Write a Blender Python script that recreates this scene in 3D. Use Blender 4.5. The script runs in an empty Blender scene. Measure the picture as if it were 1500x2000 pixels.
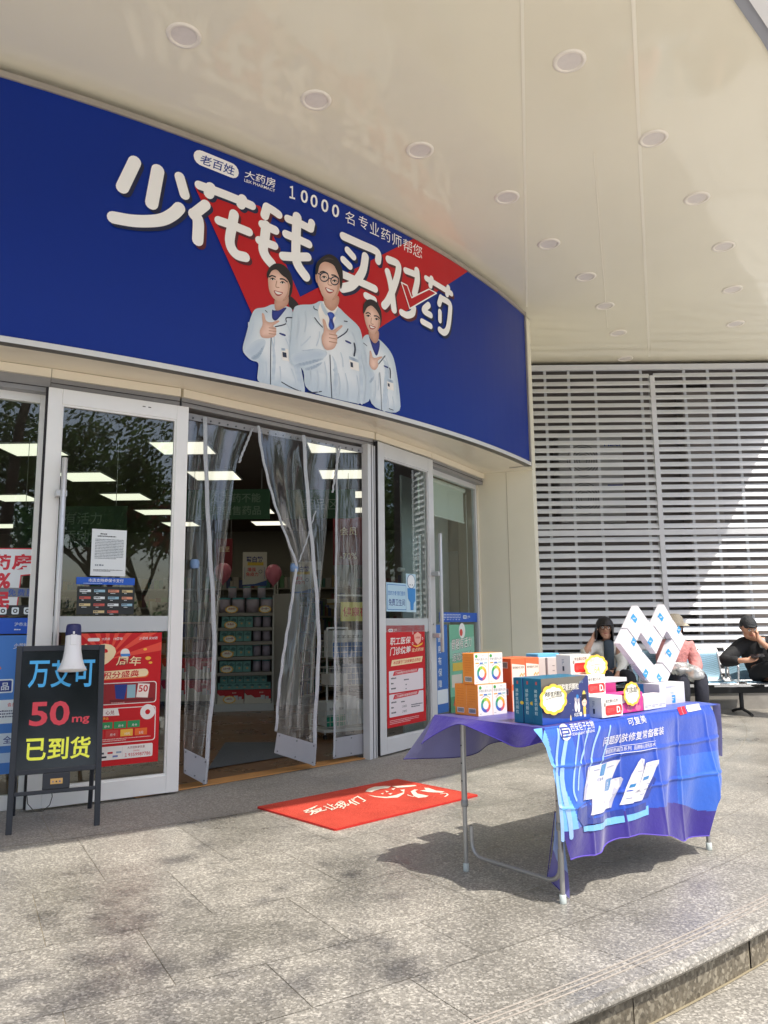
import bpy, bmesh, math, random
from mathutils import Vector, Matrix
from mathutils.geometry import tessellate_polygon
random.seed(7)
R = math.radians
S = bpy.context.scene
COL = S.collection

# ------------------------------------------------------------------ camera
FOC, PITCH, ROLL, EYE = 1503.0, R(8.4), R(0.6), 1.12        # metres above the terrace; pixels of a 1500 x 2000 frame
cd = bpy.data.cameras.new('camera')
cam = bpy.data.objects.new('camera', cd); COL.objects.link(cam)
cd.sensor_fit = 'VERTICAL'; cd.sensor_height = 24.0; cd.sensor_width = 18.0
cd.lens = 24.0 * FOC / 2000.0
cd.clip_start = 0.05; cd.clip_end = 400
cam.matrix_world = Matrix.Translation((0, 0, EYE)) @ Matrix.Rotation(R(90) + PITCH, 4, 'X') @ Matrix.Rotation(-ROLL, 4, 'Z')
S.camera = cam
S.render.resolution_x, S.render.resolution_y = 768, 1024

# ------------------------------------------------------------------ sky and sun
SUN_EL, SUN_AZ = R(60), math.atan2(-0.766, 0.643)           # direction towards the sun, measured from +X
W = bpy.data.worlds.new("World"); S.world = W; W.use_nodes = True
nt = W.node_tree; nt.nodes.clear()
sky = nt.nodes.new('ShaderNodeTexSky'); sky.sky_type = 'NISHITA'; sky.sun_disc = False
sky.sun_elevation = SUN_EL; sky.sun_rotation = math.pi / 2 - SUN_AZ
sky.dust_density = 4.0; sky.air_density = 1.0; sky.altitude = 400
bg = nt.nodes.new('ShaderNodeBackground'); bg.inputs[1].default_value = 0.15
wo = nt.nodes.new('ShaderNodeOutputWorld')
nt.links.new(sky.outputs[0], bg.inputs[0]); nt.links.new(bg.outputs[0], wo.inputs[0])
sl = bpy.data.lights.new('sun', 'SUN'); sl.energy = 3.1; sl.angle = R(0.6); sl.color = (1.0, 0.94, 0.84)
so = bpy.data.objects.new('sun', sl); COL.objects.link(so)
sdir = Vector((math.cos(SUN_AZ) * math.cos(SUN_EL), math.sin(SUN_AZ) * math.cos(SUN_EL), math.sin(SUN_EL)))
so.rotation_euler = (-sdir).to_track_quat('-Z', 'Y').to_euler(); so.location = (6, -8, 14)
S.view_settings.view_transform = 'Standard'; S.view_settings.look = 'None'
S.view_settings.gamma = 1.0; S.view_settings.exposure = 0.66
S.cycles.max_bounces = 10; S.cycles.transparent_max_bounces = 24; S.cycles.diffuse_bounces = 5; S.cycles.glossy_bounces = 5
S.cycles.use_denoising = True; S.cycles.caustics_reflective = False; S.cycles.caustics_refractive = False
S.cycles.sample_clamp_indirect = 6.0

# ------------------------------------------------------------------ materials
def lin(c):
    c = c / 255.0
    return c / 12.92 if c <= 0.04045 else ((c + 0.055) / 1.055) ** 2.4
MATS = {}
def M(rgb, rough=0.5, metal=0.0, spec=0.5, coat=0.0, name=None):
    key = (rgb, rough, metal, spec, coat)
    if key in MATS: return MATS[key]
    m = bpy.data.materials.new(name or 'paint'); m.use_nodes = True
    b = m.node_tree.nodes['Principled BSDF']
    b.inputs['Base Color'].default_value = (lin(rgb[0]), lin(rgb[1]), lin(rgb[2]), 1)
    b.inputs['Roughness'].default_value = rough; b.inputs['Metallic'].default_value = metal
    b.inputs['Specular IOR Level'].default_value = spec
    if coat: b.inputs['Coat Weight'].default_value = coat; b.inputs['Coat Roughness'].default_value = 0.08
    MATS[key] = m
    return m
def newmat(name):
    m = bpy.data.materials.new(name); m.use_nodes = True
    return m, m.node_tree, m.node_tree.nodes['Principled BSDF']
def nd(nt, typ, **kw):
    n = nt.nodes.new(typ)
    for k, v in kw.items():
        if k.startswith('i_'):
            n.inputs[k[2:].replace('_', ' ')].default_value = v
        else: setattr(n, k, v)
    return n
def ramp(nt, src, stops):
    n = nt.nodes.new('ShaderNodeValToRGB'); e = n.color_ramp.elements
    while len(e) < len(stops): e.new(0.5)
    for el, (p, c) in zip(e, stops):
        el.position = p; el.color = (c[0], c[1], c[2], 1) if len(c) == 3 else c
    nt.links.new(src, n.inputs[0]); return n
def noisy(name, rgb, rough, amp=0.12, scale=3.0, rough_amp=0.1, bump=0.0, bscale=40, metal=0.0, coat=0.0, spec=0.5, detail=5):
    """a colour with soft uneven wear, smudged gloss and an optional fine bump"""
    m, t, b = newmat(name)
    tc = nd(t, 'ShaderNodeTexCoord'); n = nd(t, 'ShaderNodeTexNoise', i_Scale=scale, i_Detail=detail, i_Roughness=0.6)
    t.links.new(tc.outputs['Object'], n.inputs['Vector'])
    c = [lin(v) for v in rgb]
    r = ramp(t, n.outputs[0], [(0.3, [v * (1 - amp) for v in c]), (0.7, [min(1, v * (1 + amp)) for v in c])])
    t.links.new(r.outputs[0], b.inputs['Base Color'])
    mr = nd(t, 'ShaderNodeMapRange', i_From_Min=0.3, i_From_Max=0.7, i_To_Min=max(0.02, rough - rough_amp), i_To_Max=min(1, rough + rough_amp))
    t.links.new(n.outputs[0], mr.inputs[0]); t.links.new(mr.outputs[0], b.inputs['Roughness'])
    b.inputs['Metallic'].default_value = metal; b.inputs['Specular IOR Level'].default_value = spec
    if coat: b.inputs['Coat Weight'].default_value = coat; b.inputs['Coat Roughness'].default_value = 0.05
    if bump:
        n2 = nd(t, 'ShaderNodeTexNoise', i_Scale=bscale, i_Detail=3)
        t.links.new(tc.outputs['Object'], n2.inputs['Vector'])
        bp = nd(t, 'ShaderNodeBump', i_Strength=bump, i_Distance=0.02)
        t.links.new(n2.outputs[0], bp.inputs['Height']); t.links.new(bp.outputs[0], b.inputs['Normal'])
    return m
def granite(name, dark, mid, light, scale=70, rough=0.45, white=0.62, tile=0.10, stain_dapple=0.22):
    m, t, b = newmat(name)
    tc = nd(t, 'ShaderNodeTexCoord')
    at = nd(t, 'ShaderNodeAttribute', attribute_name='tile')
    v = nd(t, 'ShaderNodeTexVoronoi', i_Scale=scale); n = nd(t, 'ShaderNodeTexNoise', i_Scale=scale * 0.9, i_Detail=8, i_Roughness=0.7)
    big = nd(t, 'ShaderNodeTexNoise', i_Scale=1.5, i_Detail=6, i_Roughness=0.6, i_Distortion=0.4); fl = nd(t, 'ShaderNodeTexNoise', i_Scale=scale * 0.42, i_Detail=2)
    off = nd(t, 'ShaderNodeVectorMath', operation='MULTIPLY_ADD'); off.inputs[1].default_value = (37, 53, 11)
    t.links.new(at.outputs['Color'], off.inputs[0]); t.links.new(tc.outputs['Object'], off.inputs[2])
    for x in (v, n, fl): t.links.new(off.outputs[0], x.inputs['Vector'])
    t.links.new(tc.outputs['Object'], big.inputs['Vector'])
    r1 = ramp(t, n.outputs[0], [(0.36, dark), (0.47, mid), (0.60, light)])
    sp = nd(t, 'ShaderNodeSeparateColor'); t.links.new(v.outputs['Color'], sp.inputs[0])
    mx = nd(t, 'ShaderNodeMix', data_type='RGBA', blend_type='MIX'); mx.inputs['B'].default_value if False else None
    rk = ramp(t, sp.outputs[0], [(0.0, dark), (0.35, mid), (white, mid), (white + 0.12, light), (1.0, [min(1, c * 1.5) for c in light])])
    mx.inputs[0].default_value = 0.62
    t.links.new(r1.outputs[0], mx.inputs[6]); t.links.new(rk.outputs[0], mx.inputs[7])
    # wear, water marks and painted light patches, then tile to tile differences
    rb = ramp(t, big.outputs[0], [(0.32, (1 - stain_dapple,) * 3), (0.68, (1 + stain_dapple * 0.6,) * 3)])
    m1 = nd(t, 'ShaderNodeMix', data_type='RGBA', blend_type='MULTIPLY'); m1.inputs[0].default_value = 1; m1.clamp_result = False
    t.links.new(mx.outputs[2], m1.inputs[6]); t.links.new(rb.outputs[0], m1.inputs[7])
    sa = nd(t, 'ShaderNodeSeparateColor'); t.links.new(at.outputs['Color'], sa.inputs[0])
    mr = nd(t, 'ShaderNodeMapRange', i_To_Min=1 - tile, i_To_Max=1 + tile); t.links.new(sa.outputs[1], mr.inputs[0])
    m2 = nd(t, 'ShaderNodeVectorMath', operation='SCALE'); t.links.new(m1.outputs[2], m2.inputs[0]); t.links.new(mr.outputs[0], m2.inputs['Scale'])
    t.links.new(m2.outputs[0], b.inputs['Base Color'])
    rr = nd(t, 'ShaderNodeMapRange', i_From_Min=0.3, i_From_Max=0.7, i_To_Min=rough - 0.12, i_To_Max=rough + 0.15)
    t.links.new(big.outputs[0], rr.inputs[0]); t.links.new(rr.outputs[0], b.inputs['Roughness'])
    bp = nd(t, 'ShaderNodeBump', i_Strength=0.12, i_Distance=0.004); t.links.new(fl.outputs[0], bp.inputs['Height']); t.links.new(bp.outputs[0], b.inputs['Normal'])
    return m
def clear(name, tint, base=0.05, peak=0.9, rough=0.02, bump=0.0, bscale=12, haze=0.0):
    """thin clear sheet: see-through with a Fresnel reflection; haze adds a little milky diffuse"""
    m, t, b = newmat(name); t.nodes.remove(b); out = t.nodes['Material Output']
    lw = nd(t, 'ShaderNodeLayerWeight'); lw.inputs[0].default_value = 0.5
    pw = nd(t, 'ShaderNodeMath', operation='POWER'); pw.inputs[1].default_value = 4.5; t.links.new(lw.outputs['Facing'], pw.inputs[0])
    mr = nd(t, 'ShaderNodeMapRange', i_To_Min=base, i_To_Max=peak); t.links.new(pw.outputs[0], mr.inputs[0])
    tr = nd(t, 'ShaderNodeBsdfTransparent'); tr.inputs[0].default_value = (*tint, 1)
    gl = nd(t, 'ShaderNodeBsdfGlossy'); gl.inputs['Roughness'].default_value = rough
    mix = nd(t, 'ShaderNodeMixShader'); t.links.new(mr.outputs[0], mix.inputs[0]); 
    src = tr
    if haze:
        df = nd(t, 'ShaderNodeBsdfDiffuse'); df.inputs[0].default_value = (0.8, 0.82, 0.84, 1)
        mh = nd(t, 'ShaderNodeMixShader'); mh.inputs[0].default_value = haze
        t.links.new(tr.outputs[0], mh.inputs[1]); t.links.new(df.outputs[0], mh.inputs[2]); src = mh
    t.links.new(src.outputs[0], mix.inputs[1]); t.links.new(gl.outputs[0], mix.inputs[2])
    if bump:
        tc = nd(t, 'ShaderNodeTexCoord'); mp = nd(t, 'ShaderNodeMapping'); mp.inputs['Scale'].default_value = (1, 1, 0.22)
        n2 = nd(t, 'ShaderNodeTexNoise', i_Scale=bscale, i_Detail=2)
        t.links.new(tc.outputs['Object'], mp.inputs[0]); t.links.new(mp.outputs[0], n2.inputs['Vector'])
        bp = nd(t, 'ShaderNodeBump', i_Strength=bump, i_Distance=0.03); t.links.new(n2.outputs[0], bp.inputs['Height'])
        t.links.new(bp.outputs[0], gl.inputs['Normal'])
    t.links.new(mix.outputs[0], out.inputs[0])
    return m
def emit(name, rgb, strength):
    m, t, b = newmat(name)
    b.inputs['Base Color'].default_value = (0.8, 0.8, 0.8, 1)
    b.inputs['Emission Color'].default_value = (*rgb, 1); b.inputs['Emission Strength'].default_value = strength
    return m

# ------------------------------------------------------------------ objects
ORIG = {}
def tag(o, label=None, cat=None, group=None, kind=None):
    if label: o['label'] = label
    if cat: o['category'] = cat
    if group: o['group'] = group
    if kind: o['kind'] = kind
    return o
def thing(name, loc, label, cat, group=None, rz=0.0):
    o = bpy.data.objects.new(name, None); COL.objects.link(o); o.location = loc; o.rotation_euler.z = rz
    o.empty_display_size = 0.1
    ORIG[o.name] = Vector(loc) if rz == 0 else None
    return tag(o, label, cat, group)
def copy_tree(o, parent=None):
    c = o.copy(); COL.objects.link(c); c.parent = parent
    for ch in list(o.children): copy_tree(ch, c)
    return c
def V(*a): return Vector(a)
class MB:
    """collects faces; build() links them as one mesh object"""
    def __init__(s): s.v = []; s.f = []; s.fm = []; s.ms = []; s.sm = []; s.ink = {}
    def mi(s, m):
        if m not in s.ms: s.ms.append(m)
        return s.ms.index(m)
    def add(s, vs, fs, m, smooth=False):
        b = len(s.v); s.v += [Vector(p) for p in vs]; k = s.mi(m)
        for f in fs: s.f.append([b + i for i in f]); s.fm.append(k); s.sm.append(smooth)
    def poly(s, pts, m): s.add(pts, [list(range(len(pts)))], m)
    def box(s, o, u, v, w, m):
        """box from corner o spanned by three vectors"""
        o, u, v, w = map(Vector, (o, u, v, w))
        if u.cross(v).dot(w) < 0: u, v = v, u
        p = [o, o + u, o + u + v, o + v, o + w, o + u + w, o + u + v + w, o + v + w]
        s.add(p, [(3, 2, 1, 0), (4, 5, 6, 7), (0, 1, 5, 4), (1, 2, 6, 5), (2, 3, 7, 6), (3, 0, 4, 7)], m)
    def abox(s, c, d, m):
        s.box((c[0] - d[0] / 2, c[1] - d[1] / 2, c[2] - d[2] / 2), (d[0], 0, 0), (0, d[1], 0), (0, 0, d[2]), m)
    def rbox(s, o, u, v, w, m, r=0.004, seg=2):
        """box with rounded edges"""
        bm = bmesh.new(); o, u, v, w = map(Vector, (o, u, v, w))
        if u.cross(v).dot(w) < 0: u, v = v, u
        p = [bm.verts.new(q) for q in (o, o + u, o + u + v, o + v, o + w, o + u + w, o + u + v + w, o + v + w)]
        for f in [(3, 2, 1, 0), (4, 5, 6, 7), (0, 1, 5, 4), (1, 2, 6, 5), (2, 3, 7, 6), (3, 0, 4, 7)]: bm.faces.new([p[i] for i in f])
        bmesh.ops.bevel(bm, geom=bm.edges[:], offset=r, segments=seg, profile=0.5, affect='EDGES')
        s.addbm(bm, m)
    def addbm(s, bm, m, smooth=False):
        bm.verts.index_update()
        s.add([q.co.copy() for q in bm.verts], [[q.index for q in f.verts] for f in bm.faces], m, smooth); bm.free()
    def tube(s, pts, r, m, n=10, cap=True, smooth=True):
        pts = [Vector(p) for p in pts]; rs = r if isinstance(r, (list, tuple)) else [r] * len(pts)
        rings = []; up = None
        for i, p in enumerate(pts):
            t = (pts[min(i + 1, len(pts) - 1)] - pts[max(i - 1, 0)])
            if t.length < 1e-9: t = Vector((0, 0, 1))
            t.normalize()
            if up is None:
                up = Vector((0, 0, 1)) if abs(t.z) < 0.9 else Vector((1, 0, 0))
            a = t.cross(up)
            if a.length < 1e-6: a = t.orthogonal()
            a.normalize(); up = a.cross(t).normalized()
            rings.append([p + (a * math.cos(2 * math.pi * k / n) + up * math.sin(2 * math.pi * k / n)) * rs[i] for k in range(n)])
        vs = [q for rg in rings for q in rg]; fs = []
        for i in range(len(rings) - 1):
            for k in range(n): fs.append((i * n + k, i * n + (k + 1) % n, (i + 1) * n + (k + 1) % n, (i + 1) * n + k))
        s.add(vs, fs, m, smooth)
        if cap:
            s.add(rings[0], [list(range(n))[::-1]], m); s.add(rings[-1], [list(range(n))], m)
    def lathe(s, prof, o, m, n=24, axis=(0, 0, 1), smooth=True):
        o = Vector(o); ax = Vector(axis).normalized(); a = ax.orthogonal().normalized(); b = ax.cross(a)
        vs = []; fs = []
        for (r, h) in prof:
            for k in range(n):
                t = 2 * math.pi * k / n; vs.append(o + ax * h + (a * math.cos(t) + b * math.sin(t)) * r)
        for i in range(len(prof) - 1):
            for k in range(n): fs.append((i * n + k, i * n + (k + 1) % n, (i + 1) * n + (k + 1) % n, (i + 1) * n + k))
        s.add(vs, fs, m, smooth)
    def grid(s, fn, nu, nv, m, smooth=True, mfn=None):
        vs = [fn(i / nu, j / nv) for j in range(nv + 1) for i in range(nu + 1)]
        fs = [(j * (nu + 1) + i, j * (nu + 1) + i + 1, (j + 1) * (nu + 1) + i + 1, (j + 1) * (nu + 1) + i) for j in range(nv) for i in range(nu)]
        if mfn is None: s.add(vs, fs, m, smooth)
        else:
            b = len(s.v); s.v += [Vector(p) for p in vs]; q = 0
            for j in range(nv):
                for i in range(nu):
                    s.f.append([b + k for k in fs[q]]); s.fm.append(s.mi(mfn((i + .5) / nu, (j + .5) / nv))); s.sm.append(smooth); q += 1
    def prism(s, poly, o, u, v, n, d, m):
        """outline poly (2D in u, v) pushed along n by d"""
        o, u, v, n = map(Vector, (o, u, v, n)); k = len(poly)
        a = [o + u * p[0] + v * p[1] for p in poly]; b = [p + n * d for p in a]
        s.add(a + b, [list(range(k))[::-1], list(range(k, 2 * k))] + [(i, (i + 1) % k, k + (i + 1) % k, k + i) for i in range(k)], m)
    def build(s, name, parent=None, loc=None, recalc=False):
        org = Vector((0, 0, 0))
        if parent is not None and ORIG.get(parent.name) is not None: org = ORIG[parent.name]
        elif loc is not None: org = Vector(loc)
        me = bpy.data.meshes.new(name)
        me.from_pydata([tuple(p - org) for p in s.v], [], s.f)
        for m in s.ms: me.materials.append(m)
        me.polygons.foreach_set('material_index', s.fm); me.polygons.foreach_set('use_smooth', s.sm)
        if recalc:
            bm = bmesh.new(); bm.from_mesh(me); bmesh.ops.recalc_face_normals(bm, faces=bm.faces[:]); bm.to_mesh(me); bm.free()
        if s.ink:
            at_ = me.attributes.new('ink', 'FLOAT_COLOR', 'POINT')
            for i, c in s.ink.items(): at_.data[i].color = (*c, 1)
        me.update()
        o = bpy.data.objects.new(name, me); COL.objects.link(o)
        if parent is not None:
            o.parent = parent; ORIG[o.name] = ORIG.get(parent.name)
        elif loc is not None: o.location = loc; ORIG[o.name] = Vector(loc)
        else: ORIG[o.name] = Vector((0, 0, 0))
        return o

# ------------------------------------------------------------------ pixels of the photograph as sight lines
CR, SR, CP, SP = math.cos(ROLL), math.sin(ROLL), math.cos(PITCH), math.sin(PITCH)
EYEP = Vector((0, 0, EYE))
def ray(x, y):
    u = (x - 750) / FOC; v = -(y - 1000) / FOC
    u, v = CR * u + SR * v, -SR * u + CR * v
    return Vector((u, CP - v * SP, SP + v * CP))
def gnd(x, y, z=0.0):
    d = ray(x, y); return EYEP + d * ((z - EYE) / d.z)
class Plane:
    """flat surface: origin, unit u (to the right), unit v (up), n towards the viewer"""
    def __init__(s, o, u, v=(0, 0, 1)):
        s.o = Vector(o); s.u = Vector(u).normalized(); s.v = Vector(v).normalized(); s.n = s.u.cross(s.v).normalized()
    def at(s, x, y):
        d = ray(x, y); return EYEP + d * ((s.o - EYEP).dot(s.n) / d.dot(s.n))
    def uv(s, x, y):
        p = s.at(x, y) - s.o; return (p.dot(s.u), p.dot(s.v))
    def pt(s, u, v, off=0.0): return s.o + s.u * u + s.v * v + s.n * off
    cuts = None; cutv = None
class Drum:
    """upright curved surface seen from outside; u is arc length, v is height"""
    def __init__(s, c, r): s.c = Vector(c); s.r = r
    def at(s, x, y):
        d = ray(x, y); a = d.x ** 2 + d.y ** 2; b = -2 * (d.x * s.c.x + d.y * s.c.y); k = s.c.x ** 2 + s.c.y ** 2 - s.r ** 2
        t = (-b - math.sqrt(max(b * b - 4 * a * k, 0))) / (2 * a)
        return EYEP + d * t
    def uv(s, x, y):
        p = s.at(x, y); return (math.atan2(p.y - s.c.y, p.x - s.c.x) * s.r, p.z)
    def pt(s, u, v, off=0.0):
        a = u / s.r; return Vector((s.c.x + math.cos(a) * (s.r + off), s.c.y + math.sin(a) * (s.r + off), v))
    cuts = 0.15; cutv = None

# ------------------------------------------------------------------ lettering and print
GL = {}
def glyphs(body, bold=0.0):
    k = (body, bold)
    if k in GL: return GL[k]
    cu = bpy.data.curves.new('lettering', 'FONT'); cu.body = body; cu.size = 1.0; cu.fill_mode = 'FRONT'; cu.resolution_u = 3
    cu.offset = bold
    o = bpy.data.objects.new('lettering', cu); COL.objects.link(o)
    dg = bpy.context.evaluated_depsgraph_get(); ev = o.evaluated_get(dg); me = ev.to_mesh()
    vs = [(q.co.x, q.co.y) for q in me.vertices]; fs = [list(p.vertices) for p in me.polygons]
    ev.to_mesh_clear(); bpy.data.objects.remove(o); bpy.data.curves.remove(cu)
    if not vs: vs, fs = [(0, 0), (1, 0), (1, 1)], []
    x0 = min(p[0] for p in vs); x1 = max(p[0] for p in vs); y0 = min(p[1] for p in vs); y1 = max(p[1] for p in vs)
    w, h = max(x1 - x0, 1e-4), max(y1 - y0, 1e-4)
    GL[k] = ([((p[0] - x0) / w, (p[1] - y0) / h) for p in vs], fs, w, h)
    return GL[k]
class Print:
    """flat print on a surface; shapes are given in surface metres, or in photo pixels with px=True"""
    step = 0.0006
    def __init__(s, surf, mb=None, base=0.0008, px=False): s.s = surf; s.mb = mb or MB(); s.base = base; s.px = px; s.k = 0
    def c(s, p): return s.s.uv(*p) if s.px else p
    def off(s, layer):
        s.k += 1; return s.base + layer * s.step + (s.k % 40) * 0.000004
    def flat(s, uv, faces, m, layer):
        of = s.off(layer)
        if s.s.cuts:
            bm = bmesh.new(); vs = [bm.verts.new((p[0], p[1], 0)) for p in uv]
            for f in faces:
                try: bm.faces.new([vs[i] for i in f])
                except ValueError: pass
            if not bm.faces: bm.free(); return
            lo = min(p[0] for p in uv); hi = max(p[0] for p in uv); q = math.ceil(lo / s.s.cuts) * s.s.cuts
            while q < hi:
                bmesh.ops.bisect_plane(bm, geom=bm.verts[:] + bm.edges[:] + bm.faces[:], plane_co=(q, 0, 0), plane_no=(1, 0, 0)); q += s.s.cuts
            if s.s.cutv:
                lo = min(p[1] for p in uv); hi = max(p[1] for p in uv); q = math.ceil(lo / s.s.cutv) * s.s.cutv
                while q < hi:
                    bmesh.ops.bisect_plane(bm, geom=bm.verts[:] + bm.edges[:] + bm.faces[:], plane_co=(0, q, 0), plane_no=(0, 1, 0)); q += s.s.cutv
            bm.verts.index_update()
            s.mb.add([s.s.pt(v.co.x, v.co.y, of) for v in bm.verts], [[v.index for v in f.verts] for f in bm.faces], m); bm.free()
        else: s.mb.add([s.s.pt(p[0], p[1], of) for p in uv], faces, m)
    def poly(s, pts, m, layer=0):
        uv = [s.c(p) for p in pts]
        tri = tessellate_polygon([[Vector((p[0], p[1], 0)) for p in uv]])
        fs = []
        for t in tri:
            a, b, c = (uv[i] for i in t)
            fs.append(list(t) if (b[0] - a[0]) * (c[1] - a[1]) - (b[1] - a[1]) * (c[0] - a[0]) > 0 else list(t)[::-1])
        s.flat(uv, fs, m, layer)
    def rect(s, x0, y0, x1, y1, m, layer=0): s.poly([(x0, y0), (x1, y0), (x1, y1), (x0, y1)], m, layer)
    def rrect(s, x0, y0, x1, y1, r, m, layer=0, n=5):
        pts = []
        for cx, cy, a0 in ((x1 - r, y1 - r, 0), (x0 + r, y1 - r, 90), (x0 + r, y0 + r, 180), (x1 - r, y0 + r, 270)):
            for k in range(n + 1):
                a = R(a0 + 90 * k / n); pts.append((cx + r * math.cos(a), cy + r * math.sin(a)))
        s.poly(pts, m, layer)
    def disc(s, c, r, m, layer=0, n=20, ry=None, raw=False):
        c = c if raw else s.c(c); ry = ry or r
        s.flat([(c[0] + r * math.cos(2 * math.pi * k / n), c[1] + ry * math.sin(2 * math.pi * k / n)) for k in range(n)], [list(range(n))], m, layer)
    def ring(s, c, r0, r1, m, layer=0, n=24, ry=1.0, cols=None):
        c = s.c(c)
        for k in range(n):
            a, b = 2 * math.pi * k / n, 2 * math.pi * (k + 1) / n
            q = [(c[0] + rr * math.cos(t), c[1] + rr * ry * math.sin(t)) for rr, t in ((r0, a), (r1, a), (r1, b), (r0, b))]
            of = s.base + layer * s.step
            s.mb.add([s.s.pt(p[0], p[1], of) for p in q], [[0, 1, 2, 3]], cols[k * len(cols) // n] if cols else m)
    def stroke(s, pts, w, m, layer=0, off=(0, 0), curve=True, caps=True):
        """round-ended brush line of width w metres"""
        uv = [s.c(p) for p in pts]; uv = [(p[0] + off[0], p[1] + off[1]) for p in uv]
        if curve and len(uv) > 2:
            q = [uv[0]] + uv + [uv[-1]]; res = []
            for i in range(1, len(q) - 2):
                for t in range(6):
                    t /= 6.0
                    res.append(tuple(0.5 * (2 * q[i][a] + (q[i + 1][a] - q[i - 1][a]) * t + (2 * q[i - 1][a] - 5 * q[i][a] + 4 * q[i + 1][a] - q[i + 2][a]) * t * t + (3 * q[i][a] - q[i - 1][a] - 3 * q[i + 1][a] + q[i + 2][a]) * t ** 3) for a in (0, 1)))
            uv = res + [uv[-1]]
        for i in range(len(uv) - 1):
            (x0, y0), (x1, y1) = uv[i], uv[i + 1]; dx, dy = x1 - x0, y1 - y0; L = math.hypot(dx, dy)
            if L < 1e-6: continue
            nx, ny = -dy / L * w / 2, dx / L * w / 2
            s.flat([(x0 - nx, y0 - ny), (x1 - nx, y1 - ny), (x1 + nx, y1 + ny), (x0 + nx, y0 + ny)], [[0, 1, 2, 3]], m, layer)
        if caps:
            for p in (uv if len(uv) > 2 else (uv[0], uv[-1])): s.disc(p, w / 2, m, layer, 14, raw=True)
    def text(s, body, quad, m, layer=1, bold=0.0):
        """lettering stretched into the quad: lower left, lower right, upper right, upper left"""
        vs, fs, w, h = glyphs(body, round(bold * .55, 4)); a, b, c, d = [s.c(p) for p in quad]
        uv = [tuple(a[i] * (1 - x) * (1 - y) + b[i] * x * (1 - y) + c[i] * x * y + d[i] * (1 - x) * y for i in (0, 1)) for x, y in vs]
        s.flat(uv, fs, m, layer)
    def line(s, body, x, y, h, m, layer=1, bold=0.0, maxw=None, center=False, shear=0.0):
        """lettering of cap height h with its lower left (or centre) at x, y in surface metres"""
        vs, fs, w, hh = glyphs(body, round(bold * .55, 4)); k = h / hh; W_ = w * k
        if maxw and W_ > maxw: W_ = maxw
        if center: x -= W_ / 2
        s.text(body, [(x, y), (x + W_, y), (x + W_ + shear * h, y + h), (x + shear * h, y + h)], m, layer, bold)
    def scribble(s, x0, y0, x1, y1, rows, m, layer=1, fill=0.6, seed=1):
        """rows of tiny unreadable print, as the photograph shows it"""
        rg = random.Random(seed); hh = (y1 - y0) / rows
        for r in range(rows):
            y = y1 - (r + 0.8) * hh; x = x0; end = x0 + (x1 - x0) * (1 if r < rows - 1 else rg.uniform(0.3, 0.8))
            while x < end:
                w = hh * rg.uniform(0.45, 0.8); 
                s.rect(x, y, min(x + w, end), y + hh * fill * rg.uniform(0.7, 1), m, layer); x += w + hh * rg.uniform(0.12, 0.3)
    def done(s, name, parent): return s.mb.build(name, parent)
# ================================================================== THE SETTING
WHITE = M((232, 232, 230), 0.45)
C0 = Vector((-6.65, 13.0, 0))                               # centre of the curved corner
def polar(r, deg, z=0.0, c=C0): return Vector((c.x + r * math.cos(R(deg)), c.y + r * math.sin(R(deg)), z))
G_DARK, G_MID, G_LITE = (0.125, 0.118, 0.105), (0.262, 0.248, 0.217), (0.43, 0.408, 0.362)
granite_floor = granite('granite_floor', G_DARK, G_MID, G_LITE, scale=132, rough=0.34, white=0.66, tile=0.06, stain_dapple=0.36)  # blotches are wear plus patchy reflected sunlight put into the colour
granite_strip = granite('granite_strip', (0.16, 0.15, 0.135), (0.27, 0.255, 0.23), (0.38, 0.36, 0.33), scale=130, rough=0.55, stain_dapple=0.15)
granite_riser = granite('granite_riser', (0.07, 0.06, 0.045), (0.17, 0.145, 0.105), (0.30, 0.27, 0.21), scale=75, rough=0.6, stain_dapple=0.35)
grout = noisy('grout', (152, 143, 124), 0.9, 0.25, 6)
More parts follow.
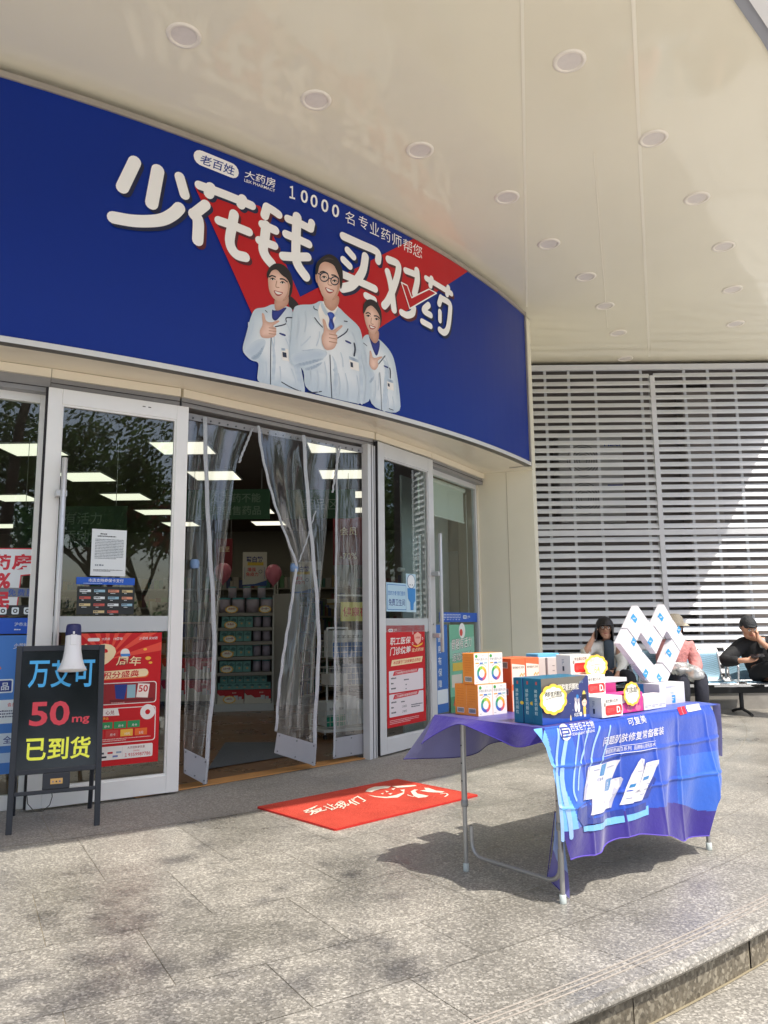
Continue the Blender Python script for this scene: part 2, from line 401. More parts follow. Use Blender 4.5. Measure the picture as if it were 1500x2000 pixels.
def tiles(name, rings, th0, th1, mat, z, label, depth, seed, gap=0.0028, step=3.05, flats=None):
    """ring-shaped paving: every slab its own face with its own tint, a grout bed showing in the joints"""
    rg = random.Random(seed); vs = []; fs = []; cols = []; fm = []
    for i in range(len(rings) - 1):
        r0, r1 = rings[i], rings[i + 1]; st = step; t = th0 + (1.5 if i % 2 else 0.05) - 3
        while t < th1:
            a, b = max(t, th0), min(t + st, th1)
            if b - a > 0.2:
                ga = gap / 2 / r1 * 180 / math.pi; k = len(vs); tone = (rg.random(), rg.random(), rg.random())
                n = 3
                for q in range(n + 1): vs.append(polar(r0 + gap / 2, a + ga + (b - a - 2 * ga) * q / n, z))
                for q in range(n, -1, -1): vs.append(polar(r1 - gap / 2, a + ga + (b - a - 2 * ga) * q / n, z))
                fs.append(list(range(k, k + 2 * n + 2))[::-1]); cols.append(tone); fm.append(0)
            t += st
    n = int((th1 - th0) / 1.5)
    for q in range(n):
        a, b = th0 + (th1 - th0) * q / n, th0 + (th1 - th0) * (q + 1) / n; k = len(vs)
        vs += [polar(rings[0], a, z - 0.003), polar(rings[-1], a, z - 0.003), polar(rings[-1], b, z - 0.003), polar(rings[0], b, z - 0.003)]
        fs.append([k, k + 1, k + 2, k + 3]); cols.append((0.5, 0.5, 0.5)); fm.append(1)
    me = bpy.data.meshes.new(name); me.from_pydata([tuple(v) for v in vs], [], fs)
    me.materials.append(mat); me.materials.append(grout); me.polygons.foreach_set('material_index', fm)
    ca = me.attributes.new('tile', 'FLOAT_COLOR', 'FACE')
    for i, c in enumerate(cols): ca.data[i].color = (*c, 1)
    bm = bmesh.new(); bm.from_mesh(me); bmesh.ops.recalc_face_normals(bm, faces=bm.faces[:])
    for f in bm.faces:
        if f.normal.z < 0: f.normal_flip()
    bm.to_mesh(me); bm.free()
    o = bpy.data.objects.new(name, me); COL.objects.link(o)
    return tag(o, label, None, None, 'structure')
tiles('terrace', [9.95, 10.8, 11.43, 11.97, 12.33, 12.760], -112, 22, granite_floor, 0.0, 'speckled grey granite terrace paving in front of the shop', 0, 3)
tiles('path', [5.4, 6.2, 7.0, 7.75, 8.5, 9.2, 9.946], -33, 22, granite_floor, 0.0, 'granite paving leading back to the louvred wall and bench', 0, 5)
tiles('pavement', [8.55, 9.3, 9.946], -112, -33.02, granite_strip, 0.0, 'paler smooth granite strip along the shop doors', 0, 4, step=4.4)
def ringwall(mb, r0, r1, z0, z1, th0, th1, mat, step=1.0):
    n = int((th1 - th0) / step)
    for q in range(n):
        a, b = th0 + (th1 - th0) * q / n, th0 + (th1 - th0) * (q + 1) / n
        mb.poly([polar(r0, a, z0), polar(r0, b, z0), polar(r1, b, z1), polar(r1, a, z1)], mat)
def stair(name, r_edge, z, label):
    """rounded granite nosing, grip grooves and a recessed riser"""
    mb = MB(); prof = [(r_edge - 0.018, z), (r_edge - 0.004, z - 0.003), (r_edge + 0.008, z - 0.012), (r_edge + 0.010, z - 0.022), (r_edge + 0.004, z - 0.032), (r_edge - 0.012, z - 0.036), (r_edge - 0.022, z - 0.036)]
    for (a, b), (c, d) in zip(prof[:-1], prof[1:]): ringwall(mb, a, c, b, d, -112, 22, granite_floor)
    q = r_edge - 0.022; t = -112.0; k = 0
    while t < 22:
        e = min(t + 3.2, 22); s = 0.012 / r_edge * 57.3; jr = 0.0025 * (k % 3 - 1)
        n = 4
        for i in range(n):
            a, b = t + (e - t - s) * i / n, t + (e - t - s) * (i + 1) / n
            mb.poly([polar(q + jr, a, z - 0.036), polar(q + jr, b, z - 0.036), polar(q + jr, b, z - 0.1505), polar(q + jr, a, z - 0.1505)], granite_riser)
        mb.poly([polar(q - 0.006, e - s, z - 0.036), polar(q - 0.006, e, z - 0.036), polar(q - 0.006, e, z - 0.1505), polar(q - 0.006, e - s, z - 0.1505)], grout)
        t = e; k += 1
    for j in range(3):
        g = r_edge - 0.085 - j * 0.022
        ringwall(mb, g, g + 0.007, z + 0.0009, z + 0.0009, -112, 22, groove)
    o = mb.build(name); return tag(o, label, None, None, 'structure')
groove = noisy('groove', (168, 160, 150), 0.85, 0.2, 30)
stair('kerb', 12.775, 0.0, 'rounded granite top step edge of the terrace')
tiles('step', [12.72, 13.12], -112, 22, granite_floor, -0.15, 'granite step just below the terrace edge', 0, 6)
mb = MB(); ringwall(mb, 12.751, 12.761, -0.1475, -0.1475, -112, 22, M((150, 140, 116), 0.8)); tag(mb.build('joint_strip'), 'pale mortar line at the foot of the riser', None, None, 'structure')
stair('step_edge', 13.135, -0.15, 'rounded granite edge of the lower step')
plaza_m = granite('plaza_paving', (0.56, 0.545, 0.515), (0.66, 0.64, 0.605), (0.74, 0.72, 0.68), scale=60, rough=0.7, stain_dapple=0.12)
mb = MB()
mb.poly([(-120, -140, -0.305), (140, -140, -0.305), (140, 120, -0.305), (-120, 120, -0.305)], plaza_m)
tag(mb.build('ground'), 'pale paved square below the steps', None, None, 'structure')

# ---- facade lines
LD0, LD1 = Vector((-2.229, 4.961, 0)), Vector((-1.418, 5.477, 0))       # left door foot
RD0, RD1 = Vector((-0.048, 6.833, 0)), Vector((0.505, 7.672, 0))        # right door foot
RW1 = Vector((1.09, 8.88, 0))                                           # end of the right window
PIL = [Vector((1.09, 8.88, 0)), Vector((1.416, 8.746, 0)), Vector((1.70, 8.640, 0)), Vector((1.76, 8.75, 0)), Vector((1.76, 10.29, 0)), Vector((1.0, 10.29, 0))]
ldir = (LD1 - LD0).normalized(); rdir = (RD1 - RD0).normalized()
lnrm = Vector((ldir.y, -ldir.x, 0)); rnrm = Vector((rdir.y, -rdir.x, 0))
LW1 = LD0 - lnrm * 0.13 + ldir * 0.02; LWd = Vector((-0.87, -0.493, 0)); LW0 = LW1 + LWd * 2.6
RW0 = RD1 - rnrm * 0.10 - rdir * 0.03
LINE = [LW0, LW1, LD0 + ldir * 0.9 - lnrm * 0.12, RD0 + rdir * 0.0 - rnrm * 0.12, RW0, RW1]   # head line, plan

# ---- canopy with its stretched ceiling
cream_ceiling = noisy('cream_ceiling', (238, 231, 208), 0.07, 0.03, 0.5, 0.03, coat=0.1, spec=0.5)
def add_ripple(m, s, scale=0.55, dist=0.12):
    t = m.node_tree; b = t.nodes['Principled BSDF']; tc = nd(t, 'ShaderNodeTexCoord')
    n = nd(t, 'ShaderNodeTexNoise', i_Scale=scale, i_Detail=1); t.links.new(tc.outputs['Object'], n.inputs['Vector'])
    bp = nd(t, 'ShaderNodeBump', i_Strength=s, i_Distance=dist); t.links.new(n.outputs[0], bp.inputs['Height']); t.links.new(bp.outputs[0], b.inputs['Normal'])
add_ripple(cream_ceiling, 0.22, 0.8, 0.12)
cream = noisy('cream_panel', (236, 227, 206), 0.22, 0.025, 1.2, 0.05, spec=0.5)
canopy = thing('canopy', polar(12.6, -40, 4.72), 'wide curved canopy with glossy cream stretched ceiling over the terrace', 'canopy')
mb = MB(); th = list(range(-116, 27, 2))
rr = [3.0, 8.0, 10.9, 12.53]
for a, b in zip(th[:-1], th[1:]):
    for r0, r1 in zip(rr[:-1], rr[1:]): mb.poly([polar(r0, a, 4.72), polar(r0, b, 4.72), polar(r1, b, 4.72), polar(r1, a, 4.72)], cream_ceiling)
mb.build('ceiling_membrane', canopy)
mb = MB(); seam = M((246, 240, 220), 0.3)
for (pa, pb, w) in (((1252, 340), (1268, 697), .012), ((1024, 280), (1029, 600), .010), ((1160, 300), (1187, 640), .004)):
    p0, p1 = gnd(*pa, 4.7172), gnd(*pb, 4.7172); d = (p1 - p0).normalized(); 
    while w > .005 and (p0 - d * .1 - V(C0.x, C0.y, 4.7172)).length < 12.5: p0 = p0 - d * .1
    n_ = V(-d.y, d.x, 0); mb.poly([p0 - n_ * w, p1 - n_ * w, p1 + n_ * w, p0 + n_ * w], seam)
mb.build('seam_trim', canopy)
mb = MB(); alu = noisy('aluminium_trim', (198, 200, 204), 0.35, 0.06, 4, 0.08, metal=0.6)
ringwall(mb, 12.53, 12.53, 4.72, 4.70, -116, 26, alu, 2); ringwall(mb, 12.53, 12.60, 4.70, 4.70, -116, 26, M((150, 152, 158), 0.5), 2)
ringwall(mb, 12.60, 12.60, 4.70, 4.68, -116, 26, alu, 2); ringwall(mb, 12.60, 12.70, 4.68, 4.68, -116, 26, WHITE, 2); ringwall(mb, 12.70, 12.70, 4.68, 5.15, -116, 26, WHITE, 2)
mb.build('edge_trim', canopy)
mb = MB(); roof = M((150, 148, 145), 0.8); ringwall(mb, 12.70, 0.5, 5.15, 5.15, -116, 26, roof, 2); mb.build('roof', canopy)

# ---- downlights
dl_rim = M((238, 230, 216), 0.4); dl_lens = noisy('frosted_lens', (224, 216, 208), 0.5, 0.04, 20)
ROWA = [(359, 69), (617, 195), (820, 293), (990, 385), (1072, 476), (1144, 540), (1181, 597), (1207, 650), (1221, 700)]
ROWB = [(1112, 119), (1276, 270), (1361, 387), (1413, 481), (1430, 565), (1436, 632)]
ORD = ['first', 'second', 'third', 'fourth', 'fifth', 'sixth', 'seventh', 'eighth', 'ninth']
proto = None
for row, nm in ((ROWA, 'the row nearer the blue shop sign'), (ROWB, 'the outer row near the canopy edge')):
    for i, p in enumerate(row):
        q = gnd(p[0], p[1], 4.72)
        lab = '%s round white downlight, counting from the camera, in %s' % (ORD[i], nm)
        if proto is None:
            proto = thing('downlight', q, lab, 'ceiling light', 'round downlights in the canopy ceiling')
            mb = MB(); mb.lathe([(0.078, -0.004), (0.084, -0.012), (0.102, -0.009), (0.108, -0.001)], q, dl_rim, 32); mb.build('rim', proto)
            mb = MB(); mb.lathe([(0.0005, -0.0035), (0.079, -0.0035)], q, dl_lens, 32); mb.build('lens', proto)
        else:
            c = copy_tree(proto); c.location = q; c['label'] = lab

# ---- the long curved shop sign
CF, RF, ZB, ZT = Vector((-7.641, 13.871, 0)), 10.777, 2.862, 4.652
FA = Drum(CF, RF)
a1 = math.degrees(math.atan2(8.39 - CF.y, 1.638 - CF.x)); a0 = -92.0
sign = thing('shop_sign', polar(RF, -45, ZB, CF), 'long curved blue pharmacy sign with white slogan and three printed pharmacists', 'shop sign')
blue_sign = noisy('blue_print', (0, 42, 134), 0.36, 0.04, 1.0, 0.05, spec=0.25)
def arc_strip(mb, r0, z0, r1, z1, mat, s0=a0, s1=a1, step=0.8, c=CF):
    n = max(1, int((s1 - s0) / step))
    for q in range(n):
        a, b = s0 + (s1 - s0) * q / n, s0 + (s1 - s0) * (q + 1) / n
        mb.add([polar(r0, a, z0, c), polar(r0, b, z0, c), polar(r1, b, z1, c), polar(r1, a, z1, c)], [(0, 1, 2, 3)], mat, True)
mb = MB(); arc_strip(mb, RF - 0.006, ZB + 0.03, RF - 0.006, ZT - 0.04, blue_sign)
arc_strip(mb, RF - 0.2, ZT - 0.02, RF - 0.2, ZB + 0.02, M((120, 118, 112), 0.8)); mb.build('sign_face', sign)
trim_lo = noisy('brushed_trim', (214, 212, 206), 0.4, 0.04, 2, 0.06, metal=0.25); trim_hi = noisy('dull_trim', (168, 160, 150), 0.4, 0.08, 5, 0.06, metal=0.3)
mb = MB()
arc_strip(mb, RF - 0.02, ZB + 0.036, RF + 0.012, ZB + 0.034, trim_lo); arc_strip(mb, RF + 0.012, ZB + 0.034, RF + 0.012, ZB - 0.004, trim_lo)
arc_strip(mb, RF + 0.012, ZB - 0.004, RF - 0.06, ZB - 0.004, M((98, 96, 92), 0.4, 0.5)); mb.build('lower_trim', sign)
mb = MB()
arc_strip(mb, RF - 0.02, ZT - 0.045, RF + 0.008, ZT - 0.043, trim_hi); arc_strip(mb, RF + 0.008, ZT - 0.043, RF + 0.008, ZT, trim_hi)
arc_strip(mb, RF + 0.008, ZT, RF - 0.2, ZT, trim_hi); mb.build('upper_trim', sign)
mb = MB(); e = polar(1, a1, 0, Vector((0, 0, 0))); tdir = polar(1, a1 + 90, 0, Vector((0, 0, 0)))
mb.box(polar(RF + 0.012, a1, ZB - 0.004, CF) - tdir * 0.022, -e * 0.26, tdir * 0.03, V(0, 0, ZT - ZB + 0.004), trim_hi); mb.build('end_trim', sign)

# soffit under the sign
soffit = thing('soffit', polar(RF - 0.3, -45, 2.86, CF), 'polished cream soffit panels between the sign and the doors', 'soffit')
pts_in = []
for i in range(len(LINE) - 1):
    for k in range(8): pts_in.append(LINE[i].lerp(LINE[i + 1], k / 8))
pts_in.append(PIL[0]); pts_in.append(PIL[1]); pts_in.append(PIL[2])
mb = MB(); zs = ZB + 0.002
outer = []
for p in pts_in:
    a = math.atan2(p.y - CF.y, p.x - CF.x); outer.append(Vector((CF.x + math.cos(a) * (RF - 0.055), CF.y + math.sin(a) * (RF - 0.055), zs)))
for i in range(len(pts_in) - 1):
    a, b = pts_in[i].copy(), pts_in[i + 1].copy(); a.z = b.z = zs
    mb.poly([outer[i], outer[i + 1], b, a], cream)
mb.build('soffit_panel', soffit)
mb = MB()
for i in range(len(LINE) - 1):
    a, b = LINE[i], LINE[i + 1]; d = (b - a).normalized(); n = Vector((d.y, -d.x, 0))
    mb.box(a + n * 0.10 + V(0, 0, 2.80), b - a, -n * 0.2, V(0, 0, 0.06), cream)
mb.build('cream_band', soffit)

# tiled corner pillar
pillar = thing('corner_pillar', PIL[1], 'polished cream corner pillar between the right window and the louvres', 'pillar')
mb = MB(); tile_m = noisy('polished_cream', (234, 229, 208), 0.12, 0.03, 1.5, 0.05, spec=0.5); add_ripple(tile_m, 0.12, 2.0, 0.05)
for i in range(len(PIL)):
    a, b = PIL[i], PIL[(i + 1) % len(PIL)]
    mb.poly([a, b, b + V(0, 0, 4.70), a + V(0, 0, 4.70)], tile_m)
mb.build('shaft', pillar)
mb = MB(); jm = M((176, 166, 144), 0.7)
for z in (2.43,):
    pass
for p in (PIL[1],): mb.tube([p + V(0, -0.001, 0), p + V(0, -0.001, 2.86)], 0.003, jm, 6)
mb.tube([PIL[0] + V(-0.0, -0.012, 0.0), PIL[0] + V(0, -0.012, 2.86)], 0.012, cream, 8)
mb.build('joint_bead', pillar)

# ---- louvred wall
WY = 10.29; WX0, WX1 = 1.79, 6.3; WZ0, WZ1 = 0.30, 4.62
slat_m = noisy('white_slats', (216, 219, 222), 0.38, 0.05, 2.2, 0.08, spec=0.5); post_m = noisy('white_posts', (206, 208, 212), 0.42, 0.05, 3)
POSTS = [WX0, 3.72, 5.66, WX1]
louvre = thing('louvred_wall', (4.4, WY, 0), 'tall white louvred wall of horizontal slats behind the bench', 'louvred wall')
def slat_rows(z0, z1): 
    n = round((z1 - z0) / 0.1065); return [z0 + (z1 - z0) * (i + 0.5) / n for i in range(n)]
rg = random.Random(5)
for x0, x1 in zip(POSTS[:-1], POSTS[1:]):
    for z0, z1 in ((WZ0 + 0.03, 2.28), (2.36, WZ1 - 0.06)):
        mb = MB()
        for z in slat_rows(z0, z1):
            j = rg.uniform(-0.004, 0.004); tl = rg.uniform(-0.004, 0.004)
            prof = [(-0.005 + tl, -0.034), (0.012, -0.028), (0.042, 0.012), (0.046, 0.030), (0.03, 0.034), (-0.004, -0.024)]
            o = V(x0 + 0.03, WY - 0.035, z + j); L = x1 - x0 - 0.06; k = len(prof)
            sag = rg.uniform(-0.003, 0.003); N = 6; vs = []
            for q in range(N + 1):
                t = q / N
                for (py, pz) in prof: vs.append(o + V(L * t, py, pz + sag * math.sin(math.pi * t) + rg.uniform(-0.0012, 0.0012)))
            fs = [(q * k + i, (q + 1) * k + i, (q + 1) * k + (i + 1) % k, q * k + (i + 1) % k) for q in range(N) for i in range(k)]
            mb.add(vs, fs, slat_m)
        o = mb.build('slat', louvre, recalc=True)
mb = MB()
for i, x in enumerate(POSTS): mb.box((x - 0.032, WY - 0.05, 0.2 if i in (0, 3) else 0.02), (0.064, 0, 0), (0, 0.09, 0), (0, 0, WZ1 + 0.06 - 0.2), post_m)
mb.build('post', louvre)
for z0, h in ((WZ1 - 0.035, 0.075), (2.285, 0.07), (WZ0 - 0.03, 0.05)):
    mb = MB(); mb.box((WX0, WY - 0.055, z0), (WX1 - WX0, 0, 0), (0, 0.05, 0), (0, 0, h), post_m); mb.build('rail', louvre)
mb = MB()
for x0, x1 in zip(POSTS[:-1], POSTS[1:]):
    for f in (0.24, 0.41, 0.60, 0.93): mb.box((x0 + (x1 - x0) * f - 0.018, WY + 0.012, WZ0), (0.036, 0, 0), (0, 0.02, 0), (0, 0, WZ1 - WZ0), post_m)
mb.build('bracing', louvre)
plant = thing('plant_room', (4.4, 11.2, 0), 'dim service recess seen through the slats', 'room')
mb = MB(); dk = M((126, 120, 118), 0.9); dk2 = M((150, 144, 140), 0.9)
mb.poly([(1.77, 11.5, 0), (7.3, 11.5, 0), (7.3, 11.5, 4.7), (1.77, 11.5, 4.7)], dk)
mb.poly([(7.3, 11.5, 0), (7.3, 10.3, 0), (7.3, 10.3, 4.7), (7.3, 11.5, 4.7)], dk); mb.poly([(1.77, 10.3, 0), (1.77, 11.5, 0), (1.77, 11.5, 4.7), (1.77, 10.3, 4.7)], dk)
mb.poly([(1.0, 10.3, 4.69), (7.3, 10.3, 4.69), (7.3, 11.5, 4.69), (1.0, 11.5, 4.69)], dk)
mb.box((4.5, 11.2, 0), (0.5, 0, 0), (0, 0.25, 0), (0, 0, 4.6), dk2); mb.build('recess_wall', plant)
mb = MB(); mb.box((WX0, WY - 0.01, 0), (WX1 - WX0, 0, 0), (0, 0.1, 0), (0, 0, 0.20), noisy('stone_kerb', (150, 146, 140), 0.6, 0.15, 6)); tag(mb.build('low_plinth'), 'low grey stone plinth under the louvred wall', 'plinth')
ac = thing('air_conditioner', (3.2, 10.95, 2.9), 'white air conditioner unit half hidden behind the louvres', 'air conditioner')
mb = MB(); acw = M((170, 170, 170), 0.5); mb.rbox((2.55, 11.0, 2.55), (0.95, 0, 0), (0, 0.35, 0), (0, 0, 1.30), acw, 0.02); mb.build('casing', ac)
acp = Plane((2.55, 10.998, 2.55), (1, 0, 0))
pr = Print(acp); 
for cz in (0.36, 0.92):
    for k in range(6): pr.ring((0.36, cz), 0.05 + k * 0.035, 0.062 + k * 0.035, M((120, 122, 124), 0.6), 1)
pr.done('fan_grille', ac)
pr = Print(acp); pr.line('Haier', 0.68, 1.13, 0.085, M((20, 50, 140), 0.5), 1, 0.02); pr.rect(0.70, 0.50, 0.92, 0.56, M((20, 50, 140), 0.5), 1); pr.done('logo', ac)
# ================================================================== PRINT ON THE SHOP SIGN
def ZP(ox, oy, sc):
    return lambda *pts: [(ox + a / sc, oy + b / sc) for a, b in pts]
sg_white = M((246, 245, 244), 0.5); sg_red = noisy('red_print', (186, 26, 34), 0.4, 0.03, 2, 0.05, spec=0.3)
sg_shade = M((16, 26, 62), 0.5); sg_shade_r = M((84, 22, 34), 0.5); sg_blue = M((20, 54, 140), 0.5)
FA.cuts = 0.12
P1 = Print(FA, base=0.0, px=True); P1.step = 0.0012
P1.poly([(380, 364), (508, 403), (586, 580), (812, 464), (917, 528), (748, 636), (640, 716), (545, 705), (495, 620)], sg_red, 1)
P1.done('red_tick', sign)
A_, B_, Cc = ZP(200, 280, 4.1667), ZP(360, 340, 5.357), ZP(620, 420, 5.0)
HEAD = [  # brush strokes of the slogan, with their widths
    (A_((262, 152), (162, 360)), .088), (A_((450, 222), (400, 490)), .092), (A_((627, 275), (668, 420)), .075), (A_((90, 605), (250, 632), (400, 634), (500, 617), (580, 572), (624, 528)), .088),
    (A_((785, 342), (1000, 420), (1215, 508)), .068), (A_((880, 362), (865, 410)), .082), (A_((1140, 455), (1125, 500)), .075), (A_((838, 502), (742, 577)), .078), (A_((742, 577), (778, 635), (774, 790)), .085),
    (A_((945, 630), (1060, 670), (1190, 722)), .068), (A_((1070, 580), (1050, 690), (1035, 790), (1052, 860), (1095, 908), (1160, 926)), .078),
    (B_((862, 350), (838, 435)), .074), (B_((862, 345), (930, 385), (985, 425)), .068), (B_((815, 530), (950, 590)), .07), (B_((853, 540), (838, 680), (822, 780), (848, 860), (908, 935)), .082), (B_((780, 695), (942, 752)), .066),
    (B_((1080, 470), (1200, 515), (1312, 572)), .066), (B_((1330, 512), (1318, 572)), .066), (B_((1178, 452), (1170, 600), (1165, 850), (1190, 960), (1268, 1072)), .084), (B_((1060, 630), (1180, 680), (1300, 735)), .068), (B_((1028, 860), (1160, 868), (1290, 868)), .07),
    (Cc((248, 208), (420, 285), (555, 345), (592, 385), (588, 450)), .072), (Cc((292, 345), (348, 408)), .064), (Cc((250, 438), (312, 500)), .064), (Cc((465, 408), (445, 530), (400, 615), (330, 690), (240, 715)), .08), (Cc((238, 578), (380, 640), (560, 722)), .068), (Cc((472, 788), (552, 830)), .062),
    (Cc((690, 436), (780, 478), (785, 560), (745, 700), (690, 830), (648, 885)), .072), (Cc((682, 556), (715, 690), (745, 925)), .07), (Cc((858, 543), (975, 588)), .062), (Cc((968, 545), (972, 640), (945, 770)), .072), (Cc((818, 952), (870, 978), (925, 960), (938, 905)), .064),
    (Cc((1058, 618), (1180, 690), (1305, 768)), .058), (Cc((1112, 622), (1100, 690)), .06), (Cc((1275, 710), (1262, 775)), .06), (Cc((1082, 880), (1036, 932), (1102, 978)), .062), (Cc((1020, 1040), (1102, 1085)), .058),
    (Cc((1204, 806), (1185, 868)), .062), (Cc((1204, 812), (1285, 862), (1292, 940), (1272, 1100), (1235, 1148), (1192, 1122)), .064), (Cc((1193, 945), (1193, 1030)), .056)]
P1 = Print(FA, base=0.0, px=True); P1.step = 0.0012
for i, (pts, w) in enumerate(HEAD):
    P1.stroke(pts, w, sg_shade_r if 7 < i < 16 or 24 < i < 33 else sg_shade, 2, off=(0.022, -0.021))
P1.done('slogan_shadow', sign)
P1 = Print(FA, base=0.0, px=True); P1.step = 0.0012
for pts, w in HEAD: P1.stroke(pts, w, sg_white, 3)
tk = Cc((815, 660), (872, 690), (915, 808), (1085, 725), (1158, 765), (897, 916))
P1.poly(tk, sg_red, 4)
P1.done('slogan_lettering', sign)
P1 = Print(FA, base=0.0, px=True); P1.step = 0.0012
P1.stroke(tk + [tk[0]], .012, sg_white, 5, curve=False); P1.done('tick_outline', sign)
P1 = Print(FA, base=0.0, px=True); P1.step = 0.0012
P1.stroke([(393, 309), (452, 333)], .118, sg_white, 2, curve=False)
P1.done('brand_badge', sign); P1 = Print(FA, base=0.0, px=True); P1.step = 0.0012
P1.text('老百姓', [(389, 319), (456, 344), (459, 326), (393, 301)], sg_blue, 3, 0.022)
P1.text('大药房', [(477, 346), (537, 368), (538, 350), (479, 332)], sg_white, 2, 0.012); P1.text('LBX PHARMACY', [(477, 355), (537, 376), (537, 370), (477, 349)], sg_white, 2, 0.012)
P1.done('brand_lettering', sign); P1 = Print(FA, base=0.0, px=True); P1.step = 0.0012
for ch, x, y in (('１', 572, 376), ('0', 594, 384), ('0', 613, 393), ('0', 634, 402), ('0', 655, 412)):
    P1.text(ch, [(x - 7, y + 11), (x + (4 if ch == '１' else 7), y + 14), (x + (4 if ch == '１' else 7), y - 11), (x - 7, y - 14)], sg_white, 2, 0.03)
P1.done('count_lettering', sign); P1 = Print(FA, base=0.0, px=True); P1.step = 0.0012
for ch, x, y in zip('名专业药师帮您', (683, 709, 731, 753, 775, 796, 815), (426, 435, 447, 459, 470, 481, 490)):
    P1.text(ch, [(x - 9, y + 8), (x + 9, y + 16), (x + 9, y - 8), (x - 9, y - 16)], sg_white, 2, -0.004)
P1.done('small_lettering', sign)
# printed pharmacists
Dz = ZP(460, 490, 4.4118)
inkm, it_, ib_ = newmat('printed_photo'); ia = nd(it_, 'ShaderNodeAttribute', attribute_name='ink'); it_.links.new(ia.outputs['Color'], ib_.inputs['Base Color']); ib_.inputs['Roughness'].default_value = .45
class Ink(tuple): pass
def ink_(a, b): return Ink((a, b))                          # centre and edge colour of a printed tone
skin, skin_d, hair, hair_l = ink_((240, 204, 186), (208, 164, 144)), ink_((206, 160, 138), (184, 138, 116)), M((30, 24, 26), 0.5), M((66, 56, 54), 0.5)
coat, coat_s, coat_d, navy, tie = ink_((232, 237, 240), (192, 206, 217)), ink_((188, 202, 216), (204, 215, 224)), ink_((150, 168, 188), (190, 204, 216)), ink_((34, 50, 140), (24, 34, 104)), ink_((52, 88, 186), (28, 54, 140))
ink, lipc, teeth = M((36, 44, 66), 0.5), M((168, 74, 74), 0.5), M((238, 234, 228), 0.5)
class Pic:
    def __init__(s): s.p = Print(FA, base=0.0, px=True); s.p.step = 0.0006
    def g(s, m, L, *pts, smooth=True):
        q = list(pts)
        if smooth:
            for _ in range(2):
                r = []
                for i in range(len(q)):
                    a, b = q[i], q[(i + 1) % len(q)]; r += [(a[0] * .78 + b[0] * .22, a[1] * .78 + b[1] * .22), (a[0] * .22 + b[0] * .78, a[1] * .22 + b[1] * .78)]
                q = r
        if isinstance(m, Ink):
            uv = [FA.uv(*p) for p in Dz(*q)]; n = len(uv); cx, cy = sum(p[0] for p in uv) / n, sum(p[1] for p in uv) / n; of = s.p.off(L); mb = s.p.mb; b = len(mb.v); vs = []; fs = []; K = 5
            a0, a1 = [lin(v) for v in m[0]], [lin(v) for v in m[1]]
            tri = tessellate_polygon([[Vector((p[0], p[1], 0)) for p in uv]])
            bmq = bmesh.new(); bv = [bmq.verts.new((p[0], p[1], 0)) for p in uv]
            for t_ in tri:
                try: bmq.faces.new([bv[i] for i in t_])
                except ValueError: pass
            bmesh.ops.subdivide_edges(bmq, edges=bmq.edges[:], cuts=3, use_grid_fill=True); bmesh.ops.triangulate(bmq, faces=bmq.faces[:])
            bmq.verts.index_update(); mb.add([FA.pt(v.co.x, v.co.y, of) for v in bmq.verts], [], inkm)
            segs = [(Vector(uv[i]), Vector(uv[(i + 1) % n])) for i in range(n)]; far = max(min((Vector((v.co.x, v.co.y)) - p).length for p in map(Vector, uv)) for v in bmq.verts) + 1e-4; far = max(far, .02)
            for v in bmq.verts:
                d_ = min((Vector((v.co.x, v.co.y)) - p).length for p in map(Vector, uv)); f = min(1, d_ / (far * .8)); f = f * f * (3 - 2 * f); mb.ink[b + v.index] = tuple(a1[k] + (a0[k] - a1[k]) * f for k in range(3))
            for f_ in bmq.faces:
                ids = [v.index for v in f_.verts]; 
                if f_.normal.z < 0: ids = ids[::-1]
                mb.f.append([b + i for i in ids]); mb.fm.append(mb.mi(inkm)); mb.sm.append(False)
            bmq.free(); return
        s.p.poly(Dz(*q), m, L)
    def l(s, m, L, w, *pts): s.p.stroke(Dz(*pts), w, M(m[1], .5) if isinstance(m, Ink) else m, L)
def face_bits(P, k, eyes, brows, nose, mouth, big=1.0):
    for (ex, ey) in eyes:
        P.g(teeth, k, (ex - 20 * big, ey + 2), (ex, ey - 9 * big), (ex + 20 * big, ey + 5), (ex, ey + 9 * big)); P.g(hair, k + 1, (ex - 8, ey - 8), (ex + 8, ey - 8), (ex + 8, ey + 8), (ex - 8, ey + 8))
        P.l(hair, k + 2, .006, (ex - 20 * big, ey), (ex, ey - 10 * big), (ex + 21 * big, ey + 3))
    for b in brows: P.l(hair, k + 1, .011, *b)
    P.l(skin_d, k, .008, *nose)
    a, b, c, d = mouth
    P.g(lipc, k, (a - 6, b - 6), ((a + c) / 2, (b + d) / 2 - 4), (c + 6, d - 6), ((a + c) / 2 + 8, (b + d) / 2 + 40 * big), ((a + c) / 2 - 24, (b + d) / 2 + 30 * big))
    P.g(teeth, k + 1, (a + 4, b + 1), ((a + c) / 2, (b + d) / 2 + 4), (c - 3, d + 1), ((a + c) / 2 + 4, (b + d) / 2 + 24 * big), ((a + c) / 2 - 18, (b + d) / 2 + 18 * big))
def folds(P, L, segs):
    lo = M((198, 210, 221), .5)
    for (x0, y0, x1, y1) in segs:
        mx, my = (x0 + x1) / 2 + (y1 - y0) * .06, (y0 + y1) / 2; P.l(lo, L, .010, (x0, y0), (mx, my), (x1, y1))
W1 = Pic(); L = 4
W1.g(hair, L, (465, 380), (520, 430), (548, 470), (500, 520), (450, 470))
W1.g(coat, L + 1, (180, 495), (250, 490), (320, 455), (450, 480), (490, 500), (520, 700), (560, 1000), (606, 1232), (300, 1165), (183, 1128), (190, 1040), (200, 960), (130, 945), (65, 880), (58, 830), (90, 720), (120, 600), (150, 520))
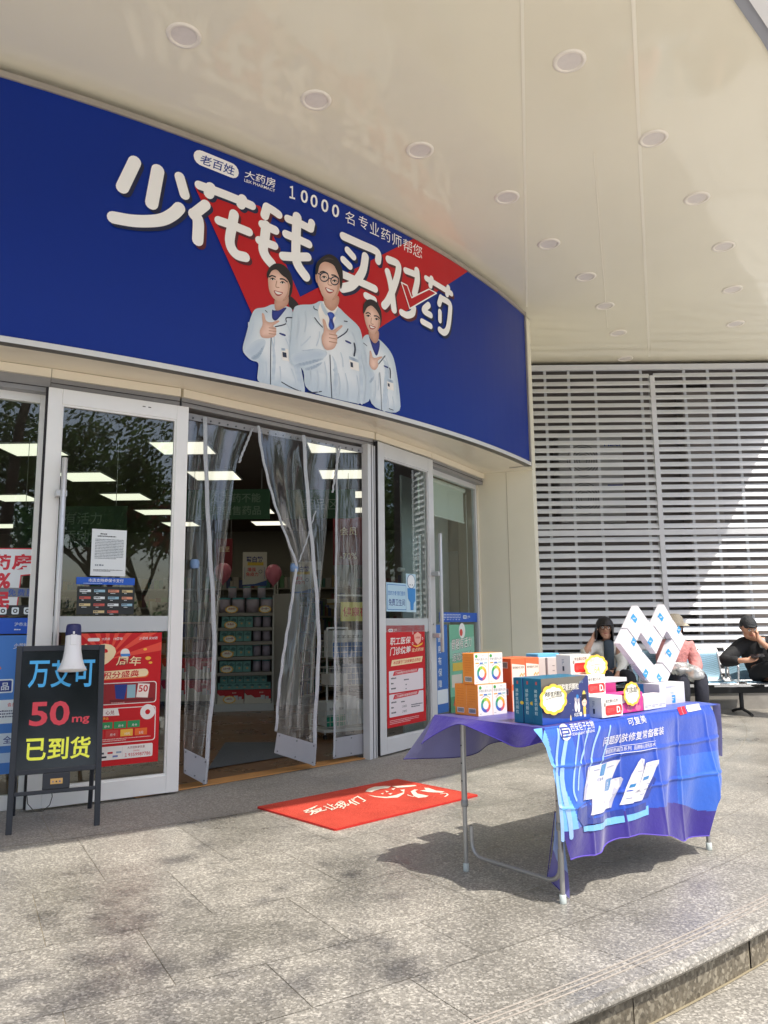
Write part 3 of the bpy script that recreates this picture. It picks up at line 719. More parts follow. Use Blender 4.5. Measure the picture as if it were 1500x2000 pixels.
W1.g(coat_s, L + 2, (66, 850), (130, 800), (190, 760), (250, 760), (262, 800), (215, 900), (180, 950), (130, 945), (75, 890))
W1.g(coat_d, L + 3, (120, 920), (190, 880), (250, 800), (240, 850), (200, 930), (150, 950)); W1.g(coat_s, L + 2, (300, 700), (320, 900), (305, 1165), (330, 1170), (350, 900)); W1.g(coat_s, L + 2, (440, 700), (500, 760), (560, 1000), (604, 1225), (560, 1220), (500, 1000))
W1.g(navy, L + 2, (312, 500), (332, 520), (452, 478), (400, 545), (345, 610), (310, 585))
W1.g(skin_d, L + 3, (330, 400), (455, 370), (458, 460), (380, 515), (335, 515)); W1.g(skin, L + 4, (275, 240), (290, 180), (340, 145), (400, 175), (450, 230), (472, 300), (458, 385), (425, 432), (370, 440), (320, 410), (285, 345))
W1.g(skin_d, L + 5, (440, 260), (472, 300), (458, 385), (425, 432), (395, 436), (440, 380), (452, 310))
W1.g(hair, L + 6, (275, 250), (262, 200), (290, 140), (340, 106), (410, 118), (470, 180), (492, 260), (487, 350), (465, 410), (452, 425), (462, 330), (470, 300), (440, 240), (395, 212), (352, 160), (310, 170), (285, 215))
face_bits(W1, L + 5, [(316, 246), (402, 276)], [((288, 226), (312, 216), (340, 226)), ((382, 244), (410, 246), (442, 268))], ((352, 262), (345, 310), (372, 318)), (326, 344, 408, 366))
W1.g(skin, L + 5, (222, 532), (246, 546), (256, 605), (300, 622), (365, 598), (380, 610), (312, 650), (345, 662), (350, 700), (340, 742), (270, 757), (215, 747), (203, 690), (232, 640), (228, 590))
for yy in (665, 690, 715): W1.l(skin_d, L + 6, .006, (285, yy), (345, yy + 6))
W1.l(ink, L + 4, .007, (306, 690), (300, 900), (298, 1160)); W1.l(ink, L + 4, .009, (340, 655), (430, 630), (434, 580), (492, 578)); W1.l(ink, L + 4, .007, (255, 515), (270, 530)); W1.l(ink, L + 4, .008, (395, 1132), (470, 1175), (550, 1210))
W1.g(navy, L + 4, (372, 704), (432, 722), (428, 740), (374, 718)); W1.g(teeth, L + 4, (390, 838), (450, 850), (462, 955), (400, 942), smooth=False); W1.g(coat_d, L + 5, (390, 838), (425, 842), (427, 862), (393, 860), smooth=False); W1.g(ink, L + 6, (400, 872), (434, 880), (438, 922), (404, 916), smooth=False)
folds(W1, 8, ((110, 620, 90, 780), (150, 560, 130, 720), (230, 980, 222, 1120), (380, 1000, 372, 1170), (430, 760, 470, 900), (480, 1020, 520, 1190), (260, 960, 250, 1140), (420, 600, 470, 700), (330, 740, 322, 860)))
W1.p.done('printed_woman', sign)
W2 = Pic(); L = 4
W2.g(coat, L, (1085, 760), (1130, 712), (1240, 760), (1330, 858), (1370, 945), (1410, 1200), (1426, 1416), (1160, 1348), (1150, 1140), (1100, 950))
W2.g(coat_s, L + 1, (1250, 900), (1290, 1000), (1270, 1200), (1260, 1380), (1300, 1390), (1310, 1200), (1330, 1000)); W2.g(coat_s, L + 1, (1100, 900), (1160, 1000), (1200, 1060), (1190, 1110), (1150, 1140), (1120, 1000)); W2.g(coat_d, L + 1, (1140, 1130), (1195, 1070), (1190, 1110), (1155, 1150))
W2.g(navy, L + 1, (1138, 706), (1160, 760), (1200, 806), (1240, 760), (1242, 830), (1215, 920), (1180, 850)); W2.g(skin_d, L + 2, (1140, 670), (1235, 680), (1232, 770), (1195, 806), (1150, 745))
W2.g(skin, L + 3, (1100, 525), (1128, 480), (1170, 462), (1218, 520), (1247, 580), (1242, 650), (1212, 712), (1180, 724), (1140, 684), (1113, 612)); W2.g(skin_d, L + 4, (1228, 560), (1247, 580), (1242, 650), (1212, 712), (1192, 722), (1228, 660))
W2.g(hair, L + 5, (1094, 545), (1098, 450), (1150, 412), (1212, 438), (1252, 510), (1258, 600), (1240, 668), (1246, 580), (1218, 520), (1170, 468), (1130, 485), (1106, 540))
face_bits(W2, L + 4, [(1140, 562), (1212, 590)], [((1120, 540), (1140, 534), (1158, 546)), ((1192, 562), (1215, 564), (1236, 582))], ((1168, 580), (1164, 625), (1184, 634)), (1150, 640, 1204, 662), 0.75)
W2.g(skin, L + 4, (1152, 853), (1168, 868), (1180, 930), (1256, 908), (1264, 920), (1216, 950), (1230, 988), (1204, 1030), (1170, 1022), (1148, 980), (1153, 930)); W2.l(ink, L + 3, .008, (1286, 905), (1255, 945), (1230, 976)); W2.l(ink, L + 3, .006, (1240, 1050), (1250, 1200), (1255, 1378)); W2.l(ink, L + 3, .006, (1100, 795), (1130, 820)); W2.l(ink, L + 3, .007, (1320, 1360), (1362, 1376))
W2.g(navy, L + 3, (1274, 984), (1314, 1000), (1312, 1014), (1274, 998)); W2.g(teeth, L + 3, (1300, 1102), (1356, 1120), (1362, 1206), (1306, 1190), smooth=False); W2.g(coat_d, L + 4, (1300, 1102), (1356, 1120), (1358, 1142), (1302, 1124), smooth=False); W2.g(ink, L + 4, (1308, 1140), (1324, 1146), (1326, 1172), (1310, 1168), smooth=False); W2.l(ink, L + 4, .012, (1326, 1012), (1332, 1045), (1330, 1095))
folds(W2, 8, ((1110, 860, 1130, 1000), (1290, 920, 1320, 1060), (1200, 1120, 1190, 1300), (1300, 1230, 1310, 1370), (1360, 1000, 1390, 1240), (1230, 1060, 1225, 1200), (1350, 1260, 1360, 1390)))
W2.p.done('printed_woman', sign)
MN = Pic(); L = 12
MN.g(coat, L, (505, 480), (560, 465), (670, 465), (730, 425), (880, 480), (940, 545), (1060, 650), (1085, 730), (1100, 850), (1150, 1100), (1162, 1342), (820, 1270), (590, 1200), (585, 1010), (480, 990), (450, 930), (470, 800), (478, 640), (490, 530))
MN.g(coat_s, L + 1, (460, 900), (560, 860), (690, 840), (780, 865), (790, 895), (730, 950), (600, 985), (500, 995)); MN.g(coat_d, L + 2, (490, 985), (600, 955), (740, 925), (760, 935), (640, 980), (540, 1000)); MN.g(coat_d, L + 2, (540, 858), (620, 858), (690, 848), (620, 866)); MN.g(coat_s, L + 1, (820, 880), (850, 1000), (830, 1265), (870, 1275), (880, 1000)); MN.g(coat_s, L + 1, (1000, 700), (1060, 900), (1065, 1320), (1100, 1330), (1085, 900)); MN.g(coat_d, L + 1, (585, 1010), (640, 1000), (760, 950), (700, 1010), (600, 1040))
MN.g(teeth, L + 2, (738, 420), (890, 470), (868, 560), (810, 690), (740, 650), (700, 520)); MN.g(coat_s, L + 3, (738, 430), (770, 500), (800, 542), (772, 570), (722, 470)); MN.g(coat_s, L + 3, (880, 480), (850, 540), (828, 545), (858, 585), (890, 520))
MN.g(tie, L + 4, (780, 540), (805, 528), (832, 534), (852, 562), (828, 590), (852, 660), (822, 692), (792, 650), (806, 590)); MN.g(navy, L + 5, (806, 585), (826, 592), (846, 650), (836, 664))
MN.g(skin_d, L + 4, (745, 380), (890, 380), (884, 470), (828, 532), (762, 480)); MN.g(skin, L + 5, (688, 200), (718, 120), (760, 92), (830, 108), (882, 170), (898, 260), (888, 350), (852, 422), (800, 434), (745, 402), (714, 320), (698, 280))
MN.g(skin_d, L + 6, (870, 230), (898, 260), (888, 350), (852, 422), (818, 432), (862, 370), (874, 300)); MN.g(skin_d, L + 6, (680, 200), (698, 210), (704, 262), (694, 285), (682, 250))
MN.g(hair, L + 7, (680, 215), (682, 110), (750, 48), (805, 28), (865, 60), (912, 140), (920, 240), (906, 330), (893, 330), (890, 240), (862, 170), (838, 122), (762, 92), (716, 122), (702, 200))
MN.g(hair_l, L + 8, (730, 90), (790, 55), (850, 85), (800, 75))
face_bits(MN, L + 6, [(756, 232), (846, 264)], [((722, 190), (752, 182), (786, 200)), ((822, 212), (850, 216), (880, 240))], ((800, 240), (790, 290), (822, 302)), (764, 318, 846, 350), 1.0)
for (ex, ey, r) in ((757, 230, 37), (847, 262, 34)):
    MN.l(ink, L + 9, .009, *[(ex + r * math.cos(2 * math.pi * k / 14), ey + r * 1.02 * math.sin(2 * math.pi * k / 14)) for k in range(15)])
MN.l(ink, L + 9, .01, (704, 200), (724, 206)); MN.l(ink, L + 9, .008, (792, 236), (812, 244))
MN.g(skin, L + 7, (738, 582), (766, 598), (786, 680), (830, 692), (905, 638), (920, 655), (850, 712), (872, 738), (866, 800), (840, 852), (768, 862), (738, 800), (734, 740), (760, 690))
for yy in (720, 752, 785): MN.l(skin_d, L + 8, .008, (800, yy), (866, yy + 12))
MN.l(ink, L + 5, .009, (676, 580), (710, 625), (742, 660)); MN.l(ink, L + 5, .008, (668, 480), (672, 500), (698, 514)); MN.l(ink, L + 5, .009, (872, 755), (940, 710), (962, 675)); MN.l(ink, L + 5, .009, (930, 608), (956, 612)); MN.l(ink, L + 3, .008, (808, 900), (815, 1080), (824, 1268)); MN.l(ink, L + 3, .008, (612, 1222), (670, 1222), (735, 1214))
MN.g(navy, L + 3, (938, 768), (992, 792), (990, 808), (938, 784)); MN.g(teeth, L + 3, (970, 908), (1052, 942), (1060, 1040), (984, 1020), smooth=False); MN.g(coat_d, L + 4, (970, 908), (1052, 942), (1054, 966), (974, 938), smooth=False); MN.g(ink, L + 4, (982, 958), (1004, 966), (1008, 1008), (986, 1002), smooth=False); MN.l(ink, L + 4, .016, (1016, 800), (1024, 850), (1016, 905))
for by in (1030, 1238): MN.l(coat_d, L + 3, .026, (846 + (by - 1030) * .05, by), (847 + (by - 1030) * .05, by + 1))
folds(MN, 16, ((540, 560, 520, 760), (600, 520, 590, 700), (640, 1020, 630, 1190), (700, 1040, 705, 1215), (760, 960, 770, 1230), (880, 1060, 890, 1270), (940, 1060, 960, 1280), (1000, 700, 1040, 880), (1080, 900, 1110, 1300), (640, 740, 560, 820), (900, 880, 920, 1000), (720, 700, 690, 820), (860, 1100, 850, 1240), (1040, 1080, 1050, 1320)))
MN.p.done('printed_man', sign)
# ================================================================== DOORS AND WINDOWS
door_white = noisy('white_door_frame', (240, 240, 237), 0.38, 0.03, 3, 0.06, spec=0.5); door_grey = noisy('grey_door_frame', (214, 216, 217), 0.36, 0.04, 3, 0.06, metal=0.1)
rubber = M((34, 32, 36), 0.7); handle_m = noisy('satin_handle', (206, 208, 210), 0.34, 0.02, 3, 0.03, metal=0.55); head_m = noisy('head_track', (150, 150, 152), 0.4, 0.06, 3, metal=0.3)
glass = clear('door_glass', (0.90, 0.95, 0.93), 0.075, 0.95, 0.008)
frost = clear('frosted_band', (0.80, 0.92, 0.94), 0.05, 0.6, 0.2, haze=0.62)
film = clear('tinted_film', (0.80, 0.88, 0.86), 0.05, 0.7, 0.05, haze=0.28)
def frame_door(name, foot0, d, w, h, st, top, bot, label, frame_m, dep=0.045, left_st=None):
    """glazed door leaf: d along the leaf, n to the street"""
    n = Vector((d.y, -d.x, 0)); z0 = 0.015; ls = left_st or st
    t = thing(name, foot0, label, 'glass door')
    mb = MB(); o = foot0 + V(0, 0, z0); H = h - z0
    def bar(u0, u1, v0, v1): mb.rbox(o + d * u0 + V(0, 0, v0), d * (u1 - u0), V(0, 0, v1 - v0), -n * dep, frame_m, 0.003)
    bar(0, ls, 0, H); bar(w - st, w, 0, H); bar(ls + .0004, w - st - .0004, H - top, H); bar(ls + .0004, w - st - .0004, 0, bot)
    b = 0.012
    for (u0, u1, v0, v1) in ((ls, ls + b, bot + b, H - top - b), (w - st - b, w - st, bot + b, H - top - b), (ls, w - st, H - top - b, H - top), (ls, w - st, bot, bot + b)):
        mb.box(o + d * u0 + V(0, 0, v0) - n * 0.010, d * (u1 - u0), V(0, 0, v1 - v0), -n * 0.02, frame_m)
    mb.build('frame', t)
    mb = MB(); mb.box(o + d * (ls + b * .5) + V(0, 0, bot + b * .5) - n * 0.026, d * (w - st - ls - b), V(0, 0, H - top - bot - b), -n * 0.006, glass); mb.build('glass', t)
    mb = MB(); mb.box(o - d * 0.012 - n * 0.004, d * 0.0115, V(0, 0, H), -n * (dep - .008), rubber); mb.build('rubber_seal', t)
    return t, Plane(foot0 - n * 0.0255, d), n
def pull(t, base, d, n, z0, z1, standoff, bz):
    mb = MB(); c = base + n * standoff
    mb.tube([c + V(0, 0, z0), c + V(0, 0, z0 + .004), c + V(0, 0, z1 - .004), c + V(0, 0, z1)], [0.015, 0.018, 0.018, 0.015], handle_m, 16)
    h = mb.build('handle', t)
    for z in bz:
        mb = MB(); mb.rbox(base + V(0, 0, z - 0.022) - d * 0.045, d * 0.07, n * standoff, V(0, 0, 0.044), handle_m, 0.006); mb.build('bracket', h)
ldoor, lpl, ln = frame_door('glass_door', LD0, ldir, 0.955, 2.722, 0.088, 0.105, 0.115, 'white framed glass door left of the clear curtains with a long pull handle', door_white)
hb = lpl.uv(122, 1000)[0]
pull(ldoor, LD0 + ldir * (hb - .018), ldir, ln, 0.72, 2.235, 0.075, [2.0, 0.95])
mb = MB(); u0, v0 = lpl.uv(118, 1235); u1, v1 = lpl.uv(332, 1203); mb.box(lpl.pt(0.095, v0, 0.0008), ldir * 0.765, V(0, 0, v1 - v0), ln * 0.0012, frost); mb.build('frosted_band', ldoor)
mb = MB(); 
for u in (0.62, 0.66): mb.box(lpl.pt(u, 2.675, 0.0262), ldir * 0.02, V(0, 0, 0.006), ln * 0.001, M((60, 60, 60), 0.6))
mb.build('screw', ldoor)
rdoor, rpl, rn = frame_door('glass_door', RD0, rdir, 1.0, 2.78, 0.10, 0.13, 0.125, 'grey framed glass door right of the clear curtains carrying a red poster', door_grey)
pull(rdoor, RD0 + rdir * 0.965, rdir, rn, 0.86, 2.02, 0.085, [1.62, 1.02])
mb = MB(); mb.box(rpl.pt(0.105, 1.06, 0.0008), rdir * 0.79, V(0, 0, 0.125), rn * 0.0012, frost); mb.build('frosted_band', rdoor)
mb = MB(); mb.tube([RD0 + rdir * 0.95 + V(0, 0, 1.13), RD0 + rdir * 0.95 + rn * 0.012 + V(0, 0, 1.13)], 0.013, handle_m, 14); mb.build('lock', rdoor)
mb = MB(); mb.tube([RD0 + rdir * .80 - rn * .06 + V(0, 0, .8), RD0 + rdir * .80 - rn * .06 + V(0, 0, 2.0)], 0.018, handle_m, 12)
for z in (1.64, 1.44): mb.tube([RD0 + rdir * 0.42 - rn * .06 + V(0, 0, z), RD0 + rdir * .5 - rn * .06 + V(0, 0, z)], 0.02, handle_m, 12)
mb.build('inner_handle', rdoor)
# head track over the doors
trk = thing('door_track', LINE[2] + V(0, 0, 2.75), 'grey sliding door head track under the cream band', 'door track')
mb = MB()
for i in range(len(LINE) - 1):
    a, b = LINE[i], LINE[i + 1]; d = (b - a).normalized(); n = Vector((d.y, -d.x, 0)); z = 2.735 if i != 0 else 2.70
    mb.box(a + n * 0.075 + V(0, 0, z), b - a, -n * 0.16, V(0, 0, 0.0645 + (2.735 - z)), head_m)
    mb.box(a + n * 0.079 + V(0, 0, z + 0.03), b - a, n * 0.004, V(0, 0, 0.004), rubber)
mb.build('track', trk)
# fixed posts beside the right leaf
post = thing('door_post', RD0 - rdir * 0.09, 'grey aluminium post where the right door leaf stacks', 'door post')
for k, (u, w, m) in enumerate(((-0.135, 0.05, door_grey), (-0.083, 0.012, rubber), (-0.069, 0.024, door_grey), (-0.043, 0.012, rubber), (-0.029, 0.012, door_grey))):
    mb = MB(); mb.rbox(RD0 + rdir * u - rn * (0.02 + 0.006 * (k % 2)), rdir * w, -rn * 0.07, V(0, 0, 2.735), m, 0.002, 1); mb.build('profile', post)
# fixed windows
def window(name, p0, p1, z0, z1, label, st, frame_m, d0=0.05):
    d = (p1 - p0).normalized(); n = Vector((d.y, -d.x, 0)); w = (p1 - p0).length
    t = thing(name, p0, label, 'shop window'); mb = MB()
    for u in (0, w - st): mb.rbox(p0 + d * u + V(0, 0, z0), d * st, V(0, 0, z1 - z0), -n * d0, frame_m, 0.003)
    for z, h in ((z0, 0.09), (z1 - 0.06, 0.06)): mb.rbox(p0 + d * (st + .0004) + V(0, 0, z), d * (w - 2 * st - .0008), V(0, 0, h), -n * d0, frame_m, 0.003)
    mb.build('frame', t)
    mb = MB(); mb.box(p0 + d * (st * .8) + V(0, 0, z0 + 0.07) - n * 0.022, d * (w - 1.6 * st), V(0, 0, z1 - z0 - .12), -n * 0.006, glass); mb.build('glass', t)
    return t, Plane(p0 - n * 0.0215, d), n, d
lwin, lwp, lwn, lwd = window('shop_window', LW0, LW1, 0.0, 2.70, 'left shop window covered with blue and red stickers', 0.05, door_white)
rwin, rwp, rwn, rwd = window('shop_window', RW0, RW1, 0.0, 2.74, 'right shop window with a rolled blind and green poster', 0.055, door_grey)
# roller blind behind the right window
bl = thing('roller_blind', RW0.lerp(RW1, .5) + V(0, 0, 2.3), 'white roller blind at the top of the right window', 'blind')
bp = Plane(RW0 - rwn * 0.10, rwd); blm = M((206, 214, 208), 0.7)
mb = MB(); mb.box(bp.pt(0.06, 2.28, 0), rwd * 1.13, V(0, 0, 0.38), -rwn * 0.003, blm); mb.build('fabric', bl)
mb = MB(); mb.tube([bp.pt(0.05, 2.655, 0), bp.pt(1.2, 2.655, 0)], 0.028, M((226, 230, 228), 0.4), 14); mb.tube([bp.pt(0.06, 2.28, 0), bp.pt(1.19, 2.28, 0)], 0.010, M((226, 230, 228), 0.4), 8); mb.build('tube', bl)
mb = MB(); mb.tube([bp.pt(1.24, 2.62, 0.01), bp.pt(1.24, 1.2, 0.012)], 0.004, M((210, 214, 214), 0.5), 6); mb.build('pull_cord', bl)
bk = thing('partition_board', RW0.lerp(RW1, .5), 'plain grey board closing off the inside of the right window', 'board')
mb = MB(); bb = Plane(RW0 - rwn * 0.45 + rwd * 0.35, rwd); mb.box(bb.pt(0, 0, 0), rwd * 1.15, V(0, 0, 2.74), -rwn * 0.02, M((158, 168, 172), 0.7)); mb.build('board', bk)

# ---- paper and stickers
paper, p_red, p_cream, p_gold = M((226, 232, 234), 0.6), noisy('poster_red', (206, 32, 40), 0.45, 0.03, 3, spec=0.3), M((252, 226, 180), 0.5), M((250, 190, 70), 0.5)
p_ink, p_green, p_orange, p_lred, p_dred = M((52, 58, 66), 0.6), M((40, 150, 90), 0.5), M((238, 110, 40), 0.5), M((236, 78, 58), 0.5), M((150, 26, 34), 0.5)
p_blue, p_lblue, p_dblue = M((30, 92, 196), 0.45), M((150, 198, 232), 0.5), M((24, 54, 138), 0.5)
def sheet(name, pl, quad_px, mat, label, cat, off=0.002, wav=0.0):
    """a sheet of paper or film on a pane, corners seen at quad_px (ll, lr, ur, ul)"""
    uv = [pl.uv(*p) for p in quad_px]
    u0 = (uv[0][0] + uv[3][0]) / 2; u1 = (uv[1][0] + uv[2][0]) / 2; v0 = (uv[0][1] + uv[1][1]) / 2; v1 = (uv[2][1] + uv[3][1]) / 2
    t = thing(name, pl.pt(u0, v0, off), label, cat); mb = MB()
    mb.box(pl.pt(u0, v0, off - 0.0008), pl.u * (u1 - u0), pl.v * (v1 - v0), pl.n * 0.0008, mat)
    mb.build('paper', t)
    return t, Plane(pl.pt(u0, v0, off), pl.u, pl.v), u1 - u0, v1 - v0
t, q, w, h = sheet('paper_notice', lpl, [(177, 1125), (245, 1125), (247, 1035), (179, 1034)], paper, 'typed white paper notice taped to the left glass door', 'notice')
pr = Print(q)
pr.scribble(w * .24, h * .88, w * .76, h * .92, 1, p_ink, fill=.7, seed=1); pr.scribble(w * .16, h * .83, w * .84, h * .87, 1, p_ink, fill=.7, seed=2); pr.scribble(w * .1, h * .36, w * .92, h * .80, 13, M((120, 130, 138), 0.6), fill=.5, seed=3); pr.scribble(w * .12, h * .20, w * .7, h * .26, 1, M((130, 140, 150), .6), seed=4); pr.scribble(w * .08, h * .09, w * .92, h * .14, 2, p_ink, fill=.6, seed=5)
pr.done('print', t)
t, q, w, h = sheet('payment_sticker', lpl, [(149, 1142), (263, 1142), (263, 1128), (149, 1128)], p_blue, 'blue strip about insurance card payment on the left glass door', 'sticker')
pr = Print(q); pr.line('本店支持商保卡支付', w / 2, h * .34, h * .5, M((236, 240, 244), .5), 1, .01, maxw=w * .62, center=True); pr.scribble(w * .12, h * .08, w * .88, h * .24, 1, M((190, 210, 236), .5), seed=8); pr.done('print', t)
t, q, w, h = sheet('logo_sticker', lpl, [(150, 1200), (262, 1200), (262, 1146), (150, 1146)], M((34, 40, 42), 0.5), 'dark panel of small insurer logos on the left glass door', 'sticker', 0.0016)
pr = Print(q); rg = random.Random(3); cols = [paper, M((226, 150, 120), .5), M((200, 90, 80), .5), M((150, 190, 210), .5), M((210, 190, 140), .5)]
for j in range(4):
    for i in range(4):
        if j == 3 and i in (0, 3): continue
        x, y = w * (.04 + i * .245), h * (.80 - j * .25); pr.rect(x, y, x + w * .19, y + h * .09, cols[(i * 3 + j * 2) % 5], 1); pr.scribble(x + w * .01, y + h * .02, x + w * .18, y + h * .075, 1, M((70, 74, 80), .5), 2, .8, i + j * 4); pr.scribble(x + w * .04, y - h * .06, x + w * .15, y - h * .015, 1, paper, 1, .6, i + j)
pr.done('print', t)
# red anniversary poster
def logo_line(pr, x, y, h, white, ink_, w2=True):
    pr.rrect(x, y, x + h * 2.6, y + h, h * .45, white, 1); pr.line('老百姓', x + h * .35, y + h * .2, h * .6, ink_, 2, .03, maxw=h * 1.9)
    if w2: pr.line('大药房', x + h * 3.0, y + h * .32, h * .62, white, 1, .015); pr.scribble(x + h * 3.0, y + h * .04, x + h * 5.0, y + h * .24, 1, white, 1)
t, q, w, h = sheet('anniversary_poster', lpl, [(143, 1500), (307, 1490), (317, 1235), (146, 1238)], p_red, 'red anniversary poster taped inside the left door behind the black board', 'poster')
pr = Print(q); pc = (w * .36, h * .80)
for k in range(9):
    a = R(8 + k * 20); b = a + R(9); L1 = min((w - pc[0]) / max(math.cos(a), .02) if math.cos(a) > 0 else pc[0] / max(-math.cos(a), .02), (h - pc[1]) / math.sin(a)); L2 = min((w - pc[0]) / max(math.cos(b), .02) if math.cos(b) > 0 else pc[0] / max(-math.cos(b), .02), (h - pc[1]) / math.sin(b))
    pr.poly([pc, (pc[0] + math.cos(a) * L1, pc[1] + math.sin(a) * L1), (pc[0] + math.cos(b) * L2, pc[1] + math.sin(b) * L2)], p_lred, 1)
pr.step = .0004
wh = M((244, 238, 232), .5)
pr.rrect(w * .12, h * .94, w * .26, h * .965, h * .012, wh, 2); pr.line('大药房', w * .28, h * .946, h * .02, wh, 2, .01); pr.line('19周年', w * .42, h * .944, h * .024, wh, 2, .02); pr.line('少花钱 买对药', w * .72, h * .946, h * .022, wh, 2, .02, shear=.2)
pr.text('１', [(w * .02, h * .74), (w * .14, h * .74), (w * .16, h * .92), (w * .04, h * .92)], p_cream, 3, .06); pr.text('9', [(w * .16, h * .74), (w * .44, h * .74), (w * .46, h * .92), (w * .18, h * .92)], p_cream, 3, .06)
pr.text('周年', [(w * .46, h * .745), (w * .75, h * .735), (w * .77, h * .81), (w * .48, h * .815)], p_dred, 3, .035); pr.text('周年', [(w * .455, h * .752), (w * .745, h * .742), (w * .765, h * .817), (w * .475, h * .822)], p_cream, 4, .02)
pr.stroke([(w * .10, h * .675), (w * .80, h * .69)], h * .062, p_orange, 3, off=(.004, -.006)); pr.stroke([(w * .10, h * .675), (w * .80, h * .69)], h * .06, p_cream, 4); pr.text('积分盛典', [(w * .30, h * .652), (w * .73, h * .66), (w * .74, h * .712), (w * .31, h * .704)], p_red, 5, .025)
for (ex, ey, rr) in ((.84, .80, .022), (.87, .765, .014), (.80, .87, .014)): pr.disc((w * ex, h * ey), w * rr * 1.6, p_gold, 3, ry=w * rr)
pr.disc((w * .56, h * .845), w * .055, wh, 3, ry=h * .035); pr.rect(w * .51, h * .82, w * .62, h * .84, M((70, 140, 214), .5), 4)
pr.rrect(w * .04, h * .455, w * .955, h * .62, .02, wh, 2); pr.rrect(w * .05, h * .461, w * .945, h * .614, .018, p_dred, 3)
pr.poly([(w * .47, h * .50), (w * .57, h * .49), (w * .60, h * .605), (w * .45, h * .605)], p_dblue, 4); pr.rect(w * .60, h * .50, w * .70, h * .60, M((150, 190, 200), .5), 4); pr.poly([(w * .71, h * .502), (w * .85, h * .495), (w * .87, h * .60), (w * .73, h * .608)], M((250, 236, 226), .5), 4); pr.text('50', [(w * .735, h * .542), (w * .845, h * .54), (w * .85, h * .592), (w * .74, h * .594)], p_red, 5, .03)
pr.rect(w * .40, h * .475, w * .92, h * .492, M((110, 16, 24), .5), 4); pr.scribble(w * .42, h * .464, w * .84, h * .473, 1, M((230, 190, 180), .5), 5)
pr.rrect(w * .04, h * .165, w * .955, h * .43, .02, wh, 2); pr.rrect(w * .05, h * .171, w * .945, h * .424, .018, p_red, 3)
pr.poly([(w * .24, h * .375), (w * .52, h * .372), (w * .50, h * .425), (w * .22, h * .425)], wh, 4); pr.line('心兑', w * .36, h * .382, h * .032, p_dred, 5, .02); pr.line('兑商品', w * .30, h * .345, h * .02, p_gold, 4, .01)
for j, row in enumerate((((.30, p_green, '周卡'), (.46, p_green, '月卡'), (.62, p_green, '月卡')), ((.20, M((206, 60, 56), .5), '周卡'), (.37, M((206, 60, 56), .5), '月卡'), (.54, p_gold, '10元'), (.71, p_orange, '5元')))):
    for x, m_, tx in row: y = .275 - j * .062; pr.rect(w * x, h * y, w * (x + .145), h * (y + .052), m_, 4); pr.line(tx, w * (x + .05), h * (y + .008), h * .02, wh, 5, .02, maxw=w * .09)
pr.scribble(w * .1, h * .18, w * .9, h * .205, 2, M((236, 200, 190), .5), 4)
pr.rrect(w * .04, h * .045, w * .93, h * .145, .01, wh, 3); pr.line('大宗团购更优惠', w * .63, h * .115, h * .018, p_dred, 4, .005); pr.line('团购热线', w * .70, h * .093, h * .011, p_red, 4); pr.line('１9359987786', w * .60, h * .058, h * .026, p_red, 4, .008, maxw=w * .31); pr.rect(w * .57, h * .055, w * .572, h * .135, M((200, 180, 180), .5), 4)
for (x, y, m_) in ((.30, .09, p_ink), (.40, .09, p_red), (.50, .09, M((150, 170, 190), .5)), (.33, .062, M((40, 30, 30), .5)), (.46, .062, M((120, 130, 180), .5))): pr.rect(w * x, h * y, w * (x + .06), h * (y + .014), m_, 4)
pr.disc((w * .855, h * .385), w * .09, wh, 5); pr.disc((w * .855, h * .385), w * .03, p_red, 6)
pr.done('print', t)
# icon stickers near the handle, then the covered left window
icon_w = M((224, 234, 240), .5)
t, q, w, h = sheet('notice_strip', lwp, [(-30, 1166), (68, 1166), (68, 1148), (-30, 1148)], M((120, 126, 134), .4), 'grey translucent strip reading free service on the left window', 'sticker', .003)
pr = Print(q); 
for k, ch in enumerate('免费服'): pr.line(ch, w * (.46 + k * .185), h * .12, h * .76, M((44, 84, 170), .5), 1, .01)
pr.done('print', t)
t, q, w, h = sheet('icon_sticker', lwp, [(-30, 1203), (66, 1203), (66, 1182), (-30, 1182)], M((30, 34, 40), .4), 'row of small white service icons on the left window', 'sticker', .003)
pr = Print(q)
for k in range(4): x = w * (.04 + k * .25); pr.rrect(x, h * .15, x + h * .62, h * .80, h * .12, icon_w, 1); pr.ring((x + h * .31, h * .47), h * .10, h * .2, p_ink, 2, 12)
pr.done('print', t)
t = thing('pharmacy_sticker', lwp.at(20, 1130), 'white cut-out sticker with large red pharmacy lettering on the left window', 'sticker'); rd = M((200, 44, 60), .5)
def outl(g): return [lwp.uv(*p) for p in ((-44 - g, 1072 - g), (71 + g, 1073 - g), (69 + g, 1116 + g), (62 + g, 1121 + g), (40 + g, 1123 + g), (31 + g, 1192 + g), (24, 1201 + g), (-44 - g, 1204 + g))]
mb = MB(); mb.prism(outl(2), lwp.o + lwp.n * .0012, lwp.u, lwp.v, lwp.n, .0008, rd); mb.prism(outl(0), lwp.o + lwp.n * .0021, lwp.u, lwp.v, lwp.n, .0006, M((222, 228, 232), .5)); mb.build('paper', t)
pr = Print(lwp, base=.0031, px=True)
for ch, x0, x1, y0, y1 in (('药', -14, 22, 1083, 1113), ('房', 25, 64, 1082, 1113), ('%', -4, 22, 1119, 1150), ('民', -16, 20, 1156, 1192)): pr.text(ch, [(x0 - 3, y1), (x1 - 3, y1), (x1, y0), (x0, y0)], rd, 1, .07)
pr.done('lettering', t)
t, q, w, h = sheet('listing_sticker', lwp, [(-40, 1238), (65, 1238), (65, 1207), (-40, 1207)], M((20, 84, 196), .4), 'bright blue band with white wording low on the left window', 'sticker', .003)
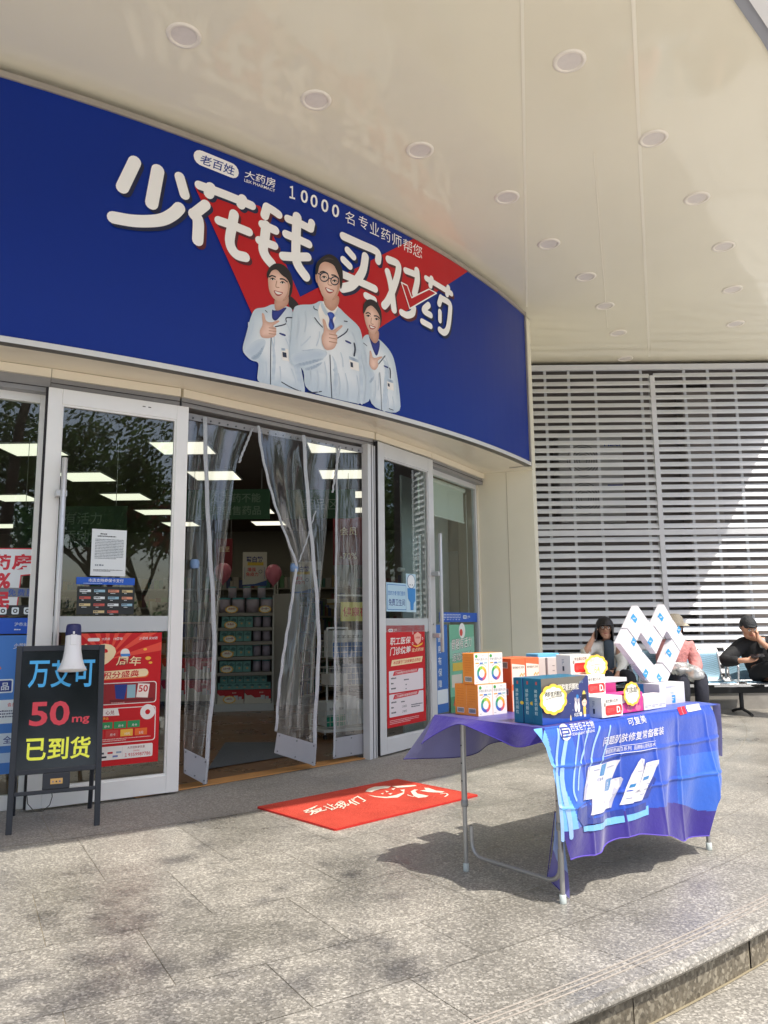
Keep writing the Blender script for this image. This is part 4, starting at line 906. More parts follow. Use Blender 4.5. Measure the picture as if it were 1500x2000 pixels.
pr = Print(q); pr.line('沪市主板上市', w * .64, h * .48, h * .24, icon_w, 1, .006); pr.scribble(w * .64, h * .2, w * .98, h * .34, 1, icon_w, 1); pr.done('print', t)
t, q, w, h = sheet('member_poster', lwp, [(-40, 1512), (54, 1512), (62, 1241), (-40, 1241)], M((70, 128, 206), .5), 'tall blue membership poster low on the left window behind the board', 'poster', .0025)
pr = Print(q); pr.line('少花钱 买对药', w * .60, h * .90, h * .04, wh, 1, .02, shear=.15, maxw=w * .6)
pr.poly([(0, h * .78), (w * .3, h * .80), (w * .38, h * .76), (w * .30, h * .73), (0, h * .74)], p_orange, 1); pr.rrect(w * .2, h * .58, w * .64, h * .68, .01, icon_w, 1); pr.rrect(w * .24, h * .59, w * .61, h * .67, .008, p_dblue, 2); pr.line('品', w * .40, h * .60, h * .055, icon_w, 3, .03)
pr.rrect(0, h * .36, w * .9, h * .53, .01, icon_w, 1); pr.line('会员', w * .55, h * .48, h * .028, p_red, 2, .01); pr.scribble(w * .1, h * .38, w * .85, h * .46, 4, M((90, 100, 130), .5), 2)
pr.rect(0, h * .20, w, h * .29, M((210, 226, 240), .5), 1); pr.line('全新', w * .5, h * .215, h * .055, p_dblue, 2, .02); pr.rect(0, h * .08, w, h * .15, M((180, 206, 236), .5), 1); pr.done('print', t)
# right door: toilet sticker and medical insurance poster
t, q, w, h = sheet('toilet_sticker', rpl, [(754, 1197), (793, 1192), (793, 1138), (754, 1139)], M((176, 212, 232), .5), 'pale blue free toilet sticker with a waving figure on the right door', 'sticker')
pr = Print(q); bl_ = M((44, 110, 190), .5); pr.rrect(w * .04, h * .06, w * .99, h * .94, .01, bl_, 1); pr.rrect(w * .055, h * .08, w * .98, h * .92, .009, M((182, 216, 234), .5), 2)
pr.line('您的方便 我们提供', w * .08, h * .56, h * .16, bl_, 3, .005, maxw=w * .86); pr.line('免费卫生间', w * .10, h * .20, h * .24, p_dblue, 3, .012, maxw=w * .82); pr.done('print', t)
t, q, w, h = sheet('figure_sticker', rpl, [(793, 1197), (812, 1194), (812, 1120), (793, 1122)], M((190, 220, 236), .5), 'rounded blue and white cut-out figure beside the toilet sticker', 'sticker', .0026)
pr = Print(q); pr.disc((w * .5, h * .80), w * .42, M((70, 110, 150), .5), 1, ry=h * .19); pr.disc((w * .5, h * .80), w * .37, M((236, 242, 246), .5), 2, ry=h * .175); pr.poly([(w * .1, h * .62), (w * .92, h * .62), (w * .9, h * .3), (w * .74, h * .22), (w * .7, h * .05), (w * .4, h * .05), (w * .38, h * .25), (w * .16, h * .35)], M((60, 140, 210), .5), 2)
for ex in (.38, .62): pr.stroke([(w * ex - .008, h * .70), (w * ex, h * .72), (w * ex + .008, h * .70)], .005, p_ink, 3)
pr.done('print', t)
t, q, w, h = sheet('insurance_poster', rpl, [(757, 1424), (833, 1406), (828, 1219), (753, 1224)], p_red, 'red medical insurance poster inside the right glass door', 'poster')
pr = Print(q); logo_line(pr, w * .05, h * .935, h * .032, wh, p_dblue)
pr.text('职工医保', [(w * .08, h * .80), (w * .60, h * .815), (w * .62, h * .885), (w * .10, h * .88)], wh, 1, .03); pr.text('门诊统筹', [(w * .08, h * .70), (w * .60, h * .715), (w * .62, h * .79), (w * .10, h * .785)], wh, 1, .03); pr.text('定点药房', [(w * .63, h * .722), (w * .95, h * .73), (w * .96, h * .768), (w * .64, h * .762)], p_cream, 1, .02)
pr.poly([(w * .70, h * .90), (w * .80, h * .93), (w * .90, h * .90), (w * .88, h * .83), (w * .80, h * .795), (w * .72, h * .83)], M((250, 190, 170), .5), 1); pr.line('全省统筹', w * .74, h * .86, h * .022, p_red, 2, .01, maxw=w * .12); pr.poly([(w * .66, h * .80), (w * .76, h * .785), (w * .94, h * .82), (w * .92, h * .795), (w * .78, h * .77), (w * .68, h * .785)], p_gold, 2)
for ex, ey in ((.67, .92), (.93, .86), (.66, .81)): pr.ring((w * ex, h * ey), .008, .013, wh, 2, 10)
pr.poly([(w * .10, h * .595), (w * .90, h * .615), (w * .93, h * .675), (w * .13, h * .655)], p_cream, 1); pr.text('本店属于门诊统筹定点药店', [(w * .15, h * .61), (w * .86, h * .625), (w * .88, h * .66), (w * .17, h * .645)], p_red, 2, .015)
for y0, y1, ttl in ((.335, .56, '门诊统筹起付标准与报销比例'), (.10, .33, '门诊统筹年度最高报销限额')):
    pr.rrect(w * .05, h * y0, w * .93, h * (y1 - .01), .01, M((236, 226, 230), .5), 1); pr.poly([(w * .14, h * (y1 - .06)), (w * .78, h * (y1 - .045)), (w * .82, h * (y1 - .002)), (w * .18, h * (y1 - .017))], M((214, 60, 72), .5), 2); pr.text(ttl, [(w * .20, h * (y1 - .05)), (w * .75, h * (y1 - .037)), (w * .765, h * (y1 - .012)), (w * .215, h * (y1 - .025))], wh, 3, .01)
    for r in range(3): pr.scribble(w * .10, h * (y0 + .03 + r * .05), w * .26, h * (y0 + .05 + r * .05), 1, p_ink, 2, .8, r)
pr.line('１500元', w * .36, h * .175, h * .024, p_ink, 2); pr.line('１700元', w * .36, h * .125, h * .024, p_ink, 2); pr.scribble(w * .60, h * .16, w * .90, h * .20, 2, p_ink, 2, .6, 9); pr.scribble(w * .34, h * .225, w * .58, h * .245, 1, p_ink, 2, .7, 4); pr.scribble(w * .42, h * .44, w * .60, h * .46, 1, p_ink, 2, .7, 6); pr.scribble(w * .46, h * .39, w * .52, h * .41, 1, p_ink, 2, .7, 7); pr.scribble(w * .46, h * .35, w * .52, h * .37, 1, p_ink, 2, .7, 8)
pr.scribble(w * .06, h * .03, w * .8, h * .075, 3, M((240, 200, 200), .5), 1, .5, 3); pr.done('print', t)
# right window stickers
t, q, w, h = sheet('service_strip', rwp, [(858, 1218), (931, 1212), (931, 1194), (858, 1199)], p_blue, 'blue service band with white icons across the right window', 'sticker', .003)
pr = Print(q)
for k in range(7): x = w * (.03 + k * .075); pr.rrect(x, h * .42, x + w * .05, h * .82, .006, icon_w, 1); pr.rrect(x + w * .008, h * .48, x + w * .042, h * .76, .004, p_blue, 2); pr.scribble(x, h * .18, x + w * .05, h * .32, 1, icon_w, 1, .8, k)
logo_line(pr, w * .60, h * .34, h * .38, icon_w, p_dblue); pr.done('print', t)
t, q, w, h = sheet('bone_poster', rwp, [(881, 1392), (927, 1392), (927, 1220), (876, 1220)], M((120, 190, 160), .5), 'green calcium poster with dark brush lettering in the right window', 'poster', .0025)
pr = Print(q); dkg = M((30, 60, 50), .5); pr.rect(0, 0, w, h * .2, M((84, 150, 110), .5), 1); pr.poly([(0, h * .62), (w, h * .68), (w, h * .86), (w * .3, h * .84), (0, h * .80)], M((150, 206, 186), .5), 1); pr.text('骨骼有活力', [(w * .06, h * .70), (w * .86, h * .74), (w * .88, h * .87), (w * .08, h * .84)], dkg, 2, .05); pr.text('骨骼有活力', [(w * .06, h * .705), (w * .86, h * .745), (w * .88, h * .865), (w * .08, h * .835)], wh, 3, .01)
pr.text('运动添动力', [(w * .08, h * .58), (w * .9, h * .60), (w * .92, h * .70), (w * .10, h * .68)], dkg, 2, .05); pr.text('运动添动力', [(w * .08, h * .585), (w * .9, h * .605), (w * .92, h * .695), (w * .10, h * .675)], wh, 3, .01)
pr.rect(w * .1, h * .48, w * .5, h * .57, M((220, 190, 80), .5), 2); pr.rect(w * .55, h * .50, w * .95, h * .56, M((190, 170, 90), .5), 2); pr.rect(w * .05, h * .30, w * .45, h * .44, M((220, 214, 200), .5), 2); pr.poly([(w * .1, h * .1), (w * .7, h * .08), (w * .7, h * .2), (w * .2, h * .24)], M((220, 100, 60), .5), 2); pr.disc((w * .65, h * .30), w * .13, M((240, 240, 236), .5), 2); pr.disc((w * .5, h * .93), w * .13, M((238, 240, 238), .5), 2); pr.disc((w * .46, h * .91), w * .06, M((220, 80, 70), .5), 3); pr.done('print', t)
t, q, w, h = sheet('blue_poster', rwp, [(852, 1392), (876, 1392), (873, 1220), (852, 1220)], M((50, 110, 190), .5), 'narrow blue poster edge beside the green poster', 'poster', .002)
pr = Print(q)
for k, ch in enumerate('健康有保障'): pr.line(ch, w * .15, h * (.80 - k * .13), h * .09, icon_w, 1, .01)
pr.rrect(w * .05, h * .1, w * .95, h * .26, .01, icon_w, 1); pr.done('print', t)
# ================================================================== INSIDE THE SHOP
vinyl = noisy('brown_vinyl', (122, 90, 64), 0.3, 0.12, 2.5, 0.08); wood_sill = noisy('wood_threshold', (196, 142, 84), 0.5, 0.12, 6)
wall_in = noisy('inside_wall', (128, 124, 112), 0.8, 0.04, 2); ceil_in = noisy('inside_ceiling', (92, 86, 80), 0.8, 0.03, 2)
line_in = [p.copy() for p in LINE]; 
mb = MB(); pts = [Vector((p.x, p.y, 0.004)) for p in LINE] + [V(1.09, 15.2, 0.004), V(-9, 15.2, 0.004), V(-9, 4.0, 0.004)]
mb.poly(pts, vinyl); tag(mb.build('floor'), 'brown vinyl floor inside the shop', None, None, 'structure')
c0, c1 = LD1 - lnrm * 0.09, RD0 - rnrm * 0.09 - rdir * 0.13
mb = MB(); d = (c1 - c0).normalized(); cn = Vector((d.y, -d.x, 0)); mb.box(c0 + cn * 0.02 - d * 0.3 + V(0, 0, 0.0045), (c1 - c0) + d * 0.3, -cn * 0.16, V(0, 0, 0.006), wood_sill); t = mb.build('wood_threshold'); tag(t, 'orange brown wooden threshold strip in the open doorway', 'threshold')
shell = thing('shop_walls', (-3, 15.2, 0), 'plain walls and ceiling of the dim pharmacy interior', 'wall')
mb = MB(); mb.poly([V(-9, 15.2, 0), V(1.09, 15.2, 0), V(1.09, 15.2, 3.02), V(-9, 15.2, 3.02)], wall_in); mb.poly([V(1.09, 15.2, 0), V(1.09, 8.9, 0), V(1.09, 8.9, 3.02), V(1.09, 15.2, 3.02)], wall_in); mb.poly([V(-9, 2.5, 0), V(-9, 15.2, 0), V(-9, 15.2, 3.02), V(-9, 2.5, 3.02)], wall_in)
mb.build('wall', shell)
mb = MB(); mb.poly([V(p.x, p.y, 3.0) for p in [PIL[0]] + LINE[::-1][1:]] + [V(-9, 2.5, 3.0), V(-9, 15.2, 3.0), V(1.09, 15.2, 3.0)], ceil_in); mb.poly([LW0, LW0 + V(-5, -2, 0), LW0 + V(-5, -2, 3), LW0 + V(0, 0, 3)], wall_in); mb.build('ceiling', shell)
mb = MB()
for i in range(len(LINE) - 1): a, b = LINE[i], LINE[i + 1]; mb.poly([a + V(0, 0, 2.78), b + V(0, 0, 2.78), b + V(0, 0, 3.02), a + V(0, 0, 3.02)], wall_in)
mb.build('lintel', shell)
led = emit('led_panel', (1.0, 0.96, 0.76), 0.82)
RN = ['first', 'second', 'third', 'fourth', 'fifth']
proto = None
for i in range(5):
    for j in range(5):
        x, y = -0.5 - 1.6 * i, 7.9 + 1.5 * j
        if (x < -3 and y < 0): continue
        lab = 'square glowing ceiling panel, %s from the doors in the %s column from the right' % (RN[j], RN[i])
        if proto is None:
            proto = thing('ceiling_panel_light', (x, y, 2.999), lab, 'ceiling light', 'glowing ceiling panels inside the shop')
            mb = MB(); mb.abox((x, y, 2.992), (0.56, 0.56, 0.012), led); mb.build('diffuser', proto)
            mb = MB()
            for s in (-1, 1): mb.abox((x + s * .286, y, 2.992), (.012, .584, .016), M((200, 200, 196), .5)); mb.abox((x, y + s * .286, 2.992), (.5595, .012, .016), M((200, 200, 196), .5))
            mb.build('rim', proto)
        else: c = copy_tree(proto); c.location = (x, y, 2.999); c['label'] = lab
mb = MB(); q = [gnd(405, 1505), gnd(560, 1480), gnd(575, 1452), gnd(440, 1452)]
mb.poly([V(p.x, p.y, 0.012) for p in q], noisy('grey_carpet', (96, 100, 104), 0.95, 0.25, 60, bump=.5, bscale=200)); tag(mb.build('entrance_mat'), 'dark grey entrance mat just inside the doorway', 'mat')

# product shelf facing the door
SA, SB = V(-2.29, 10.55, 0), V(-1.525, 10.67, 0); sd = (SB - SA).normalized(); sn = Vector((sd.y, -sd.x, 0)); SW = (SB - SA).length
shelf = thing('product_shelf', SA, 'white end shelf stacked with tins and teal cartons facing the door', 'shelf')
sw = M((196, 196, 190), .5); swd = M((150, 146, 138), .5); lv = [0.05, 0.52, 0.73, 0.93, 1.12, 1.32]
mb = MB()
for u in (0, SW - 0.02): mb.box(SA + sd * u, sd * 0.02, -sn * 0.35, V(0, 0, 1.55), sw)
mb.build('side_frame', shelf); mb = MB(); mb.box(SA + sd * 0.02 - sn * 0.34, sd * (SW - .04), -sn * 0.01, V(0, 0, 1.55), M((80, 84, 88), .6)); mb.build('back_panel', shelf)
for z in lv[1:]:
    mb = MB(); mb.rbox(SA + sd * 0.022 + V(0, 0, z - 0.05), sd * (SW - .044), -sn * 0.31, V(0, 0, 0.045), swd, 0.004); mb.build('shelf_board', shelf)
mb = MB(); mb.rbox(SA + sd * -0.01 + sn * 0.02, sd * (SW + .02), -sn * 0.36, V(0, 0, 0.10), M((205, 208, 206), .5), 0.006); mb.build('base', shelf)
tin_top, tin_side, teal = M((90, 160, 165), .35), M((176, 166, 180), .4), M((104, 160, 154), .5)
cpl = lambda pr, w, h: None
def carton(name, o, d, n, w, dep, h, m, label, cat, group=None, front=None):
    """carton with its lower left front corner at o; front(pr, w, h) prints on the front"""
    t = thing(name, o, label, cat, group); mb = MB(); mb.rbox(o, d * w, -n * dep, V(0, 0, h), m, 0.0015, 1); mb.build('carton', t)
    if front: pr = Print(Plane(o, d)); pr.step = .0003; pr.base = .0004; front(pr, w, h); pr.done('print', t)
    return t
def tin(o, r, h, label):
    t = thing('powder_tin', o, label, 'tin', 'powder tins on the product shelf'); mb = MB(); mb.lathe([(.0005, 0), (r, 0), (r, h * .88), (r * .97, h * .885)], o, tin_side, 20); mb.build('body', t)
    mb = MB(); mb.lathe([(r * .97, h * .885), (r * 1.02, h * .89), (r * 1.02, h), (.0005, h)], o, tin_top, 20); mb.build('lid', t); return t
def teal_front(pr, w, h): pr.poly([(w * .1, h * .6), (w * .8, h * .5), (w * .9, h * .72), (w * .5, h * .85)], M((60, 110, 110), .5), 1); pr.disc((w * .55, h * .35), w * .14, M((200, 170, 110), .5), 1)
LV = ['lowest', 'second', 'third', 'fourth', 'fifth']
PL = ['leftmost', 'second from the left', 'third from the left', 'rightmost']
bx = lambda u, z: SA + sd * u - sn * 0.03 + V(0, 0, z)
tin0 = None
def put_tin(u, z, r, h, lab):
    global tin0
    o = SA + sd * u - sn * 0.12 + V(0, 0, z)
    if tin0 is None: tin0 = tin(o, .06, .2, lab); tin0.scale = (r / .06, r / .06, h / .2)
    else: c = copy_tree(tin0); c.location = o; c.scale = (r / .06, r / .06, h / .2); c['label'] = lab
for k in range(4): put_tin(.09 + k * .195, 1.32, .085, .20, 'big mauve powder tin, %s, on the top shelf board' % PL[k])
for k in range(3): put_tin(.20 + k * .20, 1.52, .055, .155, 'small powder tin, %s, stacked on the big tins' % ['leftmost', 'middle', 'rightmost'][k])
c0_ = None
for j, z in enumerate(lv[1:5]):
    for k in range(4):
        u = .05 + k * .105 + (0.02 if j % 2 else 0); lab = 'teal carton, %s of four on the %s shelf board' % (PL[k], LV[j])
        if c0_ is None: c0_ = carton('teal_carton', bx(u, z), sd, sn, .10, .12, .145, teal, lab, 'carton', 'teal cartons on the product shelf', teal_front)
        else: c = copy_tree(c0_); c.location = bx(u, z); c['label'] = lab
    for k in range(2): put_tin(.545 + k * .13, z, .055, .155, 'powder tin, %s of two, on the %s shelf board' % (['left', 'right'][k], LV[j]))
for k in range(7): c = copy_tree(c0_); c.location = bx(.03 + k * .101, 0.285) - sn * .02; c.scale = (1, 1, .6); c['label'] = 'low teal carton, number %d from the left, in the row under the lowest board' % (k + 1)
for k in range(6): c = copy_tree(c0_); c.location = bx(.06 + k * .105, 0.374) - sn * .05; c.scale = (1, 1, .62); c['label'] = 'dim teal carton, number %d from the left, in the upper row under the lowest board' % (k + 1)
def red_front(pr, w, h):
    pr.poly([(0, 0), (w, 0), (w, h * .34), (w * .8, h * .3), (w * .6, h * .45), (w * .4, h * .42), (w * .25, h * .62), (w * .1, h * .6), (0, h * .8)], M((214, 210, 196), .5), 1); pr.rect(w * .62, h * .3, w * .78, h * .6, M((210, 214, 216), .5), 2); pr.rect(w * .8, h * .3, w * .92, h * .52, M((200, 206, 210), .5), 2); pr.line('蛋白粉', w * .56, h * .75, h * .1, M((240, 220, 200), .5), 2, .02)
for k in range(2): carton('red_carton', SA + sd * (.03 + k * .36) - sn * .01 + V(0, 0, .101), sd, sn, .35, .25, .18, M((190, 24, 36), .5), 'red and white protein powder carton, %s of two at the shelf foot' % ['left', 'right'][k], 'carton', 'red cartons at the shelf foot', red_front)
def star_pts(cx, cy, rx, ry, n=14, amp=.055): return [(cx + rx * (1 - amp + 1.6 * amp * abs(math.sin(math.pi * k / 8))) * math.cos(2 * math.pi * k / (n * 8)), cy + ry * (1 - amp + 1.6 * amp * abs(math.sin(math.pi * k / 8))) * math.sin(2 * math.pi * k / (n * 8))) for k in range(n * 8)]
tag_y, tag_w = M((246, 196, 70), .5), M((246, 242, 226), .5)
def star_tag(pl, cx, cy, rx, ry, label, words, n=14, thick=.0012, mark=True, name='price_tag', tilt=None, edge=.80):
    """scalloped price tag with hand lettering, words = (text, x, y, h, colour)"""
    t = thing(name, pl.pt(cx, cy, 0), label, 'price tag'); mb = MB(); mb.prism(star_pts(cx, cy, rx, ry, n), pl.o, pl.u, pl.v, pl.n, thick, tag_y); mb.build('card', t)
    q = Print(pl, base=thick + .0004); q.step = .0004; q.poly(star_pts(cx, cy, rx * edge, ry * edge, n), tag_w, 0)
    for (tx, x, y, h, m_, mw) in words: q.line(tx, cx + rx * x, cy + ry * y, h, m_, 1, .02, maxw=mw * rx if mw else None, center=True)
    if mark: q.stroke([(cx - rx * .6, cy + ry * .02), (cx, cy + ry * .14), (cx + rx * .6, cy + ry * .16)], .0022, M((60, 60, 60), .5), 1)
    q.done('print', t); return t
spl = Plane(SA + sn * .012, sd); mag, orr = M((170, 40, 110), .5), M((196, 90, 50), .5)
for (u, z, tx, m_, lab) in ((.20, 1.36, '领券价', orr, 'orange lettered tag at the left of the top board'), (.65, 1.36, '买一送一', mag, 'magenta lettered tag at the right of the top board'), (.19, 1.15, '惊喜价', orr, 'orange lettered tag on the fifth board'), (.18, .96, '2.5一瓶', mag, 'magenta lettered tag on the fourth board'), (.15, .76, '99元', orr, 'orange lettered tag on the third board'), (.15, .56, '2.5一瓶', mag, 'magenta lettered tag on the second board'), (.19, .16, '68元', orr, 'orange lettered tag on the red cartons')):
    star_tag(spl, u, z, .085, .05, 'scalloped price tag, ' + lab, [(tx, 0, -.1, .03, m_, 1.2)])
# posters above, balloons
for (x0, y0, z0, w, h, lab) in ((-2.02, 10.95, 1.70, .34, .48, 'white sale poster with blue and red lettering above the shelf'), (-1.42, 11.6, 1.62, .34, .46, 'second sale poster partly behind the pink balloon')):
    o = V(x0, y0, z0); t = thing('sale_poster', o, lab, 'poster'); pl = Plane(o, (1, .1, 0)); mb = MB(); mb.box(o, pl.u * w, pl.v * h, -pl.n * .004, M((206, 202, 188), .6)); mb.build('paper', t)
    pr = Print(pl); pr.line('蛋白粉', w * .14, h * .68, h * .19, M((24, 34, 120), .5), 2, .05, maxw=w * .7); pr.rect(w * .2, h * .60, w * .86, h * .7, M((220, 190, 60), .5), 1); pr.line('增强', w * .2, h * .42, h * .12, p_red, 2, .02); pr.line('免疫力', w * .14, h * .28, h * .12, p_red, 2, .02); pr.ring((w * .74, h * .42), .02, .026, p_ink, 2); pr.poly([(0, 0), (w, 0), (w, h * .16), (w * .5, h * .05), (0, h * .03)], M((40, 80, 150), .5), 1)
    for x in (.08, .9): pr.rect(w * x, h * .2, w * (x + .012), h * .55, p_blue, 1)
    pr.done('print', t)
bal = M((226, 130, 150), .25)
for (px, py, y, lab) in ((534, 1123, 10.9, 'pink balloon beside the right end of the product shelf'), (436, 1120, 10.9, 'pink balloon half behind the left clear curtain')):
    d_ = ray(px, py); c = EYEP + d_ * (y / d_.y); t = thing('balloon', c, lab, 'balloon', 'pink balloons by the product shelf'); mb = MB(); mb.lathe([(.0005, .15), (.05, .142), (.095, .105), (.115, .05), (.112, 0), (.09, -.06), (.05, -.11), (.018, -.14), (.008, -.15), (.016, -.165), (.0005, -.165)], c, bal, 20); mb.build('skin', t)
    mb = MB(); mb.tube([c + V(0, 0, -.165), c + V(.01, .0, -.4), c + V(0, 0, -.62)], .002, M((200, 200, 200), .6), 5); mb.build('string', t)
# tall wall shelving, dim at the back, and the long side run
goods = [M(c, .6) for c in ((60, 110, 100), (120, 70, 70), (150, 150, 146), (70, 80, 120), (150, 130, 90), (90, 130, 90), (170, 160, 150))]
def wall_shelf(o, d, w, h, label, seed):
    n = Vector((d.y, -d.x, 0)); t = thing('wall_shelving', o, label, 'shelving'); mb = MB()
    mb.box(o - n * .38, d * w, -n * .02, V(0, 0, h), M((110, 112, 110), .7))
    for u in (0, w - .03): mb.box(o + d * u, d * .03, -n * .379, V(0, 0, h), sw)
    mb.build('frame', t); rg = random.Random(seed); mbs = MB(); mbg = MB()
    for k in range(6):
        z = .12 + k * (h - .2) / 6; mbs.box(o + d * .031 + V(0, 0, z - .03), d * (w - .062), -n * .36, V(0, 0, .028), swd); u = .05
        while u < w - .15:
            g = rg.uniform(.05, .13); mbg.box(o + d * u - n * .03 + V(0, 0, z), d * (g - .008), -n * .2, V(0, 0, rg.uniform(.1, .24)), rg.choice(goods)); u += g
    mbs.build('shelf_board', t); g = mbg.build('goods', t); g['kind'] = 'stuff'
for k in range(5): wall_shelf(V(-6.6 + k * 1.5, 15.0, 0), V(1, 0, 0), 1.48, 2.3, ['wall shelving bay at the back, %s from the left' % s for s in ('first', 'second', 'third', 'fourth', 'fifth')][k], k)
wall_shelf(V(0.75, 15.0, 0), V(0, -1, 0), 3.6, 2.2, 'long shelving run along the right inner wall', 11)
wall_shelf(V(-1.25, 11.3, 0), V(.25, 1, 0), 2.4, 1.6, 'low aisle shelving behind the product shelf', 12) ; wall_shelf(V(-3.4, 11.2, 0), V(.98, .1, 0), 0.95, 1.5, 'aisle shelf of red packs left of the product shelf', 13)
rp0 = None
for k in range(2):
    for j in range(2):
        o = V(-3.1 + k * .36, 10.85, .12 + j * .30); lab = 'red and white gift pack, %s %s of four on the floor left of the shelf' % (['lower', 'upper'][j], ['left', 'right'][k])
        if rp0 is None: rp0 = carton('gift_pack', o, V(1, 0, 0), V(0, -1, 0), .34, .2, .28, M((190, 24, 36), .5), lab, 'gift pack', 'red gift packs on the floor', red_front)
        else: c = copy_tree(rp0); c.location = o; c['label'] = lab
# hanging signs
def hang(x0, x1, z0, z1, y, m, words, label):
    o = V(x0, y, z0); t = thing('hanging_sign', o, label, 'hanging sign'); pl = Plane(o, (1, 0, 0)); mb = MB(); mb.box(o, V(x1 - x0, 0, 0), V(0, .012, 0), V(0, 0, z1 - z0), m); mb.build('board', t)
    mb = MB()
    for u in (.1, .9): mb.tube([V(x0 + (x1 - x0) * u, y + .006, z1), V(x0 + (x1 - x0) * u, y + .006, 2.99)], .003, M((180, 180, 180), .5), 5)
    mb.build('wire', t); pr = Print(pl)
    for tx, u, v, h, m_ in words: pr.line(tx, (x1 - x0) * u, (z1 - z0) * v, h, m_, 1, .01, center=True)
    pr.done('lettering', t)
g_w = M((112, 132, 112), .6)
hang(-2.35, -1.35, 2.38, 2.74, 9.0, M((26, 74, 40), .6), [('处方药不能', .6, .56, .11, g_w), ('开架销售药品', .55, .14, .11, g_w)], 'green hanging sign with pale wording near the doorway')
hang(-1.2, -.35, 2.42, 2.78, 9.3, M((28, 72, 42), .6), [('药品区', .5, .3, .14, g_w)], 'second green hanging sign behind the middle curtain')
hang(-2.55, -2.3, 1.95, 2.45, 11.6, M((120, 20, 32), .5), [('低至', .5, .6, .08, p_cream)], 'narrow red banner hanging left of the open doorway')
hang(-.75, -.3, 2.0, 2.7, 11.2, M((120, 20, 32), .5), [('-70%', .5, .12, .09, p_cream), ('会员', .5, .62, .12, p_cream)], 'red banner reading seventy percent behind the right curtain')
hang(-1.6, -1.2, 2.18, 2.34, 14.6, M((220, 224, 226), .5), [('药', .35, .15, .12, p_dblue)], 'small white and blue sign far back on the wall')
hang(-3.6, -2.5, 1.9, 2.3, 6.9 + .5, M((34, 66, 40), .6), [('骨骼有活力', .5, .55, .12, g_w), ('运动添动力', .5, .12, .12, g_w)], 'green oval style sign seen through the left glass door')
# wire rack with baskets behind the right curtain
RA = V(-.62, 7.86, 0); rd = V(.85, .53, 0).normalized(); rnn = Vector((rd.y, -rd.x, 0)); wr = M((214, 214, 208), .4)
rack = thing('basket_rack', RA, 'white wire basket rack on castors behind the right curtain', 'rack')
mb = MB(); mb.rbox(RA + V(0, 0, .07), rd * .52, -rnn * .32, V(0, 0, .03), wr, .004); mb.build('base', rack)
for u, v in ((.03, .03), (.49, .03), (.03, .29), (.49, .29)):
    mb = MB(); p = RA + rd * u - rnn * v; mb.tube([p - rd * .012 + V(0, 0, .028), p + rd * .012 + V(0, 0, .028)], .022, M((40, 40, 42), .5), 12); mb.tube([p + V(0, 0, .03), p + V(0, 0, .07)], .008, handle_m, 8); mb.build('castor', rack)
mb = MB()
for u in (.12, .36): mb.tube([RA + rd * u - rnn * .16 + V(0, 0, .10), RA + rd * u - rnn * .16 + V(0, 0, 1.1)], .011, wr, 8)
mb.tube([RA + rd * .12 - rnn * .16 + V(0, 0, 1.1), RA + rd * .36 - rnn * .16 + V(0, 0, 1.1)], .011, wr, 8); mb.tube([RA + rd * .22 - rnn * .16 + V(0, 0, 1.1), RA + rd * .22 - rnn * .16 + V(0, 0, 1.44), RA + rd * .62 - rnn * .16 + V(0, 0, 1.44)], .011, wr, 8); mb.build('upright', rack)
for z, u0, u1, h in ((.12, .02, .54, .16), (.52, .07, .56, .18), (.80, .1, .54, .17)):
    mb = MB()
    for k in range(4):
        zz = z + h * k / 3; c = [RA + rd * u - rnn * v + V(0, 0, zz) for u, v in ((u0, 0), (u1, 0), (u1, .32), (u0, .32), (u0, 0))]; mb.tube(c, .0035, wr, 5)
    nb = 10
    for k in range(nb + 1):
        for v in (0, .32): p = RA + rd * (u0 + (u1 - u0) * k / nb) - rnn * v; mb.tube([p + V(0, 0, z), p + V(0, 0, z + h)], .0028, wr, 5)
    mb.build('basket', rack)
wbm, bbm, gbm = M((214, 218, 216), .5), M((90, 130, 190), .5), M((40, 150, 120), .5)
def wb_front(pr, w, h): pr.rect(0, 0, w, h * .55, bbm, 1); pr.line('口罩', w * .2, h * .7, h * .12, p_ink, 1)
b0 = None
for k in range(7):
    o = RA + rd * (.12 + k * .058) - rnn * .03 + V(0, 0, .806); lab = 'slim white and blue box, number %d in the top wire basket' % (k + 1)
    if b0 is None: b0 = carton('slim_box', o, rd, rnn, .055, .2, .27, wbm, lab, 'box', 'boxes in the top basket', wb_front)
    else: c = copy_tree(b0); c.location = o; c['label'] = lab
carton('white_parcel', RA + rd * .1 - rnn * .05 + V(0, 0, .526), rd, rnn, .2, .2, .11, M((214, 212, 206), .7), 'soft white parcel in the middle wire basket', 'parcel'); carton('blue_parcel', RA + rd * .34 - rnn * .05 + V(0, 0, .526), rd, rnn, .18, .2, .20, M((150, 160, 180), .7), 'pale blue parcel in the middle wire basket', 'parcel')
def gb_front(pr, w, h): pr.rect(0, 0, w, h * .45, gbm, 1); pr.line('医用', w * .3, h * .65, h * .1, p_ink, 1)
for k in range(2): carton('mask_box', RA + rd * (.05 + k * .11) - rnn * .03 + V(0, 0, .126), rd, rnn, .10, .2, .24, wbm, 'white and green box, %s of two in the lowest basket' % ['left', 'right'][k], 'box', 'boxes in the lowest basket', gb_front)
for k in range(2): carton('white_box', RA + rd * (.29 + k * .12) - rnn * .04 + V(0, 0, .126), rd, rnn, .11, .2, .28 - k * .04, M((220, 222, 222), .6), 'plain white box, %s of two at the right of the lowest basket' % ['left', 'right'][k], 'box', 'boxes in the lowest basket')
